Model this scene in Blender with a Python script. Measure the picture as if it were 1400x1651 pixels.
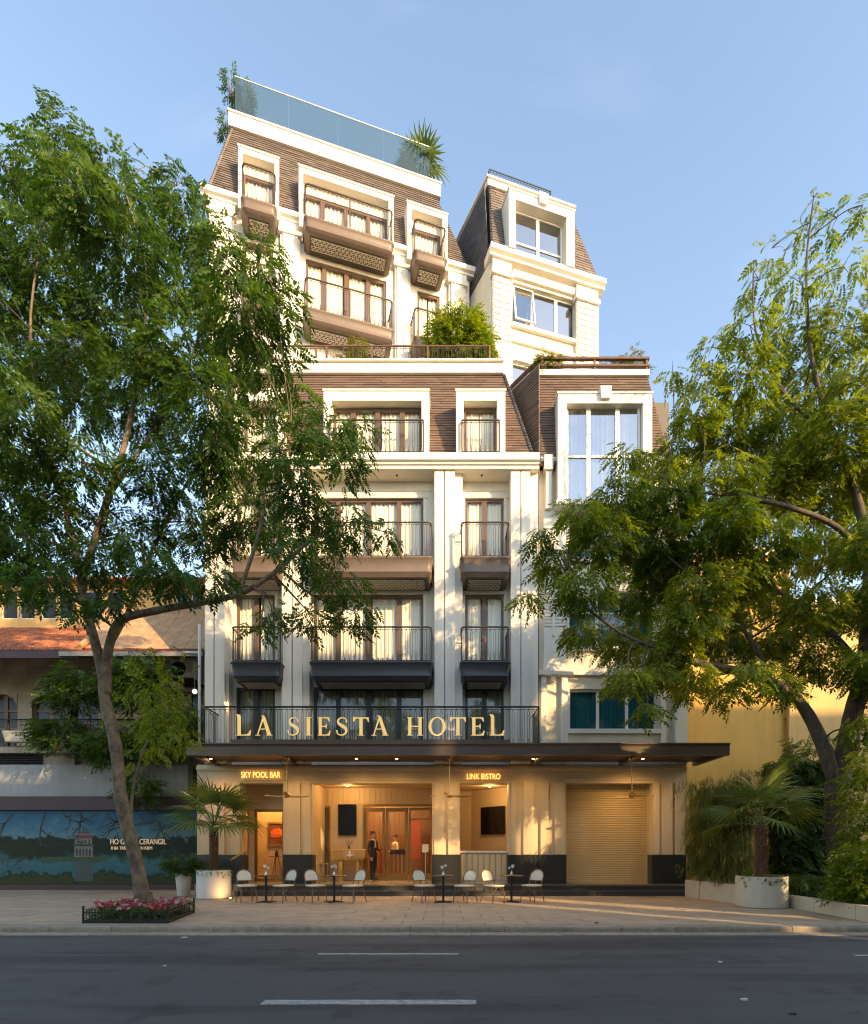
import bpy, math, random
import numpy as np
from mathutils import Matrix, Vector
random.seed(7)
RNG = np.random.default_rng(11)
R = math.radians
for o in list(bpy.data.objects):
    bpy.data.objects.remove(o)
scene = bpy.context.scene
col = scene.collection

# ------------------------------------------------------------------ camera
CAM_Z = 1.5
FPX, VPX, HOR = 900.0, 715.0, 1372.0          # focal length, vanishing point and horizon of the lens, in photo pixels
cd = bpy.data.cameras.new('camera')
cam = bpy.data.objects.new('camera', cd)
col.objects.link(cam)
cam.location = (0, 0, CAM_Z)
cam.rotation_euler = (R(90), 0, 0)
cd.sensor_fit = 'HORIZONTAL'
cd.sensor_width = 36.0
cd.lens = 36.0 * FPX / 1400.0
cd.shift_x = -(VPX - 700.0) / 1400.0
cd.shift_y = (HOR - 825.5) / 1400.0
cd.clip_end = 2000.0
scene.camera = cam

# ------------------------------------------------------------------ light
SUN_H = Vector((0.74, -0.67, 0)).normalized()  # horizontal direction towards the sun
SUN_EL = R(19.0)
sun_dir = Vector((SUN_H.x * math.cos(SUN_EL), SUN_H.y * math.cos(SUN_EL), math.sin(SUN_EL)))
sd = bpy.data.lights.new('sun', 'SUN')
sd.energy = 2.35
sd.angle = R(0.6)
sd.color = (1.0, 0.76, 0.44)
so = bpy.data.objects.new('sun', sd)
so.rotation_euler = sun_dir.to_track_quat('Z', 'Y').to_euler()
so.location = (20, -20, 40)
col.objects.link(so)

w = bpy.data.worlds.new('World')
scene.world = w
w.use_nodes = True
nt = w.node_tree
nt.nodes.clear()
out = nt.nodes.new('ShaderNodeOutputWorld')
bg = nt.nodes.new('ShaderNodeBackground')
sky = nt.nodes.new('ShaderNodeTexSky')
sky.sky_type = 'NISHITA'
sky.sun_disc = False
sky.sun_elevation = SUN_EL
sky.sun_rotation = math.atan2(SUN_H.x, SUN_H.y)
sky.altitude = 20
sky.air_density = 1.1
sky.dust_density = 0.9
sky.ozone_density = 2.2
bg.inputs['Strength'].default_value = 0.15
# thin high cirrus streaks all over the sky
tc = nt.nodes.new('ShaderNodeTexCoord')
mp = nt.nodes.new('ShaderNodeMapping')
mp.inputs['Rotation'].default_value = (0.2, 0.75, 0.3)
mp.inputs['Scale'].default_value = (1.2, 5.0, 2.2)
nz = nt.nodes.new('ShaderNodeTexNoise')
nz.inputs['Scale'].default_value = 1.15
nz.inputs['Detail'].default_value = 5
nz.inputs['Roughness'].default_value = 0.5
rp = nt.nodes.new('ShaderNodeMapRange')
rp.inputs['From Min'].default_value = 0.52
rp.inputs['From Max'].default_value = 0.85
rp.inputs['To Max'].default_value = 0.16
mx = nt.nodes.new('ShaderNodeMix')
mx.data_type = 'RGBA'
mx.inputs[7].default_value = (4.6, 4.7, 5.3, 1)
nt.links.new(tc.outputs['Generated'], mp.inputs['Vector'])
nt.links.new(mp.outputs[0], nz.inputs['Vector'])
nt.links.new(nz.outputs[0], rp.inputs[0])
nt.links.new(rp.outputs[0], mx.inputs[0])
nt.links.new(sky.outputs[0], mx.inputs[6])
nt.links.new(mx.outputs[2], bg.inputs['Color'])
nt.links.new(bg.outputs[0], out.inputs[0])

vs = scene.view_settings
vs.view_transform = 'Standard'
vs.look = 'None'
vs.exposure = 1.80
vs.gamma = 1.0
vs.use_white_balance = True            # the photographer's daylight balance, set a little warm
vs.white_balance_temperature = 7700
vs.white_balance_tint = 12
vs.use_curve_mapping = False
cy = scene.cycles
cy.use_denoising = True
cy.denoising_prefilter = 'ACCURATE'
cy.filter_width = 1.15
cy.max_bounces = 8
cy.diffuse_bounces = 4
cy.glossy_bounces = 3
cy.transmission_bounces = 4
cy.transparent_max_bounces = 10
cy.caustics_reflective = False
cy.caustics_refractive = False
cy.sample_clamp_indirect = 6.0

# ------------------------------------------------------------------ helpers
W = {}                                         # world matrix of every object by name
ID = Matrix.Identity(4)


def mk(name, data, parent=None, M=ID, mat=None):
    o = bpy.data.objects.new(name, data)
    col.objects.link(o)
    if parent is not None:
        o.parent = parent
        o.matrix_parent_inverse = W[parent.name].inverted()
    o.matrix_basis = M
    W[o.name] = M.copy()
    if mat is not None and data is not None and len(data.materials) == 0:
        data.materials.append(mat)
    return o


def tag(o, label=None, cat=None, group=None, kind=None):
    if label:
        o['label'] = label
    if cat:
        o['category'] = cat
    if group:
        o['group'] = group
    if kind:
        o['kind'] = kind
    return o


def root(name, loc, label, cat, group=None, rz=0.0):
    o = mk(name, None, None, Matrix.Translation(Vector(loc)) @ Matrix.Rotation(rz, 4, 'Z'))
    return tag(o, label, cat, group)


def copy_tree(src, M, label=None):
    """copy a thing with its parts and sub-parts; M is the world matrix of the copy"""
    r = src.copy()
    col.objects.link(r)
    r.matrix_basis = M
    W[r.name] = M.copy()
    if label:
        r['label'] = label
    src_inv = W[src.name].inverted()

    def rec(a, b):
        for ch in a.children:
            c = ch.copy()
            col.objects.link(c)
            Mc = M @ src_inv @ W[ch.name]
            c.parent = b
            c.matrix_parent_inverse = W[b.name].inverted()
            c.matrix_basis = Mc
            W[c.name] = Mc
            rec(ch, c)
    rec(src, r)
    return r


class MB:
    def __init__(s):
        s.v, s.f, s.m, s.t = [], [], [], []
        s.mi = 0
        s.tint = None

    def face(s, *idx):
        s.f.append(tuple(idx))
        s.m.append(s.mi)
        s.t.append(s.tint if s.tint is not None else 0.5)

    def quad(s, a, b, c, d):
        n = len(s.v)
        s.v += [tuple(a), tuple(b), tuple(c), tuple(d)]
        s.face(n, n + 1, n + 2, n + 3)

    def hexa(s, p):
        """8 corners: bottom ring 0-3 counter-clockwise, top ring 4-7"""
        n = len(s.v)
        s.v += [tuple(q) for q in p]
        for q in ((3, 2, 1, 0), (4, 5, 6, 7), (0, 1, 5, 4), (1, 2, 6, 5), (2, 3, 7, 6), (3, 0, 4, 7)):
            s.face(*[n + i for i in q])

    def box(s, x0, x1, y0, y1, z0, z1):
        s.hexa([(x0, y0, z0), (x1, y0, z0), (x1, y1, z0), (x0, y1, z0), (x0, y0, z1), (x1, y0, z1), (x1, y1, z1), (x0, y1, z1)])

    def rings(s, rs, closed=True, cap0=True, cap1=True):
        n0 = len(s.v)
        k = len(rs[0])
        for r_ in rs:
            s.v += [tuple(p) for p in r_]
        for i in range(len(rs) - 1):
            a, b = n0 + i * k, n0 + (i + 1) * k
            for j in range(k if closed else k - 1):
                j2 = (j + 1) % k
                s.face(a + j, a + j2, b + j2, b + j)
        if cap0:
            s.face(*[n0 + j for j in reversed(range(k))])
        if cap1:
            s.face(*[n0 + (len(rs) - 1) * k + j for j in range(k)])

    def prism(s, poly, z0, z1):
        s.rings([[(x, y, z0) for x, y in poly], [(x, y, z1) for x, y in poly]])

    def extr_x(s, prof, x0, x1):
        """profile (y, z) counter-clockwise seen from +x, extruded along x"""
        s.rings([[(x1, y, z) for y, z in prof], [(x0, y, z) for y, z in prof]])

    def extr_y(s, prof, y0, y1):
        """profile (x, z), extruded along y"""
        s.rings([[(x, y1, z) for x, z in prof], [(x, y0, z) for x, z in prof]])

    def tube(s, pts, r, n=8, cap=True, closed=False):
        pts = [Vector(p) for p in pts]
        rr = r if isinstance(r, (list, tuple)) else [r] * len(pts)
        rs = []
        prev = None
        N = len(pts)
        for i, p in enumerate(pts):
            if closed:
                d = pts[(i + 1) % N] - pts[i - 1]
            else:
                d = pts[min(i + 1, N - 1)] - pts[max(i - 1, 0)]
            if d.length < 1e-9:
                d = Vector((0, 0, 1))
            d.normalize()
            if prev is None:
                a = Vector((0, 0, 1)) if abs(d.z) < 0.9 else Vector((1, 0, 0))
                u = d.cross(a).normalized()
            else:
                u = (prev - d * prev.dot(d))
                u = u.normalized() if u.length > 1e-6 else d.orthogonal().normalized()
            prev = u
            v = d.cross(u)
            rs.append([p + (u * math.cos(2 * math.pi * k / n) + v * math.sin(2 * math.pi * k / n)) * rr[i] for k in range(n)])
        if closed:
            rs.append(rs[0])
            s.rings(rs, cap0=False, cap1=False)
        else:
            s.rings(rs, cap0=cap, cap1=cap)

    def lathe(s, prof, n=24, c=(0, 0, 0)):
        rs = [[(c[0] + r_ * math.cos(2 * math.pi * k / n), c[1] + r_ * math.sin(2 * math.pi * k / n), c[2] + z) for k in range(n)] for r_, z in prof]
        s.rings(rs)

    def ball(s, c, r_, n=10, m=6, sz=1.0):
        s.lathe([(max(1e-4, r_ * math.sin(math.pi * i / m)), -r_ * sz * math.cos(math.pi * i / m)) for i in range(m + 1)], n, c)

    def mesh(s, name, mats, smooth=False):
        me = bpy.data.meshes.new(name)
        me.from_pydata(s.v, [], s.f)
        for m_ in (mats if isinstance(mats, (list, tuple)) else [mats]):
            me.materials.append(m_)
        if any(s.m):
            me.polygons.foreach_set('material_index', s.m)
        if smooth:
            me.polygons.foreach_set('use_smooth', [True] * len(s.f))
            if smooth != 'all':
                me.set_sharp_from_angle(angle=R(smooth if smooth is not True else 40))
        if len(set(s.t)) > 1:
            at = me.attributes.new('tint', 'FLOAT', 'FACE')
            at.data.foreach_set('value', s.t)
        me.update()
        return me

    def build(s, name, mats, parent=None, M=ID, smooth=False):
        return mk(name, s.mesh(name, mats, smooth), parent, M)


class Frame:
    """a facade plane: local x along the facade, y into the building, z up"""
    def __init__(s, X, Y, deg=0.0):
        s.o = Vector((X, Y, 0))
        a = R(deg)
        s.u = Vector((math.cos(a), math.sin(a), 0))
        s.n = Vector((-math.sin(a), math.cos(a), 0))
        s.M = Matrix.Translation(s.o) @ Matrix.Rotation(a, 4, 'Z')

    def t(s, px, d=0.0):
        k = (px - VPX) / FPX
        p = s.o + s.n * d
        return (k * p.y - p.x) / (s.u.x - k * s.u.y)

    def D(s, px, d=0.0):
        return (s.o + s.n * d + s.u * s.t(px, d)).y

    def z(s, px, py, d=0.0):
        return CAM_Z + (HOR - py) * s.D(px, d) / FPX

    def zt(s, t, py, d=0.0):
        return CAM_Z + (HOR - py) * (s.o + s.n * d + s.u * t).y / FPX

    def w(s, t, d, z):
        p = s.o + s.u * t + s.n * d
        return Vector((p.x, p.y, z))


def at(px, py, D):
    return Vector(((px - VPX) * D / FPX, D, CAM_Z + (HOR - py) * D / FPX))


def gx(px, D):
    return (px - VPX) * D / FPX


# ------------------------------------------------------------------ materials
def mat(name, base, rough=0.6, metal=0.0, var=0.0, scale=4.0, bump=0.0, bscale=40.0, spec=0.5, tint=0.0, streak=0.0, base2=None, stretch=(1, 1, 1), emit=None, coat=0.0, coords='Object'):
    m = bpy.data.materials.new(name)
    m.use_nodes = True
    n = m.node_tree
    b = n.nodes['Principled BSDF']
    b.inputs['Roughness'].default_value = rough
    b.inputs['Metallic'].default_value = metal
    b.inputs['Specular IOR Level'].default_value = spec
    b.inputs['Coat Weight'].default_value = coat
    L = n.links.new
    co = n.nodes.new('ShaderNodeNewGeometry')
    vec = co.outputs['Position']
    mpn = n.nodes.new('ShaderNodeMapping')
    mpn.inputs['Scale'].default_value = stretch
    L(vec, mpn.inputs[0])
    cur = n.nodes.new('ShaderNodeRGB')
    cur.outputs[0].default_value = (*base, 1)
    cur = cur.outputs[0]
    if var or base2:
        no = n.nodes.new('ShaderNodeTexNoise')
        no.inputs['Scale'].default_value = scale
        no.inputs['Detail'].default_value = 6
        no.inputs['Roughness'].default_value = 0.62
        L(mpn.outputs[0], no.inputs['Vector'])
        mr = n.nodes.new('ShaderNodeMapRange')
        mr.inputs['From Min'].default_value = 0.32
        mr.inputs['From Max'].default_value = 0.68
        L(no.outputs[0], mr.inputs[0])
        mi = n.nodes.new('ShaderNodeMix')
        mi.data_type = 'RGBA'
        b2 = base2 if base2 else tuple(c * (1 - var) for c in base)
        mi.inputs[7].default_value = (*b2, 1)
        L(cur, mi.inputs[6])
        L(mr.outputs[0], mi.inputs[0])
        cur = mi.outputs[2]
    if streak:
        mp2 = n.nodes.new('ShaderNodeMapping')
        mp2.inputs['Scale'].default_value = (5.0, 5.0, 0.22)
        L(vec, mp2.inputs[0])
        n2 = n.nodes.new('ShaderNodeTexNoise')
        n2.inputs['Scale'].default_value = 1.3
        n2.inputs['Detail'].default_value = 5
        L(mp2.outputs[0], n2.inputs['Vector'])
        m2 = n.nodes.new('ShaderNodeMapRange')
        m2.inputs['From Min'].default_value = 0.5
        m2.inputs['From Max'].default_value = 0.78
        m2.inputs['To Max'].default_value = streak
        L(n2.outputs[0], m2.inputs[0])
        x2 = n.nodes.new('ShaderNodeMix')
        x2.data_type = 'RGBA'
        x2.blend_type = 'MULTIPLY'
        x2.inputs[7].default_value = (0.45, 0.40, 0.34, 1)
        L(cur, x2.inputs[6])
        L(m2.outputs[0], x2.inputs[0])
        cur = x2.outputs[2]
    if tint:
        a = n.nodes.new('ShaderNodeAttribute')
        a.attribute_name = 'tint'
        m3 = n.nodes.new('ShaderNodeMapRange')
        m3.inputs['To Min'].default_value = 1 - tint
        m3.inputs['To Max'].default_value = 1 + tint
        L(a.outputs['Fac'], m3.inputs[0])
        h = n.nodes.new('ShaderNodeHueSaturation')
        L(m3.outputs[0], h.inputs['Value'])
        L(cur, h.inputs['Color'])
        cur = h.outputs[0]
    L(cur, b.inputs['Base Color'])
    if bump:
        nb = n.nodes.new('ShaderNodeTexNoise')
        nb.inputs['Scale'].default_value = bscale
        nb.inputs['Detail'].default_value = 5
        L(mpn.outputs[0], nb.inputs['Vector'])
        bp = n.nodes.new('ShaderNodeBump')
        bp.inputs['Strength'].default_value = bump
        bp.inputs['Distance'].default_value = 0.02
        L(nb.outputs[0], bp.inputs['Height'])
        L(bp.outputs[0], b.inputs['Normal'])
    if emit:
        b.inputs['Emission Color'].default_value = (*emit[0], 1)
        b.inputs['Emission Strength'].default_value = emit[1]
    return m


def glass(name, tint, refl=0.12, rough=0.02, body=None, bodymix=0.0):
    """thin window glass: clear sheet with a fresnel mirror on it, a body tint where the pane is tinted"""
    m = bpy.data.materials.new(name)
    m.use_nodes = True
    n = m.node_tree
    n.nodes.clear()
    o_ = n.nodes.new('ShaderNodeOutputMaterial')
    tr = n.nodes.new('ShaderNodeBsdfTransparent')
    tr.inputs[0].default_value = (*tint, 1)
    gl = n.nodes.new('ShaderNodeBsdfGlossy')
    gl.inputs['Roughness'].default_value = rough
    gl.inputs['Color'].default_value = (0.95, 0.97, 1, 1)
    lw = n.nodes.new('ShaderNodeLayerWeight')     # Schlick fresnel that reads the same from both faces
    lw.inputs['Blend'].default_value = .5
    pw = n.nodes.new('ShaderNodeMath')
    pw.operation = 'POWER'
    pw.inputs[1].default_value = 5
    fr = n.nodes.new('ShaderNodeMath')
    fr.operation = 'MULTIPLY_ADD'
    fr.inputs[1].default_value = .96
    fr.inputs[2].default_value = .04
    ad = n.nodes.new('ShaderNodeMath')
    ad.operation = 'ADD'
    ad.use_clamp = True
    ad.inputs[1].default_value = refl
    mxs = n.nodes.new('ShaderNodeMixShader')
    L = n.links.new
    L(lw.outputs['Facing'], pw.inputs[0])
    L(pw.outputs[0], fr.inputs[0])
    L(fr.outputs[0], ad.inputs[0])
    L(ad.outputs[0], mxs.inputs[0])
    base = tr.outputs[0]
    if body:
        df = n.nodes.new('ShaderNodeBsdfDiffuse')
        df.inputs[0].default_value = (*body, 1)
        m1 = n.nodes.new('ShaderNodeMixShader')
        m1.inputs[0].default_value = bodymix
        L(tr.outputs[0], m1.inputs[1])
        L(df.outputs[0], m1.inputs[2])
        base = m1.outputs[0]
    L(base, mxs.inputs[1])
    L(gl.outputs[0], mxs.inputs[2])
    L(mxs.outputs[0], o_.inputs[0])
    return m


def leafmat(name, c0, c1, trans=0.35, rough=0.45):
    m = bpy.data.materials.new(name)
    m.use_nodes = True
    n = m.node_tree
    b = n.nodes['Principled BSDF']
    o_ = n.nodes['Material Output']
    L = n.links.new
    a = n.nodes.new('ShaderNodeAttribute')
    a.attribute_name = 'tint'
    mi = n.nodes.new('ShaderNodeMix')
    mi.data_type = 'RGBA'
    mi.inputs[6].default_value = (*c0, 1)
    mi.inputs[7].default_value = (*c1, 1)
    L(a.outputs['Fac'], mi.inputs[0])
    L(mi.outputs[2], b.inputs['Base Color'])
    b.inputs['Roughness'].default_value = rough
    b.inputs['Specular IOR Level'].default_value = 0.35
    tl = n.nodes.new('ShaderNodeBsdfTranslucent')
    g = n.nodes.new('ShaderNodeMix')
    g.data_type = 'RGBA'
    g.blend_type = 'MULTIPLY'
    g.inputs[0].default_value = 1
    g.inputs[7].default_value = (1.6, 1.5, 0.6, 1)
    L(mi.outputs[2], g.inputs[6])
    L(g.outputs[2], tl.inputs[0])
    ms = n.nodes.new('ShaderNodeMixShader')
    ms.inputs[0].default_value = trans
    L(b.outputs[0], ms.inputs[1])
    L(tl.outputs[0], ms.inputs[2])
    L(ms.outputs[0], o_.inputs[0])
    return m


STUCCO = mat('cream stucco', (0.77, 0.715, 0.63), 0.85, var=0.10, scale=1.3, bump=0.12, bscale=60, streak=0.16)
TRIM = mat('white trim', (0.79, 0.74, 0.655), 0.75, var=0.08, scale=2.0, bump=0.05, bscale=50, streak=0.12)
ANNEX = mat('annex cream stucco', (0.74, 0.665, 0.53), 0.85, var=0.08, scale=1.5, bump=0.12, bscale=60, streak=0.18)
TRAV = mat('beige stone cladding', (0.65, 0.51, 0.335), 0.55, var=0.10, scale=1.5, bump=0.1, bscale=30, stretch=(2.5, 2.5, 0.5))
GRANITE = mat('dark granite', (0.035, 0.035, 0.034), 0.32, var=0.5, scale=30, bump=0.03, bscale=80)
STEPST = mat('grey granite steps', (0.075, 0.07, 0.062), 0.5, var=0.4, scale=14, bump=0.1, bscale=60)
CLAD = mat('brown timber cladding', (0.165, 0.104, 0.078), 0.7, var=0.40, scale=3.0, bump=0.25, bscale=30, tint=0.20, stretch=(0.6, 0.6, 6))
SLATE = mat('brown grey slates', (0.160, 0.128, 0.110), 0.65, var=0.30, scale=4.0, bump=0.3, bscale=30, tint=0.24)
SLATED = mat('dark blue grey slates', (0.085, 0.085, 0.098), 0.6, var=0.4, scale=4.0, bump=0.3, bscale=30, tint=0.40)
TAUPE = mat('taupe brown paint', (0.165, 0.118, 0.095), 0.45, var=0.12, scale=5, bump=0.03)
FRAMEB = mat('brown window frame', (0.14, 0.082, 0.058), 0.42, var=0.2, scale=6)
FRAMED = mat('near black window frame', (0.022, 0.026, 0.032), 0.38)
FRAMEW = mat('white window frame', (0.78, 0.76, 0.72), 0.4)
RAIL = mat('dark bronze rail', (0.085, 0.06, 0.05), 0.42, metal=0.2)
IRON = mat('black iron', (0.02, 0.021, 0.024), 0.45, metal=0.3)
WOODR = mat('stained timber rail', (0.15, 0.075, 0.045), 0.5, var=0.3, scale=8)
LATTICE = mat('pale lattice', (0.62, 0.56, 0.50), 0.6)
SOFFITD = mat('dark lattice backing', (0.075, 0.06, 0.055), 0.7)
CURTAIN = mat('sheer white curtain', (0.90, 0.83, 0.68), 0.9, var=0.04, scale=3)
CURTAINB = mat('beige lined curtain', (0.62, 0.54, 0.40), 0.9, var=0.12, scale=3)
CURTAINT = mat('teal grey blind', (0.05, 0.30, 0.34), 0.9, var=0.3, scale=1.2)
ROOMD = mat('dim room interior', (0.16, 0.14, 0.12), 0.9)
GLASS = glass('window glass', (0.96, 0.97, 0.96), 0.0)
GLASSD = glass('dark window glass', (0.62, 0.66, 0.64), 0.015)
GLASSR = glass('reflective window glass', (0.38, 0.43, 0.47), 0.36)
GLASST = glass('teal window glass', (0.34, 0.62, 0.66), 0.02)
GLASSB = glass('tinted balustrade glass', (0.58, 0.69, 0.71), 0.02, body=(0.18, 0.26, 0.28), bodymix=0.12)
CANOPY = mat('dark brown canopy metal', (0.125, 0.085, 0.066), 0.36, metal=0.25, var=0.2, scale=2.5)
GOLD = mat('brushed gold letters', (0.95, 0.66, 0.28), 0.42, metal=0.25, spec=0.6, emit=((1.0, 0.66, 0.22), 0.14))  # faint glow added to the faces so they stay golden in shade
LETTERS = mat('dark letter sides', (0.10, 0.06, 0.03), 0.4, metal=0.4)
BRASS = mat('brass', (0.62, 0.44, 0.20), 0.3, metal=0.9)
NEON = mat('lit sign tube', (0.9, 0.6, 0.3), 0.4, emit=((1.0, 0.50, 0.14), 0.75))
def asphalt():
    m = mat('asphalt', (0.074, 0.073, 0.071), 0.8, var=0.20, scale=0.9, bump=0.5, bscale=220, stretch=(0.35, 1, 1))
    n = m.node_tree
    b = n.nodes['Principled BSDF']
    L = n.links.new
    src = b.inputs['Base Color'].links[0].from_socket
    g = n.nodes.new('ShaderNodeNewGeometry')

    def layer(src, sc, st, lo, hi, colr, fac, kind='noise', mode='MULTIPLY'):
        mp_ = n.nodes.new('ShaderNodeMapping')
        mp_.inputs['Scale'].default_value = st
        L(g.outputs['Position'], mp_.inputs[0])
        t = n.nodes.new('ShaderNodeTexNoise' if kind == 'noise' else 'ShaderNodeTexVoronoi')
        t.inputs['Scale'].default_value = sc
        if kind == 'noise':
            t.inputs['Detail'].default_value = 7
            t.inputs['Roughness'].default_value = .65
        else:
            t.feature = 'DISTANCE_TO_EDGE'
        L(mp_.outputs[0], t.inputs['Vector'])
        r = n.nodes.new('ShaderNodeMapRange')
        r.inputs['From Min'].default_value = lo
        r.inputs['From Max'].default_value = hi
        r.inputs['To Max'].default_value = fac
        L(t.outputs[0], r.inputs[0])
        x = n.nodes.new('ShaderNodeMix')
        x.data_type = 'RGBA'
        x.blend_type = mode
        x.inputs[7].default_value = (*colr, 1)
        L(r.outputs[0], x.inputs[0])
        L(src, x.inputs[6])
        return x.outputs[2]
    src = layer(src, 0.55, (.22, 1.6, 1), .50, .60, (.46, .46, .48), .9)      # long darker wheel bands and patches
    src = layer(src, 1.6, (1, 1, 1), .56, .62, (.52, .50, .46), .7)            # oil stains
    src = layer(src, 160, (1, 1, 1), .52, .70, (.17, .165, .155), .55, mode='MIX')   # pale aggregate
    L(src, b.inputs['Base Color'])
    return m


ASPHALT = asphalt()
PAINTW = mat('worn road paint', (0.46, 0.46, 0.44), 0.7, base2=(0.17, 0.17, 0.17), scale=11, bump=0.1)
SLAB = mat('grey paving stone', (0.46, 0.345, 0.235), 0.68, var=0.24, scale=3.0, bump=0.3, bscale=70, tint=0.12)
JOINT = mat('sandy joint bed', (0.13, 0.115, 0.10), 0.9, var=0.2, scale=6)
KERB = mat('kerb granite', (0.36, 0.29, 0.21), 0.7, var=0.35, scale=8, bump=0.25, bscale=60, tint=0.12)
CONC = mat('cast concrete', (0.58, 0.50, 0.38), 0.75, var=0.12, scale=4, bump=0.15, bscale=50, streak=0.15)
YELLOW = mat('ochre yellow wall', (0.80, 0.50, 0.14), 0.85, var=0.16, scale=1.2, bump=0.15, bscale=50, streak=0.22)
BARK = mat('mottled bark', (0.23, 0.165, 0.10), 0.9, base2=(0.060, 0.043, 0.030), scale=7, bump=0.9, bscale=24, stretch=(1, 1, 0.7))
BARKD = mat('dark bark', (0.15, 0.112, 0.08), 0.9, base2=(0.05, 0.04, 0.03), scale=9, bump=0.8, bscale=24, stretch=(1, 1, 0.4))
LEAF1 = leafmat('deep green leaves', (0.028, 0.076, 0.014), (0.105, 0.175, 0.026), trans=0.42)
LEAF2 = leafmat('yellow green leaves', (0.062, 0.122, 0.014), (0.24, 0.285, 0.028), trans=0.48)
LEAF3 = leafmat('fresh green leaves', (0.032, 0.075, 0.014), (0.11, 0.17, 0.028))
LEAF4 = leafmat('bamboo leaves', (0.040, 0.070, 0.014), (0.14, 0.16, 0.030))
LEAFY = leafmat('yellowing terrace leaves', (0.05, 0.10, 0.014), (0.22, 0.20, 0.022))
PALM = leafmat('palm fronds', (0.055, 0.11, 0.026), (0.21, 0.26, 0.08), trans=0.25, rough=0.4)
# ================================================================== the setting
# ground sheet reaching the horizon, road, pavement
ZP = 0.12                                       # top of the pavement
b = MB()
b.quad((-600, -600, -0.02), (600, -600, -0.02), (600, 900, -0.02), (-600, 900, -0.02))
tag(b.build('ground', mat('packed earth', (0.16, 0.14, 0.12), 0.9, var=0.2, scale=0.3)), kind='structure')

KY = 10.15                                      # kerb line
b = MB()
nx, ny = 60, 8
for i in range(nx):
    for j in range(ny):
        x0, x1 = -60 + 120 * i / nx, -60 + 120 * (i + 1) / nx
        y0, y1 = -2.6 + (KY - 0.3 + 2.6) * j / ny, -2.6 + (KY - 0.3 + 2.6) * (j + 1) / ny
        b.quad((x0, y0, 0), (x1, y0, 0), (x1, y1, 0), (x0, y1, 0))
road = tag(b.build('road', ASPHALT), kind='structure')


def dash(x0, x1, yc, wd):
    m_ = MB()
    n = 14
    for i in range(n):                         # worn, slightly ragged paint edge
        a0, a1 = x0 + (x1 - x0) * i / n, x0 + (x1 - x0) * (i + 1) / n
        e = 0.006
        m_.quad((a0, yc - wd / 2 + random.uniform(-e, e), 0.004), (a1, yc - wd / 2 + random.uniform(-e, e), 0.004),
                (a1, yc + wd / 2 + random.uniform(-e, e), 0.004), (a0, yc + wd / 2 + random.uniform(-e, e), 0.004))
    m_.build('lane_marking', PAINTW, road)


d1 = FPX * CAM_Z / (1616.5 - HOR)
d2 = FPX * CAM_Z / (1538.5 - HOR)
dash(gx(424, d1), gx(768, d1), d1, 0.17)
dash(gx(513, d2), gx(739, d2), d2, 0.11)
dash(gx(-420, d1), gx(-90, d1), d1, 0.17)
dash(gx(1480, d1), gx(1800, d1), d1, 0.17)
d3 = FPX * CAM_Z / (1541.0 - HOR)
dash(gx(1378, d3), gx(1600, d3), d3, 0.11)

# scraps of litter and leaves lying on the asphalt
def litter(px, py, sx, sy, m_):
    D = FPX * CAM_Z / (py - HOR)
    q = MB()
    x, a = gx(px, D), random.uniform(0, 3)
    pts = [(x + sx * math.cos(a + k * 1.257) * random.uniform(0.6, 1), D + sy * math.sin(a + k * 1.257) * random.uniform(0.6, 1)) for k in range(5)]
    q.rings([[(u, v, 0.001) for u, v in pts], [(u, v, 0.010 + random.uniform(0, 0.01)) for u, v in pts]])
    return q.build('litter_scrap', m_)


SCRAP = mat('pale paper scrap', (0.6, 0.58, 0.54), 0.8)
SCRAPD = mat('dry leaf scrap', (0.07, 0.05, 0.03), 0.8)
for k, (px, py, sx, m_, lb) in enumerate([(297, 1512, .06, SCRAP, 'white paper scrap on the asphalt below the flower bed'), (265, 1558, .03, SCRAP, 'tiny pale scrap on the asphalt, lower and further from the kerb than the others'),
                                          (1162, 1552, .04, SCRAP, 'pale scrap on the asphalt below the bamboo planter'), (1201, 1613, .05, SCRAP, 'pale scrap in the near lane right of the long lane marking'),
                                          (1279, 1636, .04, SCRAPD, 'dark dry leaf lying in the near lane'), (1250, 1513, .03, SCRAPD, 'small dark dry leaf on the asphalt close to the kerb'),
                                          (962, 1489, .05, SCRAPD, 'dry leaf on the paving in front of the roller shutter')]):
    o = litter(px, py, sx, sx * .8, m_)
    if py < 1500:
        o.matrix_basis = Matrix.Translation((0, 0, 0)) @ o.matrix_basis
        D = FPX * (CAM_Z - ZP) / (py - HOR)
        o.location = (gx(px, D) - gx(px, FPX * CAM_Z / (py - HOR)), D - FPX * CAM_Z / (py - HOR), ZP + 0.004)
    tag(o, lb, 'litter', 'scraps on the street')

# pavement: bed + slabs + kerb stones + gutter stones
b = MB()
b.box(-60, 60, KY + 0.02, 40, -0.015, ZP - 0.022)
pave = tag(b.build('pavement', JOINT), kind='structure')
SW, SD = 0.80, 0.62
slab_meshes = []
for k in range(6):
    m_ = MB()
    m_.tint = random.random()
    g = 0.004
    e = 0.006
    z0, z1 = -0.03, 0.0
    m_.rings([[(g, g, z0), (SW - g, g, z0), (SW - g, SD - g, z0), (g, SD - g, z0)],
              [(g, g, z1 - e), (SW - g, g, z1 - e), (SW - g, SD - g, z1 - e), (g, SD - g, z1 - e)],
              [(g + e, g + e, z1), (SW - g - e, g + e, z1), (SW - g - e, SD - g - e, z1), (g + e, SD - g - e, z1)]], cap0=False)
    m_.t[0] = m_.t[0] + 1e-4
    slab_meshes.append(m_.mesh('paving_slab', SLAB))
ys = KY + 0.30
cells = []
row = 0
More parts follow.
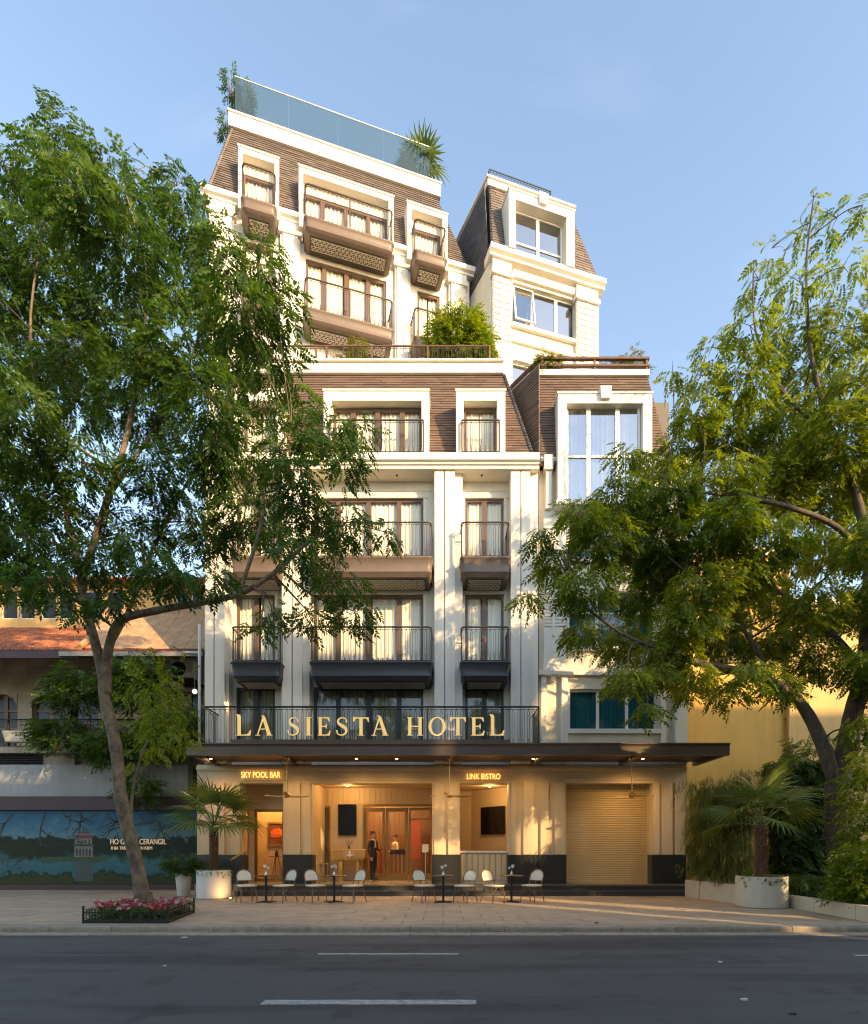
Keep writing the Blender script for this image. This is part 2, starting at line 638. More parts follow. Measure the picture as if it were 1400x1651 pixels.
while ys + SD < 17.35 + 2.6:
    off = -60 + (0.4 if row % 2 else 0.0)
    lim = 0.80 * ys + 0.9
    n = int(120 / SW) - 1
    for i in range(n):
        x = off + i * SW
        cells.append((x, ys))
    ys += SD
    row += 1
far = MB()
near = []
for (x, y) in cells:
    cx = x + SW / 2
    vis = (-0.80 * y - 0.6 < cx < 0.77 * y + 0.6) and y < 17.2 and not (y > 15.6 and abs(cx) > 11)
    if vis:
        near.append((y, x))
    else:
        far.tint = random.random()
        g, z1 = 0.004, ZP
        far.box(x + g, x + SW - g, y + g, y + SD - g, ZP - 0.03, z1)
near.sort()
for (y, x) in near[300:]:
    far.tint = random.random()
    far.box(x + .004, x + SW - .004, y + .004, y + SD - .004, ZP - 0.03, ZP)
for (y, x) in near[:300]:
    M = Matrix.Translation((x, y, ZP + random.uniform(-0.0025, 0.0025))) @ Matrix.Rotation(random.uniform(-.003, .003), 4, 'X') @ Matrix.Rotation(random.uniform(-.003, .003), 4, 'Y')
    mk('paving_slab', random.choice(slab_meshes), pave, M)
tag(far.build('paving', SLAB, pave), kind='stuff')
x = -14.0
while x < 14.0:
    wd = random.choice([1.0, 1.0, 0.86, 1.12])
    m_ = MB()
    m_.tint = random.random()
    e = 0.02
    y0, y1, z1 = KY, KY + 0.295, ZP + random.uniform(-.006, .006)
    m_.extr_x([(y0, -0.01), (y1, -0.01), (y1, z1), (y0 + e * 2, z1), (y0 + e * .4, z1 - e * .5), (y0, z1 - e * 2)], x + .004, x + wd - .004)
    m_.t[0] += 1e-4
    m_.build('kerb_stone', KERB, pave, Matrix.Translation((0, random.uniform(-.006, .006), 0)))
    x += wd
x = -14.0
while x < 14.0:
    wd = random.choice([0.5, 0.5, 0.5, 0.6])
    m_ = MB()
    m_.tint = random.random()
    z1 = 0.018 + random.uniform(-.004, .004)
    m_.hexa([(x + .004, KY - .30, -.01), (x + wd - .004, KY - .30, -.01), (x + wd - .004, KY - .006, -.01), (x + .004, KY - .006, -.01),
             (x + .004, KY - .30, z1 - .006), (x + wd - .004, KY - .30, z1 - .006), (x + wd - .004, KY - .006, z1 + .008), (x + .004, KY - .006, z1 + .008)])
    m_.t[0] += 1e-4
    m_.build('gutter_stone', KERB, pave)
    x += wd
# opposite pavement behind the camera
b = MB()
b.box(-60, 60, -6.0, -2.6, -0.015, ZP)
tag(b.build('pavement', SLAB), kind='structure')

# houses across the street, behind the photographer: they throw the shade on the lower floors
OPP = mat('pale ochre render', (0.66, 0.56, 0.40), 0.85, var=0.15, scale=0.8, streak=0.2)
OPP2 = mat('grey white render', (0.70, 0.67, 0.61), 0.85, var=0.15, scale=0.8, streak=0.2)
ROOFT = mat('terracotta', (0.46, 0.15, 0.068), 0.8, base2=(0.22, 0.085, 0.05), scale=5, bump=0.3, bscale=30, tint=0.3)


def opposite_house(x0, x1, h, m_, label, roof):
    sh = 10.0 * SUN_H.x / -SUN_H.y             # side walls follow the sun, so the shaped gaps let light through
    Y0, Y1 = -6.0, -16.0
    r_ = root('townhouse', ((x0 + x1) / 2, Y0, 0), label, 'house', 'townhouses across the street')
    q = MB()
    q.prism([(x0, Y0), (x0 + sh, Y1), (x1 + sh, Y1), (x1, Y0)], 0, h)
    q.build('wall', m_, r_)
    q = MB()
    q.prism([(x0 - .0, Y0 + .5), (x0 + sh, Y1), (x1 + sh, Y1), (x1 + .0, Y0 + .5)], h + .002, h + 0.35)
    if roof:
        q.rings([[(x0, Y0 + .5, h + .352), (x1, Y0 + .5, h + .352), (x1 + sh, Y1, h + .352), (x0 + sh, Y1, h + .352)],
                 [(x0 + .5 + sh / 2, -10.5, h + roof), (x1 - .5 + sh / 2, -10.5, h + roof), (x1 - .5 + sh / 2, -11, h + roof), (x0 + .5 + sh / 2, -11, h + roof)]])
    q.build('roof', ROOFT if roof else m_, r_)
    for fl in range(int(h / 3.4)):
        nb = max(2, int((x1 - x0) / 2.4))
        for i in range(nb):
            xa = x0 + (x1 - x0) * (i + .5) / nb
            f_ = MB()
            f_.box(xa - .6, xa + .6, Y0 + .003, Y0 + .07, 1.0 + fl * 3.4, 2.9 + fl * 3.4)
            wn = f_.build('window', FRAMEB, r_)
            g_ = MB()
            g_.box(xa - .52, xa + .52, Y0 + .072, Y0 + .08, 1.08 + fl * 3.4, 2.82 + fl * 3.4)
            g_.build('pane', mat_opp, wn)


mat_opp = mat('opposite pane', (0.03, 0.035, 0.04), 0.1)
opposite_house(-16, -2, 9.5, OPP2, 'low grey townhouse across the street at the far end', 1.6)
opposite_house(-2, 9, 10.0, OPP, 'ochre townhouse across the street with tiled roof', .8)
opposite_house(9, 17, 16.6, OPP2, 'grey townhouse across the street with flat roof', 0)
opposite_house(17, 24.15, 20.2, OPP, 'tall ochre townhouse across the street beside the narrow gap', .8)
opposite_house(24.75, 26.25, 20.0, OPP2, 'unseen narrow grey house slice across the street, shaped to let sun streaks through', .5)  # added split: the gaps beside it pass streaks of sun
opposite_house(27.4, 29.3, 19.8, OPP, 'unseen thin ochre house slice across the street, dividing two gaps cut for sunlight', .5)  # thin block left between gaps opened for sun on the piers
opposite_house(30.4, 35, 18.6, OPP2, 'tall grey townhouse across the street beyond the sun gaps', .8)
opposite_house(35, 47, 19.4, OPP, 'wide ochre townhouse across the street', 1.6)
opposite_house(47, 66, 18.0, OPP2, 'wide grey townhouse at the street corner opposite', 1.6)
# ================================================================== facade tools (all in local facade coordinates)
def wall_open(t0, t1, z0, z1, holes, d=0.0, th=0.35):
    """a wall slab with rectangular openings and their reveals, as one clean surface"""
    q = MB()
    ts = sorted({t0, t1, *[h for k in holes for h in k[:2] if t0 < h < t1]})
    zs = sorted({z0, z1, *[h for k in holes for h in k[2:4] if z0 < h < z1]})

    def solid(i, j):
        if i < 0 or j < 0 or i >= len(ts) - 1 or j >= len(zs) - 1:
            return False
        c, e = (ts[i] + ts[i + 1]) / 2, (zs[j] + zs[j + 1]) / 2
        return not any(k[0] < c < k[1] and k[2] < e < k[3] for k in holes)
    for i in range(len(ts) - 1):
        for j in range(len(zs) - 1):
            if not solid(i, j):
                continue
            a, b_, c, e = ts[i], ts[i + 1], zs[j], zs[j + 1]
            q.quad((a, d, c), (b_, d, c), (b_, d, e), (a, d, e))
            q.quad((b_, d + th, c), (a, d + th, c), (a, d + th, e), (b_, d + th, e))
            if not solid(i - 1, j):
                q.quad((a, d + th, c), (a, d, c), (a, d, e), (a, d + th, e))
            if not solid(i + 1, j):
                q.quad((b_, d, c), (b_, d + th, c), (b_, d + th, e), (b_, d, e))
            if not solid(i, j - 1):
                q.quad((a, d + th, c), (b_, d + th, c), (b_, d, c), (a, d, c))
            if not solid(i, j + 1):
                q.quad((a, d, e), (b_, d, e), (b_, d + th, e), (a, d + th, e))
    return q


def curtain(t0, t1, z0, z1, d, m_, parent, M, amp=0.022, per=0.14):
    q = MB()
    n = max(6, int((t1 - t0) / per * 5))
    ph, k2 = random.uniform(0, 6), random.uniform(.6, 1.5)
    top, bot = [], []
    for i in range(n + 1):
        t = t0 + (t1 - t0) * i / n
        y = d + amp * math.sin(2 * math.pi * (t - t0) / per + ph) + .5 * amp * math.sin(2 * math.pi * k2 * (t - t0) / per * .37)
        top.append((t, y, z1))
        bot.append((t, y + .01 * math.sin(i), z0))
    n0 = len(q.v)
    q.v += bot + top
    for i in range(n):
        q.face(n0 + i, n0 + i + 1, n0 + n + 2 + i, n0 + n + 1 + i)
    return q.build('curtain', m_, parent, M, smooth='all')


def window(F, parent, t0, t1, z0, z1, d, cols, fm, gm, cm=None, fw=0.07, mid=None, rows=(), dep=0.07, handle=None, name='window'):
    """a framed window; cols are the relative widths of its lights, rows the heights (0..1) of its transoms"""
    q = MB()
    q.box(t0, t0 + fw, d, d + dep, z0, z1)
    q.box(t1 - fw, t1, d, d + dep, z0, z1)
    q.box(t0 + fw, t1 - fw, d, d + dep, z1 - fw, z1)
    q.box(t0 + fw, t1 - fw, d, d + dep, z0, z0 + fw * 1.2)
    tot = sum(cols)
    edges = [t0]
    for c in cols:
        edges.append(edges[-1] + (t1 - t0) * c / tot)
    edges[-1] = t1
    mw = fw * .9
    for e in edges[1:-1]:
        q.box(e - mw, e + mw, d + .003, d + dep - .003, z0 + fw * 1.2, z1 - fw)
    ze = [z0 + fw * 1.2] + [z0 + (z1 - z0) * r_ for r_ in rows] + [z1 - fw]
    lights = []
    for i in range(len(cols)):
        a = edges[i] + (fw if i == 0 else mw)
        c = edges[i + 1] - (fw if i == len(cols) - 1 else mw)
        for j in range(len(ze) - 1):
            lo = ze[j] + (fw * .5 if j else 0)
            hi = ze[j + 1] - (fw * .5 if j < len(ze) - 2 else 0)
            if j:
                q.box(a, c, d + .006, d + dep - .006, ze[j] - fw * .5, ze[j] + fw * .5)
            lights.append((a, c, lo, hi))
    wn = q.build(name, fm, parent, F.M)
    for (a, c, lo, hi) in lights:
        g = MB()
        g.quad((a - .005, d + dep * .55, lo - .005), (c + .005, d + dep * .55, lo - .005), (c + .005, d + dep * .55, hi + .005), (a - .005, d + dep * .55, hi + .005))
        g.build('pane', gm, wn, F.M @ Matrix.Rotation(random.uniform(-.002, .002), 4, 'Z'))
    if cm:
        mid_ = (t0 + t1) / 2
        gap = random.choice((0, .01, .03, .06, .12))
        curtain(t0 + .02, mid_ - gap, z0 + .03, z1 - .03, d + dep + .055, cm, wn, F.M)
        curtain(mid_ + gap, t1 - .02, z0 + .03, z1 - .03, d + dep + .055, cm, wn, F.M)
    if handle:
        for e in edges[1:-1]:
            if handle == 'all' or abs(e - (t0 + t1) / 2) < .3:
                h = MB()
                h.tube([(e - .02, d - .001, z0 + 1.05), (e - .02, d - .05, z0 + 1.05), (e - .13, d - .05, z0 + 1.05)], .012, 6)
                h.build('handle', BRASS, wn, F.M)
    return wn


def rrect(t0, t1, d0, d1, r_, n=5, back_sq=True):
    """footprint with rounded front corners (front is d0, the smaller d), counter-clockwise from above"""
    p = [(t1, d1), (t0, d1)]
    for k in range(n + 1):
        a = math.pi + math.pi / 2 * k / n
        p.append((t0 + r_ + r_ * math.cos(a), d0 + r_ + r_ * math.sin(a)))
    for k in range(n + 1):
        a = 1.5 * math.pi + math.pi / 2 * k / n
        p.append((t1 - r_ + r_ * math.cos(a), d0 + r_ + r_ * math.sin(a)))
    return p


_bal = {}


def baluster_mesh(h, m_):
    key = (round(h, 2), m_.name)
    if key not in _bal:
        q = MB()
        w_, r_ = .030, .0065
        q.tube([(-w_ * .2, 0, 0), (-w_, 0, .10), (-w_, 0, h - .05), (-w_ * .6, 0, h - .02), (w_ * .6, 0, h - .02), (w_, 0, h - .05), (w_, 0, .10), (w_ * .2, 0, 0)], r_, 4)
        q.tube([(0, 0, .02), (0, 0, h * .22)], r_, 4)
        q.tube([(0, 0, h - .02), (0, 0, h + .05)], r_, 4)
        _bal[key] = q.mesh('baluster', m_)
    return _bal[key]


def rail_run(F, parent, pts, z0, z1, m_, step=.15, hr=.028, post=True, bars=True, hm=None):
    """handrail, bottom rail, corner posts and single balusters along a path of (t, d)"""
    hm = hm or m_
    q = MB()
    q.tube([(t, d, z1) for t, d in pts], hr, 8)
    q.build('handrail', hm, parent, F.M, smooth=True)
    q = MB()
    q.tube([(t, d, z0 + .03) for t, d in pts], .014, 5)
    q.build('bottom_rail', m_, parent, F.M)
    q = MB()
    q.tube([(t, d, z1 - .075) for t, d in pts], .009, 5)
    q.build('upper_rail', m_, parent, F.M)
    if not bars:
        return
    h = z1 - z0 - .13
    me = baluster_mesh(h, m_)
    seg = [(Vector(pts[i]), Vector(pts[i + 1])) for i in range(len(pts) - 1)]
    tot = sum((b_ - a).length for a, b_ in seg)
    n = max(1, int(round(tot / step)))
    for k in range(n):
        s_ = (k + .5) * tot / n
        for a, b_ in seg:
            L_ = (b_ - a).length
            if s_ <= L_:
                p = a + (b_ - a) * (s_ / L_)
                ang = math.atan2(b_.y - a.y, b_.x - a.x)
                mk('baluster', me, parent, F.M @ Matrix.Translation((p.x, p.y, z0 + .035)) @ Matrix.Rotation(ang, 4, 'Z'))
                break
            s_ -= L_


def lattice(F, parent, t0, t1, d0, d1, z):
    """triangular strapwork under a balcony"""
    q = MB()
    c = .15
    h = c * .866
    r_ = .014

    def bar(a, b_):
        a, b_ = Vector(a), Vector(b_)
        u = (b_ - a).normalized()
        v = Vector((-u.y, u.x)) * r_
        q.hexa([(a.x - v.x, a.y - v.y, z - .012), (b_.x - v.x, b_.y - v.y, z - .012), (b_.x + v.x, b_.y + v.y, z - .012), (a.x + v.x, a.y + v.y, z - .012),
                (a.x - v.x, a.y - v.y, z), (b_.x - v.x, b_.y - v.y, z), (b_.x + v.x, b_.y + v.y, z), (a.x + v.x, a.y + v.y, z)])
    rows = int((d1 - d0) / h)
    for j in range(rows + 1):
        y = d0 + j * h
        bar((t0, y), (t1, y))
        if j < rows:
            x = t0
            k = 0
            while x < t1 - c * .5:
                o_ = c / 2 if j % 2 else 0
                bar((x + o_ if x + o_ < t1 else t1, y + r_), (min(t1, x + o_ + c / 2), y + h - r_))
                bar((min(t1, x + o_ + c / 2), y + h - r_), (min(t1, x + o_ + c), y + r_))
                x += c
    o = q.build('lattice', LATTICE, parent, F.M)
    o['kind'] = 'stuff'


def balcony(F, hotel, t0, t1, d_wall, dep, zf, zb, zr, m_=None, post_mid=True):
    """a trough balcony: zf floor edge, zb underside, zr handrail"""
    m_ = m_ or TAUPE
    d0 = d_wall - dep
    r_ = .13
    q = MB()
    H_ = zf - zb
    ring = []
    for z, ins in ((zf, .0), (zf - .03, -.012), (zf - .06, 0), (zf - .09, .03), (zf - H_ * .55, .045), (zf - H_ * .72, .05), (zf - H_ * .78, .035), (zf - H_ * .82, .055), (zb, .13)):
        ring.append([(t, d, z) for t, d in rrect(t0 + ins, t1 - ins, d0 + ins, d_wall + .02, r_)])
    ring.reverse()
    q.rings(ring)
    part = q.build('balcony', m_, hotel, F.M, smooth=50)
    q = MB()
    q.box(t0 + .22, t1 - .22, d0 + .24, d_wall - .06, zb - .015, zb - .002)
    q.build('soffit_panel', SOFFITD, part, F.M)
    lattice(F, part, t0 + .27, t1 - .27, d0 + .29, d_wall - .10, zb - .016)
    n = 5
    e = .05
    path = [(t0 + e, d_wall)] + [(t0 + e + r_ + r_ * math.cos(math.pi + math.pi / 2 * k / n), d0 + e + r_ + r_ * math.sin(math.pi + math.pi / 2 * k / n)) for k in range(n + 1)]
    path += [(t1 - e - r_ + r_ * math.cos(1.5 * math.pi + math.pi / 2 * k / n), d0 + e + r_ + r_ * math.sin(1.5 * math.pi + math.pi / 2 * k / n)) for k in range(n + 1)] + [(t1 - e, d_wall)]
    rail_run(F, part, path, zf, zr, RAIL)
    spots = [(t0 + e, d0 + e + r_), (t1 - e, d0 + e + r_)]
    if post_mid and t1 - t0 > 2.5:
        spots.append(((t0 + t1) / 2, d0 + e))
    for (t, d) in spots:
        q = MB()
        q.box(t - .018, t + .018, d - .018, d + .018, zf, zr)
        q.build('post', RAIL, part, F.M)
    return part


def cladding(F, parent, m_, z0, d0, z1, d1, L0, R0, L1, R1, holes=(), course=.10, lens=(.5, 1.0), name='cladding', th=.028):
    """lapped boards or slates on a sloping plane; every board is its own little wedge"""
    q = MB()
    n = max(1, int(round((z1 - z0) / course)))
    for k in range(n):
        a, b_ = k / n, (k + 1) / n
        za, zb_ = z0 + (z1 - z0) * a, z0 + (z1 - z0) * b_
        da, db = d0 + (d1 - d0) * a, d0 + (d1 - d0) * b_
        la, ra = L0 + (L1 - L0) * a, R0 + (R1 - R0) * a
        lb, rb = L0 + (L1 - L0) * b_, R0 + (R1 - R0) * b_
        spans = [(max(la, lb) if False else la, ra)]
        zm = (za + zb_) / 2
        for h in holes:
            if h[2] < zm < h[3]:
                ns = []
                for s0, s1 in spans:
                    if h[0] > s0 and h[0] < s1:
                        ns.append((s0, h[0]))
                    if h[1] < s1 and h[1] > s0:
                        ns.append((h[1], s1))
                    if h[1] <= s0 or h[0] >= s1:
                        ns.append((s0, s1))
                spans = ns
        for s0, s1 in spans:
            t = s0
            first = True
            while t < s1 - 1e-3:
                ln = random.uniform(*lens)
                if first:
                    ln *= random.uniform(.2, 1)
                    first = False
                e = min(s1, t + ln)
                if s1 - e < lens[0] * .3:
                    e = s1
                q.tint = random.random()
                o_ = random.uniform(0, .006)
                g = .004
                # skew the end boards to follow the hips
                ta, tb = t, e
                ta2 = t + (lb - la) if abs(t - la) < 1e-6 else t
                tb2 = e + (rb - ra) if abs(e - ra) < 1e-6 else e
                q.hexa([(ta + g, da - th - o_, za - .012), (tb - g, da - th - o_, za - .012), (tb - g, da + .01, za - .012), (ta + g, da + .01, za - .012),
                        (ta2 + g, db - .003 - o_, zb_), (tb2 - g, db - .003 - o_, zb_), (tb2 - g, db + .02, zb_), (ta2 + g, db + .02, zb_)])
                t = e
    o = q.build(name, m_, parent, F.M)
    o['kind'] = 'stuff'
    return o


def side_frame(p0, p1):
    """a frame whose x axis runs from world point p0 to p1"""
    d = Vector((p1[0] - p0[0], p1[1] - p0[1], 0))
    return Frame(p0[0], p0[1], math.degrees(math.atan2(d.y, d.x))), d.length


def dormer(F, parent, t0, t1, o0, o1, zb, zt, zo, d0, d1, m_=None, key=False):
    """projecting dormer surround: outer t0..t1, opening o0..o1, opening head zo"""
    q = MB()
    q.box(t0, o0, d0, d1, zb, zo)
    q.box(o1, t1, d0, d1, zb, zo)
    q.box(t0, t1, d0, d1, zo + .0005, zt - .06)
    q.box(t0 - .03, t1 + .03, d0 - .03, d1, zt - .059, zt)
    if key:
        c = (t0 + t1) / 2
        q.hexa([(c - .14, d0 - .10, zo + .10), (c + .14, d0 - .10, zo + .10), (c + .14, d0 - .002, zo + .10), (c - .14, d0 - .002, zo + .10),
                (c - .18, d0 - .13, zt + .10), (c + .18, d0 - .13, zt + .10), (c + .18, d0 + .3, zt + .10), (c - .18, d0 + .3, zt + .10)])
    return q.build('dormer', m_ or TRIM, parent, F.M)


def cornice(F, parent, t0, t1, prof, m_=None, name='cornice'):
    q = MB()
    q.extr_x(prof, t0, t1)
    return q.build(name, m_ or TRIM, parent, F.M)
# ================================================================== the hotel: main block
FM = Frame(0, 18.5)
FG = Frame(0, 18.3)
FT = Frame(gx(335, 19.3), 19.3, 16.2)
hotel = root('hotel_building', (0, 18.3, 0), 'tall cream hotel with brown mansard roofs, trough balconies and a gold sign over its canopy', 'hotel')

# ---- main facade wall, floors one to three
ZC = 13.72                                      # underside of the main cornice
bays = [(383, 445), (507, 683), (750, 812)]
floors = [(4.45, 6.92), (7.47, 10.0), (10.74, 13.18)]
holes = []
wins = []
for bi, (a, c) in enumerate(bays):
    for fi, (z0, z1) in enumerate(floors):
        h = (FM.t(a, .1), FM.t(c, .1), z0, z1)
        holes.append(h)
        wins.append((bi, fi, h))
TL, TR = FM.t(330, -.6), FM.t(868, -.6)
wall_open(TL + .02, TR - .02, 4.33, ZC + .3, holes, 0.0, .35).build('wall', STUCCO, hotel, FM.M)
for bi, fi, (a, c, z0, z1) in wins:
    fm = FRAMED if fi == 0 else FRAMEB
    window(FM, hotel, a, c, z0, z1, .05, (1, 1.25, 1.25, 1) if bi == 1 else (1, 1), fm, GLASSD if fi == 0 else GLASS,
           CURTAINB if fi == 0 else CURTAIN, fw=.085, handle='mid' if fi else None)
    if fi:
        q = MB()                               # slim render surround
        q.box(a - .09, a - .001, -.035, .05, z0, z1)
        q.box(c + .001, c + .09, -.035, .05, z0, z1)
        q.box(a - .13, c + .13, -.05, .05, z1 + .001, z1 + .10)
        q.build('window_surround', TRIM, hotel, FM.M)
# pilasters: stepped strips between the bays
for (a, c, inner) in [(330, 369, ((331, 344), (346, 362))), (453, 499, ((455, 470), (472, 487))), (700, 746, ((701, 716.4), (718, 734))), (823, 868, ((824, 839.4), (841, 855)))]:
    q = MB()
    q.box(FM.t(a, -.42), FM.t(c, -.42), -.42, .02, 4.34, ZC)
    q.build('pilaster', TRIM, hotel, FM.M)
    for (e, f_) in inner:
        q = MB()
        q.box(FM.t(e, -.58), FM.t(f_, -.58), -.58, -.421, 4.34, ZC - .002)
        q.build('pilaster_strip', TRIM, hotel, FM.M)
# lintel panels between pilasters above third floor
q = MB()
q.box(TL, TR, -.02, .1, ZC - .30, ZC - .003)
q.build('frieze', STUCCO, hotel, FM.M)
# soffit downlights
for px in (640, 777):
    q = MB()
    q.lathe([(.035, 0), (.035, .02)], 10, (FM.t(px, -.35), -.35, ZC - .024))
    q.build('soffit_lamp', IRON, hotel, FM.M)
# main cornice
zc = ZC
cornice(FM, hotel, TL - .12, TR + .02, [(.3, zc), (-.66, zc), (-.66, zc + .10), (-.72, zc + .12), (-.72, zc + .17), (-.80, zc + .2), (-.80, zc + .42), (.3, zc + .42)])
ZK = zc + .42                                   # top of the cornice
# balconies floors two and three
SHADEP = mat('shaded balcony paint', (0.046, 0.046, 0.056), 0.45, var=0.15, scale=5)  # second-floor troughs: the shade on them is put into a darker colour
for (a, c) in [(370, 452), (498, 698), (742, 824)]:
    for (fl, fb, rl) in [(7.44, 6.86, 8.52), (10.72, 10.12, 11.80)]:
        dp = 1.05
        balcony(FM, hotel, FM.t(a, -dp), FM.t(c, -dp), 0.0, dp, fl, fb, rl, SHADEP if fl < 9 else None)
# long railing of the first floor over the canopy
RD = 16.9 - 18.5
part = mk('railing', None, hotel, FM.M)
rail_run(FM, part, [(FM.t(330, RD), -.43), (FM.t(330, RD), RD), (FM.t(869, RD), RD), (FM.t(869, RD), -.43)], 4.62, 5.86, IRON, step=.155)
for px in (330, 420, 508, 600, 690, 780, 869):
    q = MB()
    t = FM.t(px, RD)
    q.box(t - .02, t + .02, RD - .02, RD + .02, 4.60, 5.86)
    q.build('post', IRON, part, FM.M)

# ---- lower mansard, floor four
ML0, MR0, ML1, MR1 = TL - .02, FM.t(862, -.45), TL + .5, FM.t(812, .5)
Z4 = ZK + .002
Z5 = 17.62
D40, D41 = -.42, .42
dorm = [(377, 456, 389, 444), (522, 692, 535, 680), (736, 815, 748, 802)]
dh = []
for (a, c, e, f_) in dorm:
    dd = -.68
    dh.append((FM.t(a, dd), FM.t(c, dd), FM.t(e, dd), FM.t(f_, dd)))
cladding(FM, hotel, CLAD, Z4, D40, Z5, D41, ML0, MR0, ML1, MR1, [(a, c, Z4 - .1, 16.1) for a, c, e, f_ in dh], course=.098)
for bi, (a, c, e, f_) in enumerate(dh):
    dormer(FM, hotel, a, c, e, f_, ZK + .003, 16.24, 15.88, -.68, 1.0)
    window(FM, hotel, e, f_, ZK + .01, 15.85, -.38, (1, 1.25, 1.25, 1) if bi == 1 else (1.0,), FRAMEB, GLASS, CURTAIN, fw=.09, handle='mid')
    pr = mk('railing', None, hotel, FM.M)
    rail_run(FM, pr, [(e - .06, -.70), (e - .06, -.76), (f_ + .06, -.76), (f_ + .06, -.70)], ZK + .02, ZK + 1.05, RAIL)
    for t in (e - .06, f_ + .06):
        q = MB()
        q.box(t - .018, t + .018, -.775, -.745, ZK, ZK + 1.05)
        q.build('post', RAIL, pr, FM.M)
# right hip face of the lower mansard
p0 = FM.w(MR0, D40, 0)
p1 = FM.w(MR0 - .1, D40 + 3.2, 0)
FS, LS = side_frame(p0, p1)
cladding(FS, hotel, SLATED, Z4, 0.0, Z5, MR0 - MR1 - .03, 0.0, LS, D41 - D40, LS, course=.13, lens=(.25, .4), name='slates', th=.02)
q = MB()
for k in range(30):                            # hip caps
    a, b_ = k / 30, (k + 1.06) / 30
    pa = Vector((MR0 + (MR1 - MR0) * a, D40 + (D41 - D40) * a, Z4 + (Z5 - Z4) * a))
    pb = Vector((MR0 + (MR1 - MR0) * b_, D40 + (D41 - D40) * b_, Z4 + (Z5 - Z4) * b_))
    q.tint = random.random()
    q.tube([pa + Vector((.01, -.03, 0)), pb + Vector((.01, -.015, 0))], [.055, .045], 6)
o = q.build('hip_caps', SLATED, hotel, FM.M)
o['kind'] = 'stuff'
# terrace edge with its flat fascia
q = MB()
q.box(TL + .3, FM.t(812, .3), .30, 3.9, Z5 + .001, Z5 + .34)
q.box(TL + .25, FM.t(813, .22), .22, .6, Z5 + .341, Z5 + .40)
q.build('terrace_edge', TRIM, hotel, FM.M)
part = mk('railing', None, hotel, FM.M)
ZT = Z5 + .40
rail_run(FM, part, [(TL + .5, .45), (FM.t(791, .45), .45), (FM.t(791, .45), 2.6)], ZT, ZT + .62, RAIL, step=.16, hr=.03, hm=WOODR)
for px in (420, 510, 527, 600, 690, 790):
    q = MB()
    t = FM.t(px, .45)
    q.box(t - .03, t + .03, .42, .48, ZT, ZT + .6)
    q.build('post', WOODR, part, FM.M)

# ---- closed body behind the facade
q = MB()
q.prism([(TL + .05, .37 + .9), (TR - .05, .37 + .9), (TR - .05, 11), (TL + .05, 11)], 4.4, Z5 - .1)
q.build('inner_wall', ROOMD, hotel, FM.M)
q = MB()
q.box(TL + .021, TL + .25, .36, 11, 4.34, ZC + .4)
q.box(TR - .25, TR - .021, .36, 11, 4.34, ZC + .4)
for z in (7.15, 10.4, ZC + .30):
    q.box(TL + .26, TR - .26, .36, 1.2, z, z + .2)
q.build('side_wall', STUCCO, hotel, FM.M)
q = MB()
q.box(TL + .6, FM.t(800, .5), .62, 11, Z5 - .25, Z5 - .002)
q.build('terrace_slab', CONC, hotel, FM.M)

# ---- the set-back tower, turned away to the right
TW = FT.t(757)
z6, z7 = FT.z(490, 492, -.85), FT.z(490, 347, -.85)           # floor edges
z6r, z7r = FT.z(490, 443, -.85), FT.z(490, 294, -.85)
z6b, z7b = FT.z(490, 514, -.85), FT.z(490, 367, -.85)
zcor = FT.z(335, 316, -.2)
tb = [(388, 446, 393, 441), (490, 636, 493, 622), (668, 722, 672, 708)]
zw6 = FT.z(493, 421, .1)
holes = []
for (a, c, e, f_) in tb:
    holes.append((FT.t(e, .1), FT.t(f_, .1), z6, zw6))
    holes.append((FT.t(e, .1), FT.t(f_, .1), 16.9, 19.35))
wall_open(0, TW, 14.5, zcor, holes, 0.0, .35).build('tower_wall', STUCCO, hotel, FT.M)
for i, (a, c, e, f_) in enumerate(tb):
    cols = (1, 1.2, 1.2, 1) if i == 1 else (1.0,)
    window(FT, hotel, FT.t(e, .1), FT.t(f_, .1), z6, zw6, .04, cols, FRAMEB, GLASS, CURTAIN, fw=.09, handle='mid')
    window(FT, hotel, FT.t(e, .1), FT.t(f_, .1), 16.9, 19.35, .1, cols, FRAMEB, GLASS, CURTAIN, fw=.09)
    balcony(FT, hotel, FT.t(a, -.85), FT.t(c, -.85), 0.0, .85, z6, z6b, z6r)
# tower pilasters with capitals
for (a, c) in [(337, 378), (452, 484), (637, 662), (724, 751)]:
    q = MB()
    q.box(FT.t(a, -.12), FT.t(c, -.12), -.12, .01, 14.5, zcor - .45)
    q.box(FT.t(a + 4, -.18), FT.t(c - 4, -.18), -.18, -.121, 14.5, zcor - .452)
    q.box(FT.t(a, -.12) - .06, FT.t(c, -.12) + .06, -.22, .01, zcor - .449, zcor - .30)
    q.box(FT.t(a, -.12) - .03, FT.t(c, -.12) + .03, -.17, .01, zcor - .299, zcor - .001)
    q.build('pilaster', TRIM, hotel, FT.M)
cornice(FT, hotel, -.2, TW + .15, [(.3, zcor), (-.20, zcor), (-.20, zcor + .08), (-.30, zcor + .12), (-.32, zcor + .28), (.3, zcor + .28)])
zm0 = zcor + .282
zm1 = FT.z(372, 207, .62)
TLa, TRa = .02, TW - .05
TLb, TRb = FT.t(375, .7), FT.t(704, .7)
td = [(384, 450, 391, 443), (482, 635, 489, 627), (657, 722, 664, 714)]
tdd = -.34
th_ = []
zd1 = FT.z(482, 265, tdd)
zdo = FT.z(490, 279, tdd)
for (a, c, e, f_) in td:
    th_.append((FT.t(a, tdd), FT.t(c, tdd), FT.t(e, tdd), FT.t(f_, tdd)))
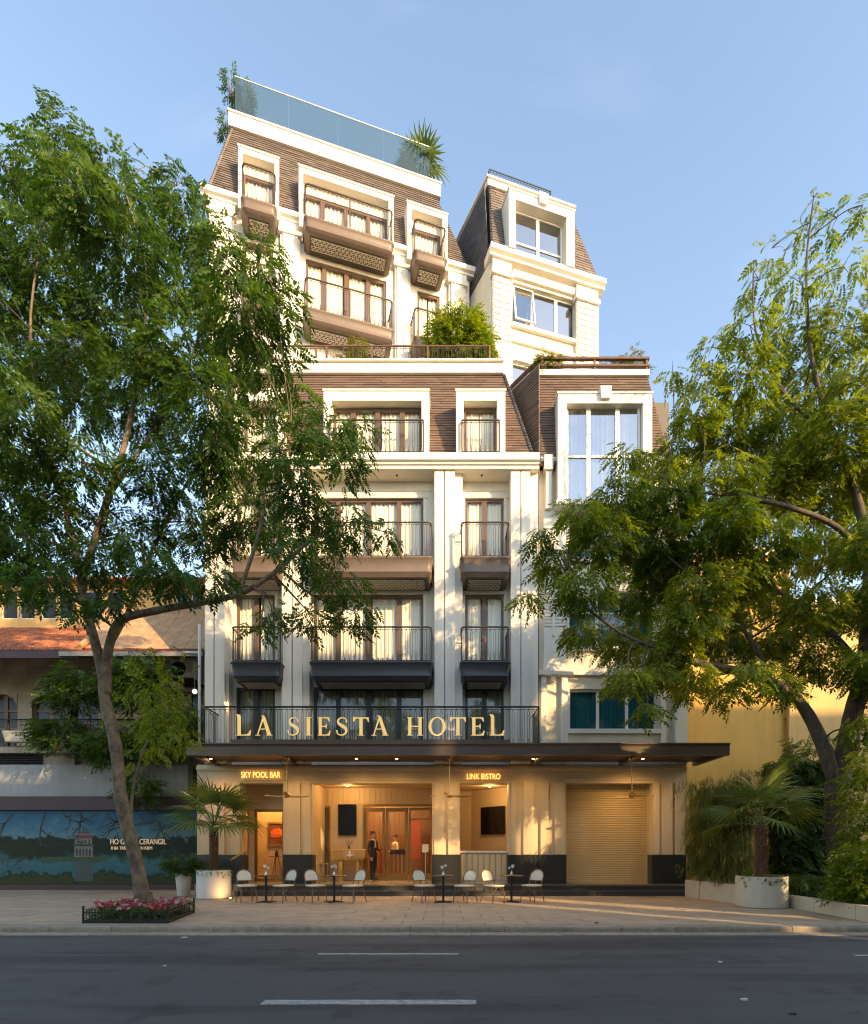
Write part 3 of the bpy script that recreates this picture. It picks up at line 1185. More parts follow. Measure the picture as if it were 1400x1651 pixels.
cladding(FT, hotel, SLATE, zm0, -.12, zm1, .62, TLa, TRa, TLb, TRb, [(a, c, zm0 - .1, zd1 - .1) for a, c, e, f_ in th_], course=.105, lens=(.3, .6), name='slates', th=.030)
for i, (a, c, e, f_) in enumerate(th_):
    dormer(FT, hotel, a, c, e, f_, zm0 - .5, zd1, zdo, tdd, 1.2)
    cols = (1, 1.2, 1.2, 1) if i == 1 else (1.0,)
    window(FT, hotel, e, f_, z7 - .02, zdo - .35, .0, cols, FRAMEB, GLASS, CURTAIN, fw=.08)
    q = MB()
    q.box(e, f_, -.03, .5, zdo - .349, zdo)
    q.build('window_head', STUCCO, hotel, FT.M)
    aa, cc = tb[i][0], tb[i][1]
    balcony(FT, hotel, FT.t(aa, -.9), FT.t(cc, -.9), 0.0, .9, z7, z7b, z7r)
# hip ridge caps at the left
q = MB()
for k in range(26):
    a, b_ = k / 26, (k + 1.06) / 26
    pa = Vector((TLa + (TLb - TLa) * a, -.13 + .74 * a, zm0 + (zm1 - zm0) * a))
    pb = Vector((TLa + (TLb - TLa) * b_, -.13 + .74 * b_, zm0 + (zm1 - zm0) * b_))
    q.tint = random.random()
    q.tube([pa, pb], [.06, .05], 6)
o = q.build('hip_caps', SLATE, hotel, FT.M)
o['kind'] = 'stuff'
# left hip face and right hip face of the tower roof
FS, LS = side_frame(FT.w(TRa, -.12, 0), FT.w(TRa, 3.2, 0))
cladding(FS, hotel, SLATED, zm0, 0.0, zm1, TRa - TRb, 0.0, LS, .74, LS, course=.14, lens=(.28, .42), name='slates', th=.02)
FS, LS = side_frame(FT.w(TLa, 6.0, 0), FT.w(TLa, -.12, 0))
cladding(FS, hotel, SLATE, zm0, 0.0, zm1, TLb - TLa, 0.0, LS, 0, LS - .74, course=.14, lens=(.5, .9), name='slates', th=.02)
# small gutter cameras at the foot of the slates
for px, dy in ((362, -.2), (457, -.2), (650, -.2)):
    q = MB()
    t = FT.t(px, dy)
    q.ball((t, dy, zm0 + .08), .055, 8, 6)
    q.box(t - .03, t + .03, dy - .12, dy, zm0 + .02, zm0 + .08)
    q.build('gutter_lamp', IRON, hotel, FT.M)
# parapet band of the roof terrace
zp1 = FT.z(376, 181, .5)
q = MB()
q.box(TLb - .12, TRb + .12, .50, 6, zm1 - .02, zp1)
q.box(TLb - .16, TRb + .16, .46, .9, zp1 + .001, zp1 + .06)
q.build('roof_parapet', TRIM, hotel, FT.M)
zg = FT.z(380, 123, .62)
part = mk('glass_balustrade', None, hotel, FT.M)
gts = [FT.t(p, .62) for p in (379, 465, 545, 619, 692)]
for a, c in zip(gts, gts[1:]):
    q = MB()
    q.box(a + .006, c - .006, .612, .628, zp1 + .062, zg - .03)
    q.build('glass_panel', GLASSB, part, FT.M)
for (ta, da, tb_, db) in [(gts[0], .62, gts[0] + .0, 5.5), (gts[-1], .62, gts[-1], 5.5)]:
    q = MB()
    q.box(ta - .008, ta + .008, .64, 3.2, zp1 + .062, zg - .03)
    q.build('glass_panel', GLASSB, part, FT.M)
q = MB()
q.tube([(gts[0], 3.2, zg), (gts[0], .62, zg), (gts[-1], .62, zg), (gts[-1], 3.2, zg)], .022, 6)
q.build('handrail', mat('pale metal rail', (.6, .58, .55), .35, metal=.6), part, FT.M)
# back rail seen beside the slates
part = mk('railing', None, hotel, FT.M)
rail_run(FT, part, [(TRb + .15, .9), (TRb + .15, 3.5)], zm1 - .3, zm1 + .75, IRON, step=.14, hr=.02)
rail_run(FT, part, [(TW - .2, 2.6), (TW + .9, 2.6)], zm0 + .75, zm0 + 1.75, IRON, step=.14, hr=.02)
# tower body
q = MB()
q.box(.05, TW - .05, 1.25, 9, 14.5, zm0 + .2)
q.box(TLb + .05, TRb - .02, 1.25, 9, zm0 + .2, zp1 - .2)
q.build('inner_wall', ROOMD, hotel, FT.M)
q = MB()
q.box(.001, .3, .36, 9, 14.5, zcor)
q.box(TW - .3, TW - .001, .36, 9, 14.5, zcor)
q.box(.31, TW - .31, .36, 1.24, z6 - .3, z6 - .05)
q.box(.31, TW - .31, .36, 1.24, zcor - .3, zcor - .01)
q.build('side_wall', STUCCO, hotel, FT.M)

# ================================================================== the annex on the right, white framed windows
FA = Frame(0, 18.35)
annex = root('annex_building', (5.4, 18.35, 0), 'narrow cream annex with white framed windows and slate mansards right of the hotel front', 'building')
AL, AR = FA.t(869, 0) + .01, FA.t(1106, 0)
aw = [(917, 1058, 1113, 1178), (916, 1056, 966, 1046), (916, 1056, 830, 905)]
holes = [(FA.t(a, .15), FA.t(c, .15), FA.z(a, f_, .15), FA.z(a, e, .15)) for a, c, e, f_ in aw]
wall_open(AL, AR, 4.33, 14.0, holes, 0, .35).build('wall', ANNEX, annex, FA.M)
for k, h in enumerate(holes):
    window(FA, annex, *h, .16, (1, 1, 1), FRAMEW, GLASST, CURTAINT, fw=.055, rows=() if k == 0 else (.72,))
    q = MB()
    q.box(h[0] - .10, h[1] + .10, -.10, .14, h[2] - .14, h[2] - .002)
    q.box(h[0] - .07, h[0] - .001, -.03, .1, h[2], h[3] + .08)
    q.box(h[1] + .001, h[1] + .07, -.03, .1, h[2], h[3] + .08)
    q.build('window_sill', TRIM, annex, FA.M)
# pilaster with ribs
zl = FA.z(890, 1088, -.2)
q = MB()
q.box(FA.t(873, -.12), FA.t(881, -.12), -.14, .01, 4.34, zl)
q.box(FA.t(906, -.12), FA.t(916, -.12), -.14, .01, 4.34, zl)
q.box(FA.t(873, -.2) - .08, FA.t(924, -.2), -.24, .01, zl + .001, zl + .16)
q.box(FA.t(925, -.1), AR, -.14, .01, zl + .02, zl + .13)
q.box(FA.t(877, -.15) - .02, FA.t(913, -.15) + .02, -.20, .01, zl + .161, zl + .36)
q.box(FA.t(877, -.15), FA.t(913, -.15), -.15, .01, zl + .361, 12.6)
c = FA.t(893, -.2)
q.box(c - .07, c + .07, -.17, .01, zl - .18, zl - .001)
q.build('pilaster', TRIM, annex, FA.M)
for k in range(16):
    z = FA.z(893, 1010, -.15) + k * .11
    for (e, f_) in ((FA.t(878, -.15) + .01, c - .06), (c + .06, FA.t(912, -.15) - .01)):
        q = MB()
        q.box(e, f_, -.185, -.151, z, z + .07)
        q.build('rib', TRIM, annex, FA.M)
q = MB()
q.box(c - .045, c + .045, -.20, -.152, FA.z(893, 1026, -.15), FA.z(893, 1010, -.15) + 16 * .11)
q.build('rib', TRIM, annex, FA.M)
q = MB()                                       # far edge pilaster
q.box(FA.t(1090, -.12), AR, -.13, .01, 4.34, zl + .02)
q.box(FA.t(1066, -.06), FA.t(1074, -.06), -.07, .01, 4.34, zl + .02)
q.box(FA.t(1080, -.12), AR, -.13, .01, zl + .131, 14.0)
q.build('pilaster', TRIM, annex, FA.M)
# head of the pilaster under the mansard
q = MB()
q.box(FA.t(878, -.3), FA.t(892, -.3), -.34, .01, FA.z(885, 757, -.3), FA.z(885, 734, -.3))
q.box(FA.t(881, -.3), FA.t(890, -.3), -.26, .01, 12.61, FA.z(885, 757, -.3) - .001)
q.box(FA.t(868, -.2), FA.t(903, -.2), -.24, .01, FA.z(895, 745, -.2), FA.z(895, 738, -.2))
q.build('cornice', TRIM, annex, FA.M)
q = MB()
q.box(FA.t(1053, -.2), AR + .05, -.30, .01, 14.001, 14.25)
q.build('cornice', TRIM, annex, FA.M)
# lower annex mansard
za0, za1 = 14.02, FA.z(868, 606, .25)
aL0, aR0 = FA.t(870, -.25), FA.t(1079, -.25)
aL1, aR1 = FA.t(869, .3), FA.t(1044, .3)
dl = (FA.t(900, -.5), FA.t(1052, -.5), FA.t(914, -.5), FA.t(1037, -.5))
zdt = FA.z(900, 632, -.5)
cladding(FA, annex, CLAD, za0, -.25, za1, .30, aL0, aR0, aL1, aR1, [(dl[0], dl[1], 10, zdt - .1)], course=.098)
zdb = FA.z(910, 806, -.5)
dormer(FA, annex, dl[0], dl[1], dl[2], dl[3], zdb, zdt, FA.z(914, 650, -.5), -.5, 1.0, TRIM, key=True)
q = MB()
q.box(dl[0] - .05, dl[1] + .05, -.56, .0, zdb - .16, zdb - .001)
q.build('window_sill', TRIM, annex, FA.M)
zo = FA.z(914, 651, -.3)
window(FA, annex, dl[2] + .02, dl[3] - .02, zdb + .001, zo, -.30, (1, 1.28, 1.0), FRAMEW, GLASSR, CURTAIN, fw=.075, rows=(.475,))
# left flank of the lower annex roof, running back and left
pA0, pA1 = FA.w(aL0, -.25, 0), FA.w(aL0, -.25, 0) + Vector((-.74, 1.0, 0)).normalized() * 4.5
FS, LS = side_frame(pA1, pA0)
cladding(FS, annex, CLAD, za0 - .4, 0.0, za1, .02, 0.0, LS, 0.0, LS - .02, course=.098, lens=(.8, 1.6), name='cladding')
q = MB()
for k in range(34):
    a, b_ = k / 34, (k + 1.1) / 34
    q.tint = random.random()
    q.tube([(aL0 + (aL1 - aL0) * a, -.27 + .56 * a, za0 + (za1 - za0) * a), (aL0 + (aL1 - aL0) * b_, -.255 + .56 * b_, za0 + (za1 - za0) * b_)], [.05, .038], 6)
o = q.build('hip_caps', SLATED, annex, FA.M)
o['kind'] = 'stuff'
# terrace fascia
zf0, zf1 = za1 + .002, FA.z(868, 595, .2)
q = MB()
q.prism([(aL1 - .02, .2), (aR1 + .05, .2), (aR1 + .05, 5), (aL1 - 3.0, 4.1 + .2)], zf0, zf1)
q.build('terrace_edge', TRIM, annex, FA.M)
# timber rails of the annex terrace: two fat rails on posts
part = mk('railing', None, annex, FA.M)
for (y, hh) in ((577, .07), (589, .06)):
    zz = FA.z(868, y, .3)
    for a, c in (((aL1 + .05, .3), (aR1 + .06, .3)), ((aL1 + .05, .3), (aL1 - 2.6, 3.9)), ((aR1 + .0, .36), (aR1, 3.9))):
        q = MB()
        va, vc = Vector(a), Vector(c)
        u = (vc - va).normalized()
        v = Vector((-u.y, u.x)) * .06
        q.hexa([(va.x - v.x, va.y - v.y, zz - hh), (vc.x - v.x, vc.y - v.y, zz - hh), (vc.x + v.x, vc.y + v.y, zz - hh), (va.x + v.x, va.y + v.y, zz - hh),
                (va.x - v.x, va.y - v.y, zz), (vc.x - v.x, vc.y - v.y, zz), (vc.x + v.x, vc.y + v.y, zz), (va.x + v.x, va.y + v.y, zz)])
        q.build('rail_board', WOODR, part, FA.M)
for s_ in (0.02, .5, .98):
    q = MB()
    t = aL1 + .05 + (aR1 - aL1) * s_
    q.box(t - .035, t + .035, .27, .33, zf1, FA.z(868, 577, .3) - .071)
    q.build('post', WOODR, part, FA.M)
q = MB()                                       # body of the lower annex
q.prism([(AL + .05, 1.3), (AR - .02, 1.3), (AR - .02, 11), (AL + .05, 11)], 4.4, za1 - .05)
q.build('inner_wall', ROOMD, annex, FA.M)
q = MB()
q.box(AR - .3, AR - .001, .36, 11, .42, 13.99)
for h in holes:
    q.box(AL + .1, AR - .31, .36, 1.29, h[3] + .2, h[3] + .35)
q.build('side_wall', ANNEX, annex, FA.M)
FS, LS = side_frame(FA.w(aR0, -.25, 0), FA.w(aR0, 5.0, 0))
cladding(FS, annex, CLAD, za0 + .2, 0.0, za1, aR0 - aR1, 0.0, LS, .55, LS, course=.098, lens=(.8, 1.6), name='cladding')

# ---- upper annex tower
FB = Frame(gx(790, 20.8), 20.8, 16.2)
BW = FB.t(967, -.05)
zb0 = FB.z(790, 412, -.2)
bw = (FB.t(825, .12), FB.t(927, .12))
zwb, zwt = FB.z(825, 528, .12), FB.z(825, 459, .12)
zwb5, zwt5 = 16.6, FB.z(825, 583, .12)
holes = [(bw[0], bw[1], zwb, zwt), (bw[0], bw[1], zwb5, zwt5)]
wall_open(0, BW, 13.5, zb0, holes, 0, .35).build('tower_wall', ANNEX, annex, FB.M)
window(FB, annex, bw[0], bw[1], zwb, zwt, .14, (1, 1.2, .95), FRAMEW, GLASSR, None, fw=.065)
window(FB, annex, bw[0], bw[1], zwb5, zwt5, .14, (1, 1.2, .95), FRAMEW, GLASSR, None, fw=.065)
# the top-hung sash that stands open
sash = mk('open_sash', None, annex, FB.M)
SM = FB.M @ Matrix.Translation((bw[0] + .04, .12, zwt - .05)) @ Matrix.Rotation(R(-10), 4, 'X')
sw, sh = (bw[1] - bw[0]) / 3.15 - .02, zwt - zwb - .12
q = MB()
f_ = .055
q.box(0, f_, -.05, 0, -sh, 0)
q.box(sw - f_, sw, -.05, 0, -sh, 0)
q.box(f_, sw - f_, -.05, 0, -f_, 0)
q.box(f_, sw - f_, -.05, 0, -sh, -sh + f_)
q.build('sash_frame', FRAMEW, sash, SM)
q = MB()
q.quad((f_, -.025, -sh + f_), (sw - f_, -.025, -sh + f_), (sw - f_, -.025, -f_), (f_, -.025, -f_))
q.build('pane', GLASSR, sash, SM)
for k, (zz) in enumerate((zwb, zwb - .55)):
    q = MB()
    q.box(bw[0] - .05, bw[1] + .12, -.14 + .04 * k, .1, zz - .13, zz - .003)
    q.build('window_sill', TRIM, annex, FB.M)
for (a, c) in ((795, 823), (930, 963)):
    t0, t1 = FB.t(a, -.14), FB.t(c, -.14)
    ztop = zb0 - .30
    q = MB()
    q.box(t0, t1, -.14, .01, 13.5, ztop - .30)
    q.box(t0 - .07, t1 + .07, -.26, .01, ztop - .299, ztop - .12)
    q.box(t0 - .02, t1 + .02, -.19, .01, ztop - .119, zb0 - .001)
    q.build('pilaster', TRIM, annex, FB.M)
    cc = (t0 + t1) / 2
    for k in range(10):
        z = ztop - .52 - k * .235
        for e, f2 in ((t0 + .03, cc - .05), (cc + .05, t1 - .03)):
            q = MB()
            q.box(e, f2, -.175, -.141, z, z + .185)
            q.build('rib', TRIM, annex, FB.M)
    q = MB()
    q.box(cc - .03, cc + .03, -.185, -.142, ztop - .52 - 9.4 * .235, ztop - .302)
    q.build('rib', TRIM, annex, FB.M)
cornice(FB, annex, -.10, BW + .10, [(.3, zb0), (-.28, zb0), (-.28, zb0 + .08), (-.40, zb0 + .14), (-.40, zb0 + .32), (.3, zb0 + .32)])
cornice(FB, annex, FB.t(823, -.1) + .1, FB.t(930, -.1) - .1, [(.01, zb0 - .36), (-.10, zb0 - .36), (-.16, zb0 - .26), (-.16, zb0 - .16), (.01, zb0 - .16)], name='string_course')
zu0 = zb0 + .322
zu1 = FB.z(790, 303, .5)
ud = (FB.t(821, -.45), FB.t(927, -.45), FB.t(832, -.45), FB.t(914, -.45))
zut, zuo = FB.z(821, 301, -.45), FB.z(832, 321, -.45)
bL0, bR0 = .02, BW - .05
bL1, bR1 = FB.t(789, .5), FB.t(910, .5) + .35
cladding(FB, annex, SLATE, zu0, -.16, zu1, .5, bL0, bR0, bL1, bR1, [(ud[0], ud[1], zu0 - .1, zut - .08)], course=.125, lens=(.22, .4), name='slates', th=.022)
dormer(FB, annex, *ud, zu0 - .02, zut, zuo, -.45, 1.2, TRIM, key=True)
window(FB, annex, ud[2] + .01, ud[3] - .01, zu0, zuo - .01, -.12, (1, 1), FRAMEW, GLASSR, None, fw=.07, rows=(.33,))
# left flank: cream wall below, dark slates above
dirb = (-FB.u * .18 + FB.n).normalized()
pB1 = FB.w(0, 0, 0) + dirb * 5.0
FS, LS = side_frame(pB1, FB.w(0, 0, 0))
q = MB()
q.box(0, LS - .005, 0, .3, 13.5, zb0 + .31)
q.build('side_wall', ANNEX, annex, FS.M)
cladding(FS, annex, SLATED, zu0 - .3, -.03, zu1 + .02, .06, 0, LS - .02, 0, LS - .48, course=.12, lens=(.22, .4), name='slates', th=.018)
q = MB()
for k in range(24):
    a, b_ = k / 24, (k + 1.1) / 24
    q.tint = random.random()
    q.tube([(bL0 + (bL1 - bL0) * a, -.18 + .66 * a, zu0 + (zu1 - zu0) * a), (bL0 + (bL1 - bL0) * b_, -.165 + .66 * b_, zu0 + (zu1 - zu0) * b_)], [.05, .04], 6)
o = q.build('hip_caps', SLATED, annex, FB.M)
o['kind'] = 'stuff'
FS2, LS2 = side_frame(FB.w(bR0, -.16, 0), FB.w(bR0, 4, 0))
cladding(FS2, annex, SLATE, zu0, 0, zu1, bR0 - bR1, 0, LS2, .66, LS2, course=.125, lens=(.22, .4), name='slates', th=.022)
# parapet and iron rail on top
zq = FB.z(790, 286, .4)
q = MB()
bb = FS.M.inverted() @ FB.M
pl = Vector((bL1 - .1, .42))
q.prism([(bL1 - .08, .42), (bR1 + .06, .42), (bR1 + .06, 5), (bL1 - .95, 5)], zu1 + .021, zq)
q.prism([(bL1 - .13, .36), (bR1 + .1, .36), (bR1 + .1, 5.05), (bL1 - 1.0, 5.05)], zq + .001, zq + .07)
q.build('roof_parapet', TRIM, annex, FB.M)
part = mk('railing', None, annex, FB.M)
zr0 = zq + .07
rail_run(FB, part, [(bL1 + .05, 3.0), (bL1 + .05, .6), (FB.t(889, .6), .6), (FB.t(889, .6), 1.1)], zr0, zr0 + .5, IRON, step=.125, hr=.022)
q = MB()
q.box(.32, BW - .05, 1.3, 8, 13.5, zu1)
q.build('inner_wall', ROOMD, annex, FB.M)
q = MB()
q.box(BW - .3, BW - .001, .36, 8, 13.5, zb0 - .01)
q.build('side_wall', ANNEX, annex, FB.M)
# ================================================================== ground floor, canopy, entrance
ZF = 0.42                                       # entrance floor level
GL, GR = FG.t(318), FG.t(1106)
open_px = [(390, 457), (503, 697), (742, 820), (913, 1052)]
ZH = 3.71
holes = [(FG.t(a), FG.t(c), ZF - .5, ZH) for a, c in open_px]
wall_open(GL, GR, ZF - .3, 4.325, holes, 0, .42).build('ground_floor_wall', TRAV, hotel, FG.M)
for (a, c) in [(322, 362), (372, 387), (460, 484), (489, 501), (700, 716), (723, 740), (824, 833), (844, 861), (872, 885), (895, 911), (1056, 1064), (1071, 1085), (1090, 1104)]:
    q = MB()
    e = .07
    q.box(FG.t(a, -e), FG.t(c, -e), -e, -.0005, 1.381, ZH + .02)
    q.build('pilaster_strip', TRAV, hotel, FG.M)
for (a, c) in [(318, 390), (457, 503), (697, 742), (820, 868), (868.3, 913), (1052, 1106)]:
    q = MB()
    q.box(FG.t(a, -.1) - .01, FG.t(c, -.1) + .01, -.1, .43, ZF, 1.37)
    q.box(FG.t(a, -.1) + .06, FG.t(c, -.1) - .06, -.118, -.1005, ZF + .12, 1.28)
    q.build('plinth', GRANITE, hotel, FG.M)
for (a, c), h in zip(open_px, holes):           # plain architraves round the openings
    q = MB()
    q.box(h[0] - .10, h[0], -.03, -.001, 1.38, ZH + .10)
    q.box(h[1], h[1] + .10, -.03, -.001, 1.38, ZH + .10)
    q.box(h[0] - .10, h[1] + .10, -.045, -.002, ZH + .101, ZH + .16)
    q.box(h[0] + .001, h[1] - .001, -.03, -.001, ZH, ZH + .10)
    q.build('architrave', TRAV, hotel, FG.M)
cornice(FG, hotel, GL, GR, [(.0, 4.12), (-.06, 4.12), (-.09, 4.18), (-.09, 4.25), (.0, 4.25)], TRAV, 'ceiling_mould')
# granite steps, laid in blocks
sx0, sx1 = FG.t(385, -1.0), FG.t(1110, -1.0)
for (y0, y1, z0, z1) in [(17.0, 17.42, ZP - .02, .27), (17.38, 18.12, .272, .42)]:
    x = sx0
    while x < sx1 - .05:
        wd = min(random.choice([1.5, 1.8, 2.1]), sx1 - x)
        if sx1 - (x + wd) < .6:
            wd = sx1 - x
        q = MB()
        q.extr_x([(y0, z0), (y1, z0), (y1, z1), (y0 - .03, z1), (y0 - .03, z1 - .035), (y0, z1 - .04)], x + .003, x + wd - .003)
        q.build('step_block', STEPST, hotel)
        x += wd
FLOORST = mat('polished beige floor', (0.36, 0.29, 0.20), 0.25, var=0.15, scale=3)
q = MB()
q.box(GL, GR, 18.12, 27.0, .0, ZF)
q.build('entrance_floor', FLOORST, hotel)
# ceiling over the recesses
q = MB()
q.box(GL + .05, GR - .05, .425, 9.0, 3.80, 3.92)
q.box(GL + .05, GR - .05, .425, 9.0, 4.28, 4.32)
q.build('recess_ceiling', TRAV, hotel, FG.M)
LOBW = mat('warm timber panelling', (0.26, 0.125, 0.055), 0.45, var=0.35, scale=5, stretch=(6, 6, .5))
LOBP = mat('warm plaster', (0.62, 0.50, 0.34), 0.7, var=0.06)

# recess B: entrance. back wall with the doors and side window
RB = 2.15
b0, b1 = FG.t(503) - .02, FG.t(697) + .02
dx0, dx1 = FG.t(588, RB), FG.t(697, RB)
sw0, sw1 = FG.t(507, RB), FG.t(533, RB)
ZD = FG.z(600, 1300, RB)
wall_open(b0 - .6, b1 + .35, ZF, 3.80, [(dx0, dx1, ZF - .1, ZD), (sw0, sw1, ZF + .12, ZD)], RB, .15).build('entrance_wall', mat('grooved cream panelling', (0.60, 0.50, 0.37), 0.6, var=0.1, scale=2), hotel, FG.M)
for k in range(22):                            # grooved boards over the doors
    t = b0 - .3 + k * .195
    if t < b1:
        q = MB()
        q.box(t + .006, t + .189, RB - .02, RB - .0005, ZD + .05, 3.79)
        q.build('wall_board', TRAV, hotel, FG.M)
q = MB()
q.box(b0 - .13, b0 - .005, .425, RB - .001, ZF, 3.79)
q.build('recess_side', TRAV, hotel, FG.M)
q = MB()
q.box(b1 + .005, b1 + .13, .425, RB - .001, ZF, 3.79)
q.build('recess_side', TRAV, hotel, FG.M)
BRONZE = mat('golden bronze door frame', (0.40, 0.24, 0.085), 0.35, metal=0.55, var=0.15, scale=4)
window(FG, hotel, sw0, sw1, ZF + .12, ZD, RB + .02, (1,), BRONZE, GLASSD, CURTAINB, fw=.06, rows=(.42,))
# two glazed door leaves and a fixed light
leafs = [(588, 621), (622, 658), (660, 697)]
for i, (a, c) in enumerate(leafs):
    t0, t1 = FG.t(a, RB), FG.t(c, RB)
    f_ = .10 if i < 2 else .06
    q = MB()
    d0, d1 = RB + .03, RB + .09
    q.box(t0, t0 + f_, d0, d1, ZF + .01, ZD - .06)
    q.box(t1 - f_, t1, d0, d1, ZF + .01, ZD - .06)
    q.box(t0 + f_, t1 - f_, d0, d1, ZD - .06 - f_ * 1.4, ZD - .06)
    q.box(t0 + f_, t1 - f_, d0, d1, ZF + .01, ZF + .26)
    if i == 2:
        q.box(t0 + f_, t1 - f_, d0 + .01, d1 - .01, ZD - .5, ZD - .45)
        q.box(t0 + f_, t1 - f_, d0 + .01, d1 - .01, ZF + 1.15, ZF + 1.19)
    dr = q.build('door' if i < 2 else 'fixed_light', BRONZE, hotel, FG.M)
    q = MB()
    q.quad((t0 + f_, RB + .06, ZF + .26), (t1 - f_, RB + .06, ZF + .26), (t1 - f_, RB + .06, ZD - .06 - f_ * 1.4), (t0 + f_, RB + .06, ZD - .06 - f_ * 1.4))
    q.build('pane', GLASS, dr, FG.M)
    if i < 2:
        hx = t1 - .05 if i == 0 else t0 + .05
        q = MB()
        q.tube([(hx, d0, ZF + .75), (hx, d0 - .06, ZF + .75), (hx, d0 - .06, ZF + 1.65), (hx, d0, ZF + 1.65)], .016, 6)
        q.build('handle', BRASS, dr, FG.M)
q = MB()
q.box(dx0 - .07, dx1 + .02, RB - .03, RB + .02, ZD + .0005, ZD + .07)
q.box(dx0 - .07, dx0 - .001, RB - .03, RB + .02, ZF, ZD)
q.build('door_surround', BRONZE, hotel, FG.M)
# lobby room behind
q = MB()
x0, x1, y0, y1 = b0 - 1.2, b1 + .6, RB + .151, RB + 4.6
q.quad((x0, y1, ZF), (x1, y1, ZF), (x1, y1, 3.8), (x0, y1, 3.8))
q.quad((x0, y0, ZF), (x0, y1, ZF), (x0, y1, 3.8), (x0, y0, 3.8))
q.quad((x1, y0, ZF), (x1, y1, ZF), (x1, y1, 3.8), (x1, y0, 3.8))
q.build('lobby_wall', LOBW, hotel, FG.M)
for k in range(26):                            # timber boards of the lobby back wall
    t = x0 + k * (x1 - x0) / 26
    q = MB()
    q.box(t + .008, t + (x1 - x0) / 26 - .008, y1 - .03, y1 - .001, ZF + .1, 3.2)
    q.build('lobby_panel', LOBW, hotel, FG.M)

# recess A: glazed door with the painting behind
RA = 1.1
a0, a1 = FG.t(390) - .02, FG.t(457) + .02
zA = FG.z(430, 1305, RA)
wall_open(a0 - .5, a1 + .1, ZF, 3.80, [(FG.t(410, RA), FG.t(459, RA), ZF - .1, zA), (FG.t(378, RA), FG.t(401, RA), ZF + .2, zA)], RA, .12).build('entrance_wall', LOBP, hotel, FG.M)
q = MB()
q.box(a1 + .005, a1 + .12, .425, RA - .001, ZF, 3.79)
q.build('recess_side', TRAV, hotel, FG.M)
window(FG, hotel, FG.t(410, RA), FG.t(459, RA), ZF + .01, zA, RA + .02, (1,), BRONZE, GLASS, None, fw=.09, name='door')
window(FG, hotel, FG.t(378, RA), FG.t(401, RA), ZF + .2, zA, RA + .02, (1,), BRONZE, GLASS, None, fw=.05)
q = MB()
x0a, x1a, y1a = a0 - 1.0, a1 + .12, RA + 1.6
q.quad((x0a, y1a, ZF), (x1a, y1a, ZF), (x1a, y1a, 3.8), (x0a, y1a, 3.8))
q.quad((x0a, RA + .13, ZF), (x0a, y1a, ZF), (x0a, y1a, 3.8), (x0a, RA + .13, 3.8))
q.quad((x1a, RA + .13, ZF), (x1a, y1a, ZF), (x1a, y1a, 3.8), (x1a, RA + .13, 3.8))
q.build('lobby_wall', LOBP, hotel, FG.M)

# recess C: open bistro room with a panelled breast wall
c0, c1 = FG.t(742) - .02, FG.t(820) + .02
q = MB()
q.quad((c0 - .3, .43, ZF), (c0 - .3, 3.2, ZF), (c0 - .3, 3.2, 3.8), (c0 - .3, .43, 3.8))
q.quad((c0 - .3, 3.2, ZF), (c0 + .55, 3.2, ZF), (c0 + .55, 3.2, 3.8), (c0 - .3, 3.2, 3.8))
q.quad((c0 + .55, 3.2, ZF), (c1 + .45, 1.7, ZF), (c1 + .45, 1.7, 3.8), (c0 + .55, 3.2, 3.8))
q.quad((c1 + .45, 1.7, ZF), (c1 + .45, .43, ZF), (c1 + .45, .43, 3.8), (c1 + .45, 1.7, 3.8))
q.build('bistro_wall', LOBP, hotel, FG.M)
BREAST = mat('cream panelled breast wall', (0.58, 0.47, 0.30), 0.55, var=0.08, scale=3)
q = MB()
q.box(c0 + .02, c1 - .02, .14, .24, ZF, 1.44)
bw_ = q.build('breast_wall', BREAST, hotel, FG.M)
q = MB()
q.box(c0 + .021, c1 - .021, .08, .30, 1.441, 1.50)
q.build('sill', TRIM, bw_, FG.M)
n = 8
for k in range(n):
    q = MB()
    a_ = c0 + .05 + (c1 - c0 - .1) * k / n
    q.box(a_ + .02, a_ + (c1 - c0 - .1) / n - .02, .11, .139, ZF + .12, 1.40)
    q.build('panel', BREAST, bw_, FG.M)

# recess D: roller shutter
s0, s1 = FG.t(913), FG.t(1052)
SHUT = mat('beige roller shutter', (0.54, 0.385, 0.185), 0.5, var=0.06, scale=2, metal=0.15)
q = MB()
z = ZF
while z < 3.70:
    q.extr_x([(.40, z), (.345, z + .004), (.338, z + .03), (.345, z + .056), (.40, z + .0595)], s0 + .06, s1 - .06)
    z += .06
sh_ = q.build('roller_shutter', SHUT, hotel, FG.M)
sh_['kind'] = 'stuff'
for e in (s0, s1 - .06):
    q = MB()
    q.box(e + .0, e + .06, .30, .419, ZF, 3.71)
    q.build('shutter_guide', SHUT, hotel, FG.M)

# ---- canopy
CF = 16.05 - 18.3
k0, k1 = FG.t(300, CF), FG.t(1177, CF)
can = mk('canopy', None, hotel, FG.M)
q = MB()
q.extr_x([(CF, 4.25), (CF + .14, 4.25), (CF + .14, 4.50), (CF + .2, 4.50), (CF + .2, 4.60), (CF - .05, 4.60), (CF - .05, 4.56), (CF - .02, 4.54), (CF, 4.50)], k0, k1)
q.build('fascia', CANOPY, can, FG.M)
for e, f_ in ((k0, k0 + .12), (k1 - .12, k1)):
    q = MB()
    q.box(e, f_, CF + .141, -.10, 4.26, 4.499)
    q.build('end_fascia', CANOPY, can, FG.M)
q = MB()
q.box(k0 + .01, k1 - .01, CF + .201, -.095, 4.501, 4.595)
q.build('deck', CANOPY, can, FG.M)
SOFF = mat('brown boarded soffit', (0.11, 0.075, 0.055), 0.5, var=0.25, scale=4, stretch=(.5, 4, 1))
n = 13
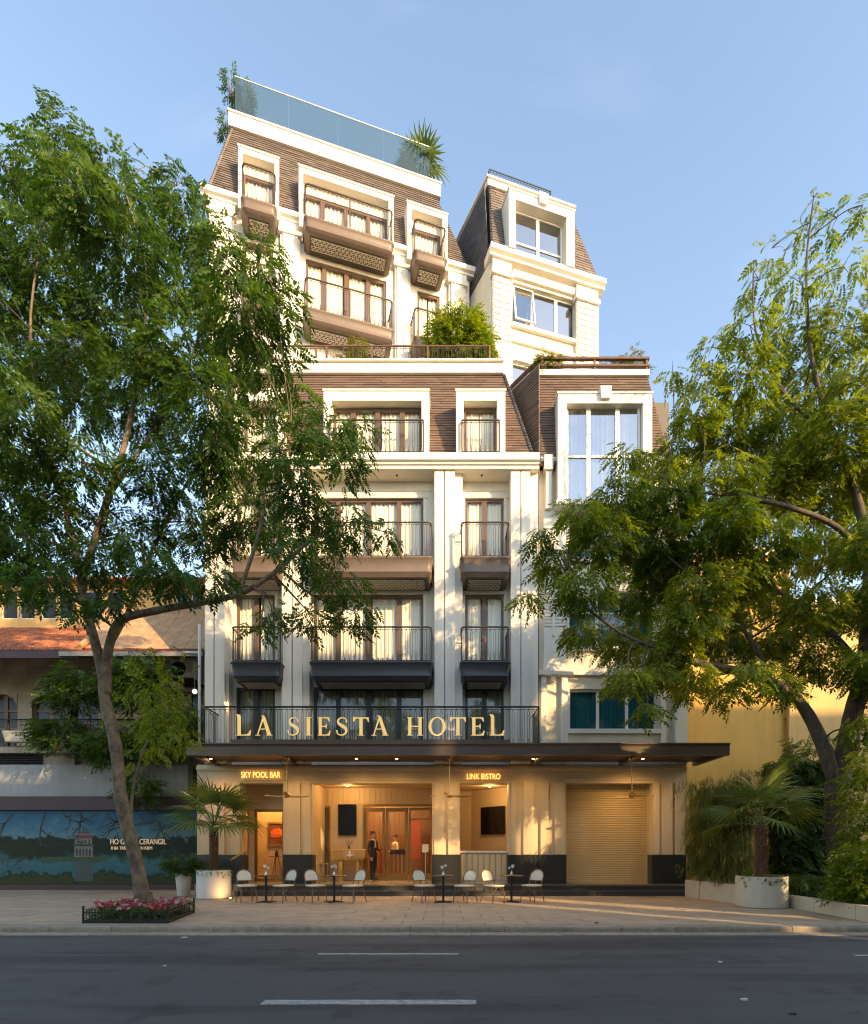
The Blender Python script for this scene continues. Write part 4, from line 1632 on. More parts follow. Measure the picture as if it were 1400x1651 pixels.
for k in range(n):
    q = MB()
    y0 = CF + .15 + k * (2.0 / n)
    q.box(k0 + .13, k1 - .13, y0 + .004, y0 + 2.0 / n - .004, 4.40, 4.42)
    q.build('soffit_board', SOFF, can, FG.M)
for px in (463, 727, 868, 1019):
    q = MB()
    t = FG.t(px, -1.2)
    q.box(t - .06, t + .06, CF + .142, -.1, 4.27, 4.399)
    q.build('beam', CANOPY, can, FG.M)
q = MB()
q.box(FG.t(375, CF + .1), FG.t(822, CF + .1), CF - .02, CF + .5, 4.603, 4.70)
q.build('sign_plinth', CANOPY, can, FG.M)

# ---- lit downlights in the canopy soffit
LAMP = mat('lit lamp', (1, .8, .5), .4, emit=((1.0, .72, .38), 5.0))


def downlight(x, y, z, watts, label, spot=True, group='canopy downlights', blend=1.0, ang=165, col_=(1.0, .62, .26)):
    r_ = root('downlight', (x, y, z), label, 'lamp', group)
    q = MB()
    q.lathe([(.055, -.05), (.06, -.05), (.06, .0), (.055, .0)], 14, (x, y, z))
    q.build('housing', BRASS, r_)
    q = MB()
    q.lathe([(.001, -.056), (.04, -.056), (.04, -.0505), (.001, -.0505)], 12, (x, y, z))
    q.build('bulb', LAMP, r_)
    ld = bpy.data.lights.new('downlight_light', 'SPOT' if spot else 'POINT')
    ld.energy = watts
    ld.color = col_
    ld.shadow_soft_size = .22
    if spot:
        ld.spot_size = R(ang)
        ld.spot_blend = blend
    lo = mk('downlight_light', ld, r_, Matrix.Translation((x, y, z - .085)))
    return r_


# ================================================================== signs
def ext2d(polys, depth):
    """extrude 2D polygons (x, z); front face at y = 0 towards -y. material 0 front, 1 sides"""
    q = MB()
    for p in polys:
        n0 = len(q.v)
        k = len(p)
        q.v += [(x, 0, z) for x, z in p] + [(x, depth, z) for x, z in p]
        q.mi = 0
        q.face(*[n0 + i for i in range(k)])
        q.mi = 1
        q.face(*[n0 + k + i for i in reversed(range(k))])
        for i in range(k):
            j = (i + 1) % k
            q.face(n0 + i, n0 + k + i, n0 + k + j, n0 + j)
    q.mi = 0
    return q


def serif(ch):
    S, t, sf = .17, .055, .05
    P = []

    def stem(x, z0=0, z1=1, foot=True, head=True, w_=S):
        a = [(x, z0 + sf), (x - .07, z0 + sf * .5), (x - .07, z0), (x + w_ + .07, z0), (x + w_ + .07, z0 + sf * .5), (x + w_, z0 + sf)] if foot else [(x, z0), (x + w_, z0)]
        c = [(x + w_, z1 - sf), (x + w_ + .07, z1 - sf * .5), (x + w_ + .07, z1), (x - .07, z1), (x - .07, z1 - sf * .5), (x, z1 - sf)] if head else [(x + w_, z1), (x, z1)]
        P.append(a + c)
    if ch == 'I':
        stem(.08)
        return P, .33
    if ch == 'L':
        P.append([(.08, .05), (.01, .025), (.01, 0), (.72, 0), (.76, .30), (.70, .30), (.62, .12), (.50, .06), (.25, .06), (.25, .95), (.25, 1.04), (.20, 1.14), (.08, 1.17), (.0, 1.16), (.06, 1.08), (.08, .98)])
        return P, .77
    if ch == 'E':
        P.append([(.08, .05), (.01, .025), (.01, 0), (.68, 0), (.73, .27), (.67, .27), (.60, .12), (.50, .06), (.25, .06), (.25, .47), (.44, .47), (.48, .38), (.52, .38), (.52, .64), (.48, .64), (.44, .54), (.25, .54), (.25, .94), (.50, .94), (.58, .88), (.64, .76), (.69, .76), (.66, 1), (.01, 1), (.01, .975), (.08, .95)])
        return P, .74
    if ch == 'T':
        P.append([(.32, .05), (.25, .025), (.25, 0), (.57, 0), (.57, .025), (.49, .05), (.49, .93), (.66, .93), (.73, .86), (.77, .74), (.82, .74), (.81, 1.0), (.10, 1.0), (-.02, 1.05), (.0, .74), (.05, .74), (.09, .86), (.16, .93), (.32, .93)])
        return P, .81
    if ch == 'H':
        stem(.08)
        stem(.62)
        P.append([(.2505, .47), (.6195, .47), (.6195, .54), (.2505, .54)])
        return P, .88
    if ch == 'A':
        P.append([(.0, 0), (.28, 0), (.28, .03), (.20, .05), (.17, .05), (.42, .80), (.40, .98), (.38, .98), (.10, .05), (.0, .03)])
        P.append([(.4205, .80), (.64, .05), (.57, .03), (.57, 0), (.92, 0), (.92, .03), (.85, .05), (.53, 1.02), (.44, 1.10), (.32, 1.10), (.34, 1.06), (.40, .985)])
        P.append([(.268, .33), (.545, .33), (.53, .385), (.286, .385)])
        return P, .92
    if ch == 'O':
        n = 36
        for k in range(n):
            a0, a1 = 2 * math.pi * k / n, 2 * math.pi * (k + 1) / n
            P.append([(.44 + .44 * math.cos(a0), .5 + .52 * math.sin(a0)), (.44 + .44 * math.cos(a1), .5 + .52 * math.sin(a1)),
                      (.44 + .28 * math.cos(a1 + .12), .5 + .45 * math.sin(a1 + .12)), (.44 + .28 * math.cos(a0 + .12), .5 + .45 * math.sin(a0 + .12))])
        return P, .88
    if ch == 'S':
        c = [(.54, .72), (.56, .84), (.47, .94), (.33, .97), (.19, .93), (.12, .82), (.14, .69), (.24, .59), (.38, .50), (.50, .40), (.55, .27), (.51, .13), (.40, .05), (.26, .03), (.12, .08), (.06, .18), (.05, .30)]
        # smooth the centre line and stroke it with the weight of an old-style S
        pts = []
        for i in range(len(c) - 1):
            p0, p1, p2, p3 = c[max(0, i - 1)], c[i], c[i + 1], c[min(len(c) - 1, i + 2)]
            for s_ in (0, .33, .66):
                pts.append(tuple(.5 * (2 * p1[j] + (p2[j] - p0[j]) * s_ + (2 * p0[j] - 5 * p1[j] + 4 * p2[j] - p3[j]) * s_ ** 2 + (-p0[j] + 3 * p1[j] - 3 * p2[j] + p3[j]) * s_ ** 3) for j in (0, 1)))
        pts.append(c[-1])
        N = len(pts)
        L_, R_ = [], []
        for i in range(N):
            d = Vector(pts[min(i + 1, N - 1)]) - Vector(pts[max(i - 1, 0)])
            d.normalize()
            f_ = i / (N - 1)
            wd = .028 + .062 * math.exp(-((f_ - .5) / .20) ** 2) + (.02 if f_ < .05 or f_ > .95 else 0)
            L_.append((pts[i][0] - d.y * wd, pts[i][1] + d.x * wd))
            R_.append((pts[i][0] + d.y * wd, pts[i][1] - d.x * wd))
        for i in range(N - 1):
            P.append([L_[i], L_[i + 1], R_[i + 1], R_[i]])
        return P, .62


DL = 16.12
hs = root('hotel_sign', (0, DL, 4.70), 'large gold serif letters LA SIESTA HOTEL standing on the canopy edge', 'sign')
zb_ = CAM_Z + (HOR - 1186.5) * DL / FPX
hcap = 29.5 * DL / FPX
for ch, a, c in [('L', 381, 406), ('A', 412, 440), ('S', 464, 483), ('I', 492, 503.5), ('E', 512, 534), ('S', 542, 561), ('T', 570, 595), ('A', 599, 627), ('H', 656, 683), ('O', 691, 719), ('T', 726, 751), ('E', 759, 782), ('L', 789, 814)]:
    P, wd = serif(ch)
    sx = (gx(c, DL) - gx(a, DL)) / wd
    q = ext2d([[(x * sx, z * hcap) for x, z in p] for p in P], .06)
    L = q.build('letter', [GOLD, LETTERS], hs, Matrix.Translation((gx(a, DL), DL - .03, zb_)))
    for f_ in (.25, .75):
        q = MB()
        x = gx(a, DL) + (gx(c, DL) - gx(a, DL)) * f_
        q.tube([(x, DL + .01, 4.69), (x, DL + .01, zb_ + .005)], .010, 5)
        q.build('mounting_pin', LETTERS, L)


def text_mesh(body, size, depth, mats, name):
    cu = bpy.data.curves.new(name, 'FONT')
    cu.body = body
    cu.size = size
    cu.extrude = depth / 2
    cu.align_x = 'LEFT'
    o = bpy.data.objects.new(name + '_tmp', cu)
    col.objects.link(o)
    dg = bpy.context.evaluated_depsgraph_get()
    me = bpy.data.meshes.new_from_object(o.evaluated_get(dg))
    bpy.data.objects.remove(o)
    me.materials.clear()
    me.materials.append(mats)
    return me


def text_sign(name, label, body, px0, px1, py0, py1, D, m_, depth=.02, back=None):
    p0 = at(px0, py1, D)
    p1 = at(px1, py0, D)
    r_ = root(name, (p0.x, D, p0.z), label, 'sign')
    xs = p0.x
    tot = text_mesh(body, 1, depth, m_, 'lettering')
    vx = [v.co.x for v in tot.vertices]
    w0, w1 = min(vx), max(vx)
    vz = [v.co.y for v in tot.vertices]
    sx = (p1.x - p0.x) / (w1 - w0)
    sz = (p1.z - p0.z) / (max(vz) - min(vz))
    M = Matrix.Translation((p0.x - w0 * sx, D, p0.z - min(vz) * sz)) @ Matrix.Rotation(R(90), 4, 'X') @ Matrix.Diagonal((sx, sz, 1, 1))
    mk('lettering', tot, r_, M)
    return r_


text_sign('bar_sign', 'small glowing SKY POOL BAR letters on the wall above the painting door', 'SKY POOL BAR', 389, 452, 1244.5, 1254, 18.18, NEON)
text_sign('bistro_sign', 'small glowing LINK BISTRO letters on the wall above the open room', 'LINK BISTRO', 753, 807, 1247.5, 1256.5, 18.18, NEON)
# ================================================================== old house on the left
FH = Frame(0, 20.0)
GLASSH = glass('old dusty glass', (.35, .33, .28), 0.0, rough=.2)
OLDW = mat('stained old plaster', (0.42, 0.36, 0.27), 0.9, base2=(0.24, 0.20, 0.15), scale=1.6, bump=0.2, streak=0.4)
GREYB = mat('grey rendered band', (0.33, 0.33, 0.325), 0.85, var=0.18, scale=1.2, bump=0.15, streak=0.3)
MAROON = mat('dark maroon board', (0.055, 0.022, 0.028), 0.55, var=0.3, scale=2)
REDTIN = mat('red corrugated tin', (0.28, 0.045, 0.035), 0.5, base2=(0.17, 0.05, 0.04), scale=4, bump=0.1)
CREAMTIN = mat('weathered cream roofing', (0.52, 0.33, 0.18), 0.8, base2=(0.36, 0.19, 0.10), scale=3, bump=0.2)
house = root('old_house', (-13, 20, 0), 'old two storey house with terracotta roofs and a shaded balcony behind the big tree', 'house')
HX0, HX1 = -24.0, FH.t(328)
# back wall of the balcony storey with its arched window
arch = (FH.t(5), FH.t(64))
zhb, zhe = 5.2, 8.55
wall_open(HX0, HX1, 0, 8.9, [(arch[0], arch[1], zhb + .3, 7.5), (FH.t(-70), FH.t(-20), zhb + .3, 7.5), (FH.t(225), FH.t(300), zhb, 7.6), (FH.t(75), FH.t(120), zhb, 7.6)], 1.4, .3).build('wall', OLDW, house, FH.M)
for (a, c, zt, cols) in [(arch[0], arch[1], 7.5, (1, 1)), (FH.t(-70), FH.t(-20), 7.5, (1, 1)), (FH.t(225), FH.t(300), 7.6, (1, 1, 1)), (FH.t(75), FH.t(120), 7.6, (1, 1))]:
    window(FH, house, a, c, zhb + (.3 if zt == 7.5 else 0), zt, 1.55, cols, FRAMEB, GLASSH, None, fw=.08, rows=(.35, .7))
    if zt == 7.5:                              # arched head
        q = MB()
        n = 12
        cx, rr = (a + c) / 2, (c - a) / 2
        pr = [(cx + rr * math.cos(math.pi * k / n), 7.0 + .50 * math.sin(math.pi * k / n)) for k in range(n + 1)]
        q.extr_y([(c + .01, 7.55), (a - .01, 7.55)] + [(x, z) for x, z in reversed(pr)], 1.36, 1.5)
        q.build('arch', OLDW, house, FH.M)
# balcony slab, louvres below, grey band
q = MB()
q.box(HX0, HX1, -.2, 1.39, zhb - .22, zhb)
q.build('balcony_slab', OLDW, house, FH.M)
br = mk('railing', None, house, FH.M)
rail_run(FH, br, [(FH.t(-160, -.1), -.1), (HX1 - .02, -.1)], zhb, zhb + .98, IRON, step=.2, hr=.03)
for px in (-60, 12, 90, 170, 250, 322):
    q = MB()
    t = FH.t(px, -.1)
    q.box(t - .04, t + .04, -.14, -.06, zhb, zhb + .98)
    q.build('post', IRON, br, FH.M)
for k in range(7):
    q = MB()
    z = 4.58 + k * .062
    q.hexa([(FH.t(-80, 0), .02, z), (FH.t(66, 0), .02, z), (FH.t(66, 0), .09, z + .05), (FH.t(-80, 0), .09, z + .05),
            (FH.t(-80, 0), .02, z + .012), (FH.t(66, 0), .02, z + .012), (FH.t(66, 0), .09, z + .062), (FH.t(-80, 0), .09, z + .062)])
    q.build('louvre', IRON, house, FH.M)
q = MB()
q.box(FH.t(66, .1) + .01, FH.t(120, .1), .1, .4, 4.55, zhb - .221)
q.box(FH.t(121, .1), HX1, .3, .5, 4.55, zhb - .221)
q.build('band_wall', OLDW, house, FH.M)
q = MB()
q.box(HX0, FH.t(240, -.3), -.3, .1, 3.42, 4.54)
q.build('fascia_panel', GREYB, house, FH.M)
q = MB()
q.box(FH.t(240, -.3) + .02, FH.t(303, -.3), -.3, .1, 3.42, 4.54)
q.build('fascia_panel', GREYB, house, FH.M)
q = MB()
q.box(HX0, FH.t(316, -.3), -.42, .1, 2.94, 3.40)
q.build('shop_beam', MAROON, house, FH.M)


def tiled_roof(x0, x1, dA, zA, dB, zB, m_, name, rib=.11, rows=14, side=0):
    """pan tiles: rows of short half-round tiles climbing the slope"""
    q = MB()
    n = int((x1 - x0) / rib)
    for i in range(n):
        xa = x0 + i * rib
        for k in range(rows):
            a, b_ = k / rows, (k + 1.12) / rows
            if side and xa > x1 - (k / rows) * side:
                continue
            q.tint = random.random()
            d0, z0, d1, z1 = dA + (dB - dA) * a, zA + (zB - zA) * a, dA + (dB - dA) * b_, zA + (zB - zA) * b_
            h = .045 + random.uniform(-.004, .004)
            q.hexa([(xa, d0, z0 - .03), (xa + rib * .9, d0, z0 - .03), (xa + rib * .9, d1, z1 - .06), (xa, d1, z1 - .06),
                    (xa + rib * .25, d0, z0 + h), (xa + rib * .65, d0, z0 + h), (xa + rib * .65, d1, z1 + h - .03), (xa + rib * .25, d1, z1 + h - .03)])
    q.tint = .3
    q.quad((x0, dA, zA - .035), (x1, dA, zA - .035), (x1 - side, dB, zB - .065), (x0, dB, zB - .065))
    rf = q.build(name, m_, house, FH.M)
    rf['kind'] = 'stuff'
    return rf


zE = FH.z(60, 1046, -1.1)
tiled_roof(HX0, FH.t(128, -1.1), -1.1, zE, 2.0, zE + 1.95, ROOFT, 'roof', side=1.2)
q = MB()
q.box(HX0, FH.t(128, -1.1), -1.12, -1.05, zE - .32, zE - .06)
q.build('eave_board', MAROON, house, FH.M)
# right slope: red tin eave under weathered cream roofing
xr0, xr1 = FH.t(95, -1.2), FH.t(327, -1.2)
zt0 = FH.z(250, 1050, -1.2)
q = MB()
n = int((xr1 - xr0) / .09)
for i in range(n):
    xa = xr0 + i * .09
    q.hexa([(xa, -1.2, zt0), (xa + .08, -1.2, zt0), (xa + .08, -.1, zt0 + .42), (xa, -.1, zt0 + .42), (xa + .02, -1.2, zt0 + .04), (xa + .06, -1.2, zt0 + .04), (xa + .06, -.1, zt0 + .46), (xa + .02, -.1, zt0 + .46)])
q.quad((xr0, -1.2, zt0 + .01), (xr1, -1.2, zt0 + .01), (xr1, -.1, zt0 + .43), (xr0, -.1, zt0 + .43))
o = q.build('tin_awning', REDTIN, house, FH.M)
o['kind'] = 'stuff'
q = MB()
q.box(xr0, xr1 - .02, -1.21, -1.14, zt0 - .16, zt0 - .01)
q.build('gutter', mat('grimy gutter', (.34, .30, .25), .6, streak=.4), house, FH.M)
zc1 = FH.z(250, 983, 2.0)
n = 9
for i in range(n):
    q = MB()
    xa, xb = xr0 + (xr1 - xr0) * i / n, xr0 + (xr1 - xr0) * (i + 1) / n
    o_ = random.uniform(0, .02)
    q.hexa([(xa + .005, -.2, zt0 + .44 + o_), (xb - .005, -.2, zt0 + .44 + o_), (xb - .005, 2.0, zc1), (xa + .005, 2.0, zc1),
            (xa + .005, -.2, zt0 + .47 + o_), (xb - .005, -.2, zt0 + .47 + o_), (xb - .005, 2.0, zc1 + .03), (xa + .005, 2.0, zc1 + .03)])
    q.build('roof_sheet', CREAMTIN, house, FH.M)
# valley ridge cap between the two slopes
q = MB()
q.tube([(FH.t(128, -1.1), -1.1, zE + .04), (FH.t(128, -1.1) - 1.2, 2.0, zE + 2.0)], .09, 8)
q.build('ridge_cap', CREAMTIN, house, FH.M)
# clerestory storey and its own roof
zw0, zw1 = FH.z(60, 998, 2.0), FH.z(60, 952, 2.0)
cl = [(2, 28), (31, 56), (66, 90), (93, 117), (135, 165), (170, 200), (283, 304), (308, 326)]
holes = [(FH.t(a, 2.0), FH.t(c, 2.0), zw0, zw1) for a, c in cl]
OCHRE = mat('faded orange render', (0.68, 0.40, 0.15), 0.85, var=0.15, scale=2, streak=.3)
wall_open(HX0, HX1, zE + 1.3, zw1 + .35, holes, 2.0, .25).build('clerestory_wall', OCHRE, house, FH.M)
for h in holes:
    window(FH, house, *h, 2.06, (1,), FRAMEW, GLASSH, None, fw=.04)
tiled_roof(HX0, HX1 - .1, 1.6, zw1 + .30, 5.0, zw1 + 1.3, ROOFT, 'roof', rows=8)
q = MB()
q.box(HX0, HX1 - .05, 2.6, 9, 0, zw1 + .2)
q.build('inner_wall', ROOMD, house, FH.M)
q = MB()                                       # white downpipe against the hotel
x = FH.t(329, -1.0)
q.tube([(x, -1.35, 4.6), (x, -1.35, FH.z(329, 1007, -1.35))], .05, 8)
q.tube([(x, -1.35, zt0 - .1), (x - .5, -1.25, zt0 - .06)], .03, 6)
q.build('downpipe', FRAMEW, house, FH.M)

# air conditioner under the eave
p = at(293, 1092, 20.3)
ac = root('air_conditioner', (p.x, 20.3, p.z), 'pale air conditioner with round grille under the red tin eave', 'air conditioner')
q = MB()
q.box(p.x - .42, p.x + .42, 20.3, 20.62, p.z, p.z + .62)
q.build('casing', mat('pale grey casing', (.55, .53, .48), .5), ac)
q = MB()
for r_ in (.06, .10, .14, .18, .22, .25):
    n = 20
    q.tube([(p.x - .12 + r_ * math.cos(2 * math.pi * k / n), 20.285, p.z + .31 + r_ * math.sin(2 * math.pi * k / n)) for k in range(n)], .008, 4, closed=True)
o = q.build('grille', IRON, ac)
o['kind'] = 'stuff'
q = MB()
q.rings([[(p.x - .12 + .27 * math.cos(2 * math.pi * k / 20), 20.297, p.z + .31 + .27 * math.sin(2 * math.pi * k / 20)) for k in range(20)], [(p.x - .12 + .27 * math.cos(2 * math.pi * k / 20), 20.2995, p.z + .31 + .27 * math.sin(2 * math.pi * k / 20)) for k in range(20)]])
q.build('fan_opening', mat('dark fan', (.03, .03, .03), .5), ac)
q = MB()
q.box(p.x - .4, p.x + .4, 20.32, 21.4, p.z - .05, p.z - .002)
q.build('bracket', IRON, ac)

# laundry on the balcony
def cloth(px0, px1, py0, py1, D, m_, name, label, cat):
    a, c = at(px0, py1, D), at(px1, py0, D)
    q = MB()
    n, mrow = 10, 8
    n0 = len(q.v)
    for j in range(mrow + 1):
        for i in range(n + 1):
            u, v = i / n, j / mrow
            q.v.append((a.x + (c.x - a.x) * u, D + .04 * math.sin(u * 9 + v * 2) * (1 - v * .5), a.z + (c.z - a.z) * v + .02 * math.sin(u * 7) * (1 - v)))
    for j in range(mrow):
        for i in range(n):
            k = n0 + j * (n + 1) + i
            q.face(k, k + 1, k + n + 2, k + n + 1)
    return tag(q.build(name, m_, smooth='all'), label, cat)


PRINT = mat('purple and white printed cloth', (0.09, 0.07, 0.20), 0.8, base2=(0.60, 0.58, 0.62), scale=5)
PRINT2 = mat('green and yellow printed cloth', (0.03, 0.22, 0.16), 0.8, base2=(0.50, 0.38, 0.05), scale=9)
cloth(78, 98, 1104, 1140, 19.75, PRINT, 'hanging_towel', 'purple and white patterned towel hanging over the old balcony', 'towel')
cloth(99, 109, 1104, 1134, 19.78, PRINT2, 'hanging_scarf', 'narrow green and yellow scarf hanging beside the patterned towel', 'scarf')
q = MB()
q.tube([at(60, 1101, 19.75) + Vector((0, .02, 0)), at(130, 1101, 19.75) + Vector((0, .02, 0))], .012, 5)
tag(q.build('clothes_rail', IRON), 'thin dark rail carrying the towel and scarf', 'rail')
# window box hanging on the railing
a, c = at(10, 1197, 19.6), at(59, 1180, 19.6)
q = MB()
q.rings([[(a.x + .08, 19.45, a.z), (c.x - .08, 19.45, a.z), (c.x - .08, 19.75, a.z), (a.x + .08, 19.75, a.z)], [(a.x, 19.4, c.z), (c.x, 19.4, c.z), (c.x, 19.8, c.z), (a.x, 19.8, c.z)],
         [(a.x + .04, 19.44, c.z), (c.x - .04, 19.44, c.z), (c.x - .04, 19.76, c.z), (a.x + .04, 19.76, c.z)], [(a.x + .06, 19.46, c.z - .08), (c.x - .06, 19.46, c.z - .08), (c.x - .06, 19.74, c.z - .08), (a.x + .06, 19.74, c.z - .08)]])
tag(q.build('window_box', CONC), 'white trough planter hung on the old balcony railing', 'planter')
# globe lamp on a cord
p = at(314, 1115, 19.9)
r_ = root('globe_lamp', (p.x, p.y, p.z), 'white globe lamp hanging beside the hotel wall over the old balcony', 'lamp')
q = MB()
q.ball(p, .085, 12, 8)
q.build('globe', mat('opal glass', (.8, .78, .7), .3, emit=((1, .85, .6), .8)), r_, smooth='all')
q = MB()
q.tube([p + Vector((0, 0, .08)), Vector((p.x - .02, p.y, zt0 - .05))], .006, 4)
q.build('cord', FRAMEW, r_)
# wall lamps between the first floor windows of the hotel
for px, lb in ((370, 'small lit wall lamp between rain pipe and first floor window'),):
    p = at(px, 1134, 18.38)
    r_ = root('wall_lamp', (p.x, p.y, p.z), lb, 'lamp')
    q = MB()
    q.lathe([(.03, .1), (.05, .1), (.07, -.08), (.06, -.08)], 12, (p.x, p.y - .42, p.z))
    q.build('lamp_shade', BRASS, r_)
    q = MB()
    q.ball((p.x, p.y - .42, p.z - .06), .04, 8, 6)
    q.build('bulb', LAMP, r_)
    q = MB()
    q.tube([(p.x, p.y - .42, p.z + .09), (p.x, p.y - .3, p.z + .12)], .012, 6)
    q.build('arm', BRASS, r_)
    ld = bpy.data.lights.new('wall_light', 'POINT')
    ld.energy = 6
    ld.color = (1, .62, .26)
    ld.shadow_soft_size = .04
    mk('wall_light', ld, r_, Matrix.Translation((p.x, p.y - .42, p.z - .14)))

# ================================================================== lake mural hoarding on the left
DM = 19.72
mz0, mz1 = 0.30, 2.93
mx0, mx1 = -24.0, gx(316, DM)
mural = root('mural_hoarding', ((mx0 + mx1) / 2, DM, ZP), 'long printed hoarding with a lake, a small tower on an islet and bare branches', 'hoarding')


def print_mat(name):
    """the printed picture: sky, far bank of trees, water, grass, by height with ragged edges"""
    m_ = bpy.data.materials.new(name)
    m_.use_nodes = True
    n = m_.node_tree
    b_ = n.nodes['Principled BSDF']
    b_.inputs['Roughness'].default_value = .6
    b_.inputs['Specular IOR Level'].default_value = .3
    L_ = n.links.new
    g_ = n.nodes.new('ShaderNodeNewGeometry')
    sp = n.nodes.new('ShaderNodeSeparateXYZ')
    L_(g_.outputs['Position'], sp.inputs[0])
    nz_ = n.nodes.new('ShaderNodeTexNoise')
    nz_.inputs['Scale'].default_value = 2.2
    nz_.inputs['Detail'].default_value = 7
    nz_.inputs['Roughness'].default_value = .65
    L_(g_.outputs['Position'], nz_.inputs['Vector'])
    mm = n.nodes.new('ShaderNodeMath')
    mm.operation = 'MULTIPLY_ADD'
    mm.inputs[1].default_value = 1.5
    L_(nz_.outputs[0], mm.inputs[0])
    L_(sp.outputs[2], mm.inputs[2])
    mr_ = n.nodes.new('ShaderNodeMapRange')
    mr_.inputs['From Min'].default_value = mz0 + .75
    mr_.inputs['From Max'].default_value = mz1 + .75
    L_(mm.outputs[0], mr_.inputs[0])
    cr = n.nodes.new('ShaderNodeValToRGB')
    e = cr.color_ramp.elements
    e[0].position, e[0].color = 0, (0.0233, 0.0300, 0.0053, 1)
    e[1].position, e[1].color = 1, (0.0105, 0.0739, 0.1479, 1)
    for p_, c_ in ((.07, (0.0300, 0.0367, 0.0067, 1)), (.10, (0.0067, 0.0227, 0.0067, 1)), (.13, (0.0067, 0.0227, 0.0067, 1)), (.15, (0.0174, 0.0870, 0.1044, 1)), (.30, (0.0304, 0.1131, 0.1305, 1)), (.39, (0.0093, 0.0333, 0.0233, 1)), (.42, (0.0040, 0.0147, 0.0040, 1)), (.60, (0.0053, 0.0160, 0.0040, 1)), (.64, (0.0870, 0.1740, 0.2088, 1)), (.80, (0.0261, 0.1218, 0.1827, 1))):
        x_ = e.new(p_)
        x_.color = c_
    L_(mr_.outputs[0], cr.inputs[0])
    L_(cr.outputs[0], b_.inputs['Base Color'])
    return m_


q = MB()
q.box(mx0, mx1, DM, DM + .06, mz0, mz1)
q.build('printed_panel', print_mat('printed lake picture'), mural)
q = MB()
q.box(mx0, mx1, DM - .03, DM + .1, ZP, mz0 - .002)
q.build('base_board', MAROON, mural)
# the printed tower and its reflection, as flat print
PW = mat('printed tower white', (.17, .165, .14), .6, var=.45, scale=6)
PD = mat('printed dark', (.012, .012, .014), .5)
PR = mat('printed red roof', (.12, .03, .022), .6)
PG = mat('printed reflection', (.045, .075, .07), .6, var=.4, scale=6, stretch=(1, 1, 5))
PG2 = mat('printed bank', (.012, .05, .012), .5, var=.5, scale=5)


def flat(name, m_, rects, dd):
    q = MB()
    for (a, c, e, f_) in rects:
        p0, p1 = at(a, f_, DM), at(c, e, DM)
        q.quad((p0.x, DM - dd, p0.z), (p1.x, DM - dd, p0.z), (p1.x, DM - dd, p1.z), (p0.x, DM - dd, p1.z))
    o = q.build(name, m_, mural)
    o['kind'] = 'stuff'


flat('printed_reflection', PG, [(120, 150, 1390, 1421)], .004)
flat('printed_bank', PG2, [(66, 172, 1382, 1389)], .005)
flat('printed_tower', PW, [(120, 150, 1364, 1382), (122, 149, 1352, 1363.5), (129, 143, 1344, 1351.5), (118, 152, 1361.8, 1363.2)], .006)
flat('printed_roof', PR, [(120, 150, 1347, 1351.6), (127, 145, 1341, 1344)], .007)
flat('printed_openings', PD, [(123 + k * 5.2, 125.6 + k * 5.2, 1369, 1381) for k in range(5)] + [(125 + k * 6, 127.4 + k * 6, 1355, 1360.5) for k in range(4)], .008)
q = MB()
random.seed(21)


def branch2d(p, a, L_, r_, depth):
    pts = [p]
    for k in range(6):
        a += random.uniform(-.35, .35)
        p = (p[0] + L_ / 6 * math.cos(a), p[1] + L_ / 6 * math.sin(a))
        pts.append(p)
        if depth and random.random() < .55:
            branch2d(p, a + random.choice((-1, 1)) * random.uniform(.5, 1.0), L_ * .5, r_ * .6, depth - 1)
    for k in range(6):
        (x0, y0), (x1, y1) = pts[k], pts[k + 1]
        w0, w1 = r_ * (1 - k / 6.5), r_ * (1 - (k + 1) / 6.5)
        dx, dy = x1 - x0, y1 - y0
        n_ = math.hypot(dx, dy) or 1
        ux, uy = -dy / n_, dx / n_
        P_ = [at(x, y, DM) for x, y in ((x0 + ux * w0, y0 + uy * w0), (x1 + ux * w1, y1 + uy * w1), (x1 - ux * w1, y1 - uy * w1), (x0 - ux * w0, y0 - uy * w0))]
        if all(mz0 < v.z < mz1 - .01 for v in P_) and all(v.x < mx1 - .02 for v in P_):
            q.quad(*[(v.x, DM - .009, v.z) for v in P_])


for (x, y, a, L_) in [(72, 1310, 2.0, 80), (100, 1309, .6, 55), (20, 1312, 1.9, 60), (205, 1320, 2.6, 60), (250, 1325, 3.0, 70), (252, 1322, .8, 45), (316, 1325, 2.7, 60), (-30, 1320, .9, 60), (-80, 1315, 1.2, 70), (130, 1308, 1.2, 40)]:
    branch2d((x, y), a, L_, 1.7, 2)
o = q.build('printed_branches', PD, mural)
o['kind'] = 'stuff'
SIGNL = mat('pale raised letters', (.52, .44, .34), .5, emit=((1.0, .70, .42), .10))
text_sign('mural_sign', 'pale raised shop letters in two lines on the lake hoarding behind the tree trunk', 'HO GUOM CERANGIL', 178, 268, 1353, 1361.5, DM - .03, SIGNL)
o = [x for x in hs.children][0]
ms = bpy.data.objects['mural_sign']
p0 = at(179, 1370, DM - .03)
tm = text_mesh('8 BA TRIEU - HOAN KIEM', 1, .02, SIGNL, 'lettering')
vx = [v.co.x for v in tm.vertices]
sx = (at(246, 1370, DM).x - p0.x) / (max(vx) - min(vx))
mk('lettering', tm, ms, Matrix.Translation((p0.x, DM - .03, p0.z)) @ Matrix.Rotation(R(90), 4, 'X') @ Matrix.Diagonal((sx, .16, 1, 1)))

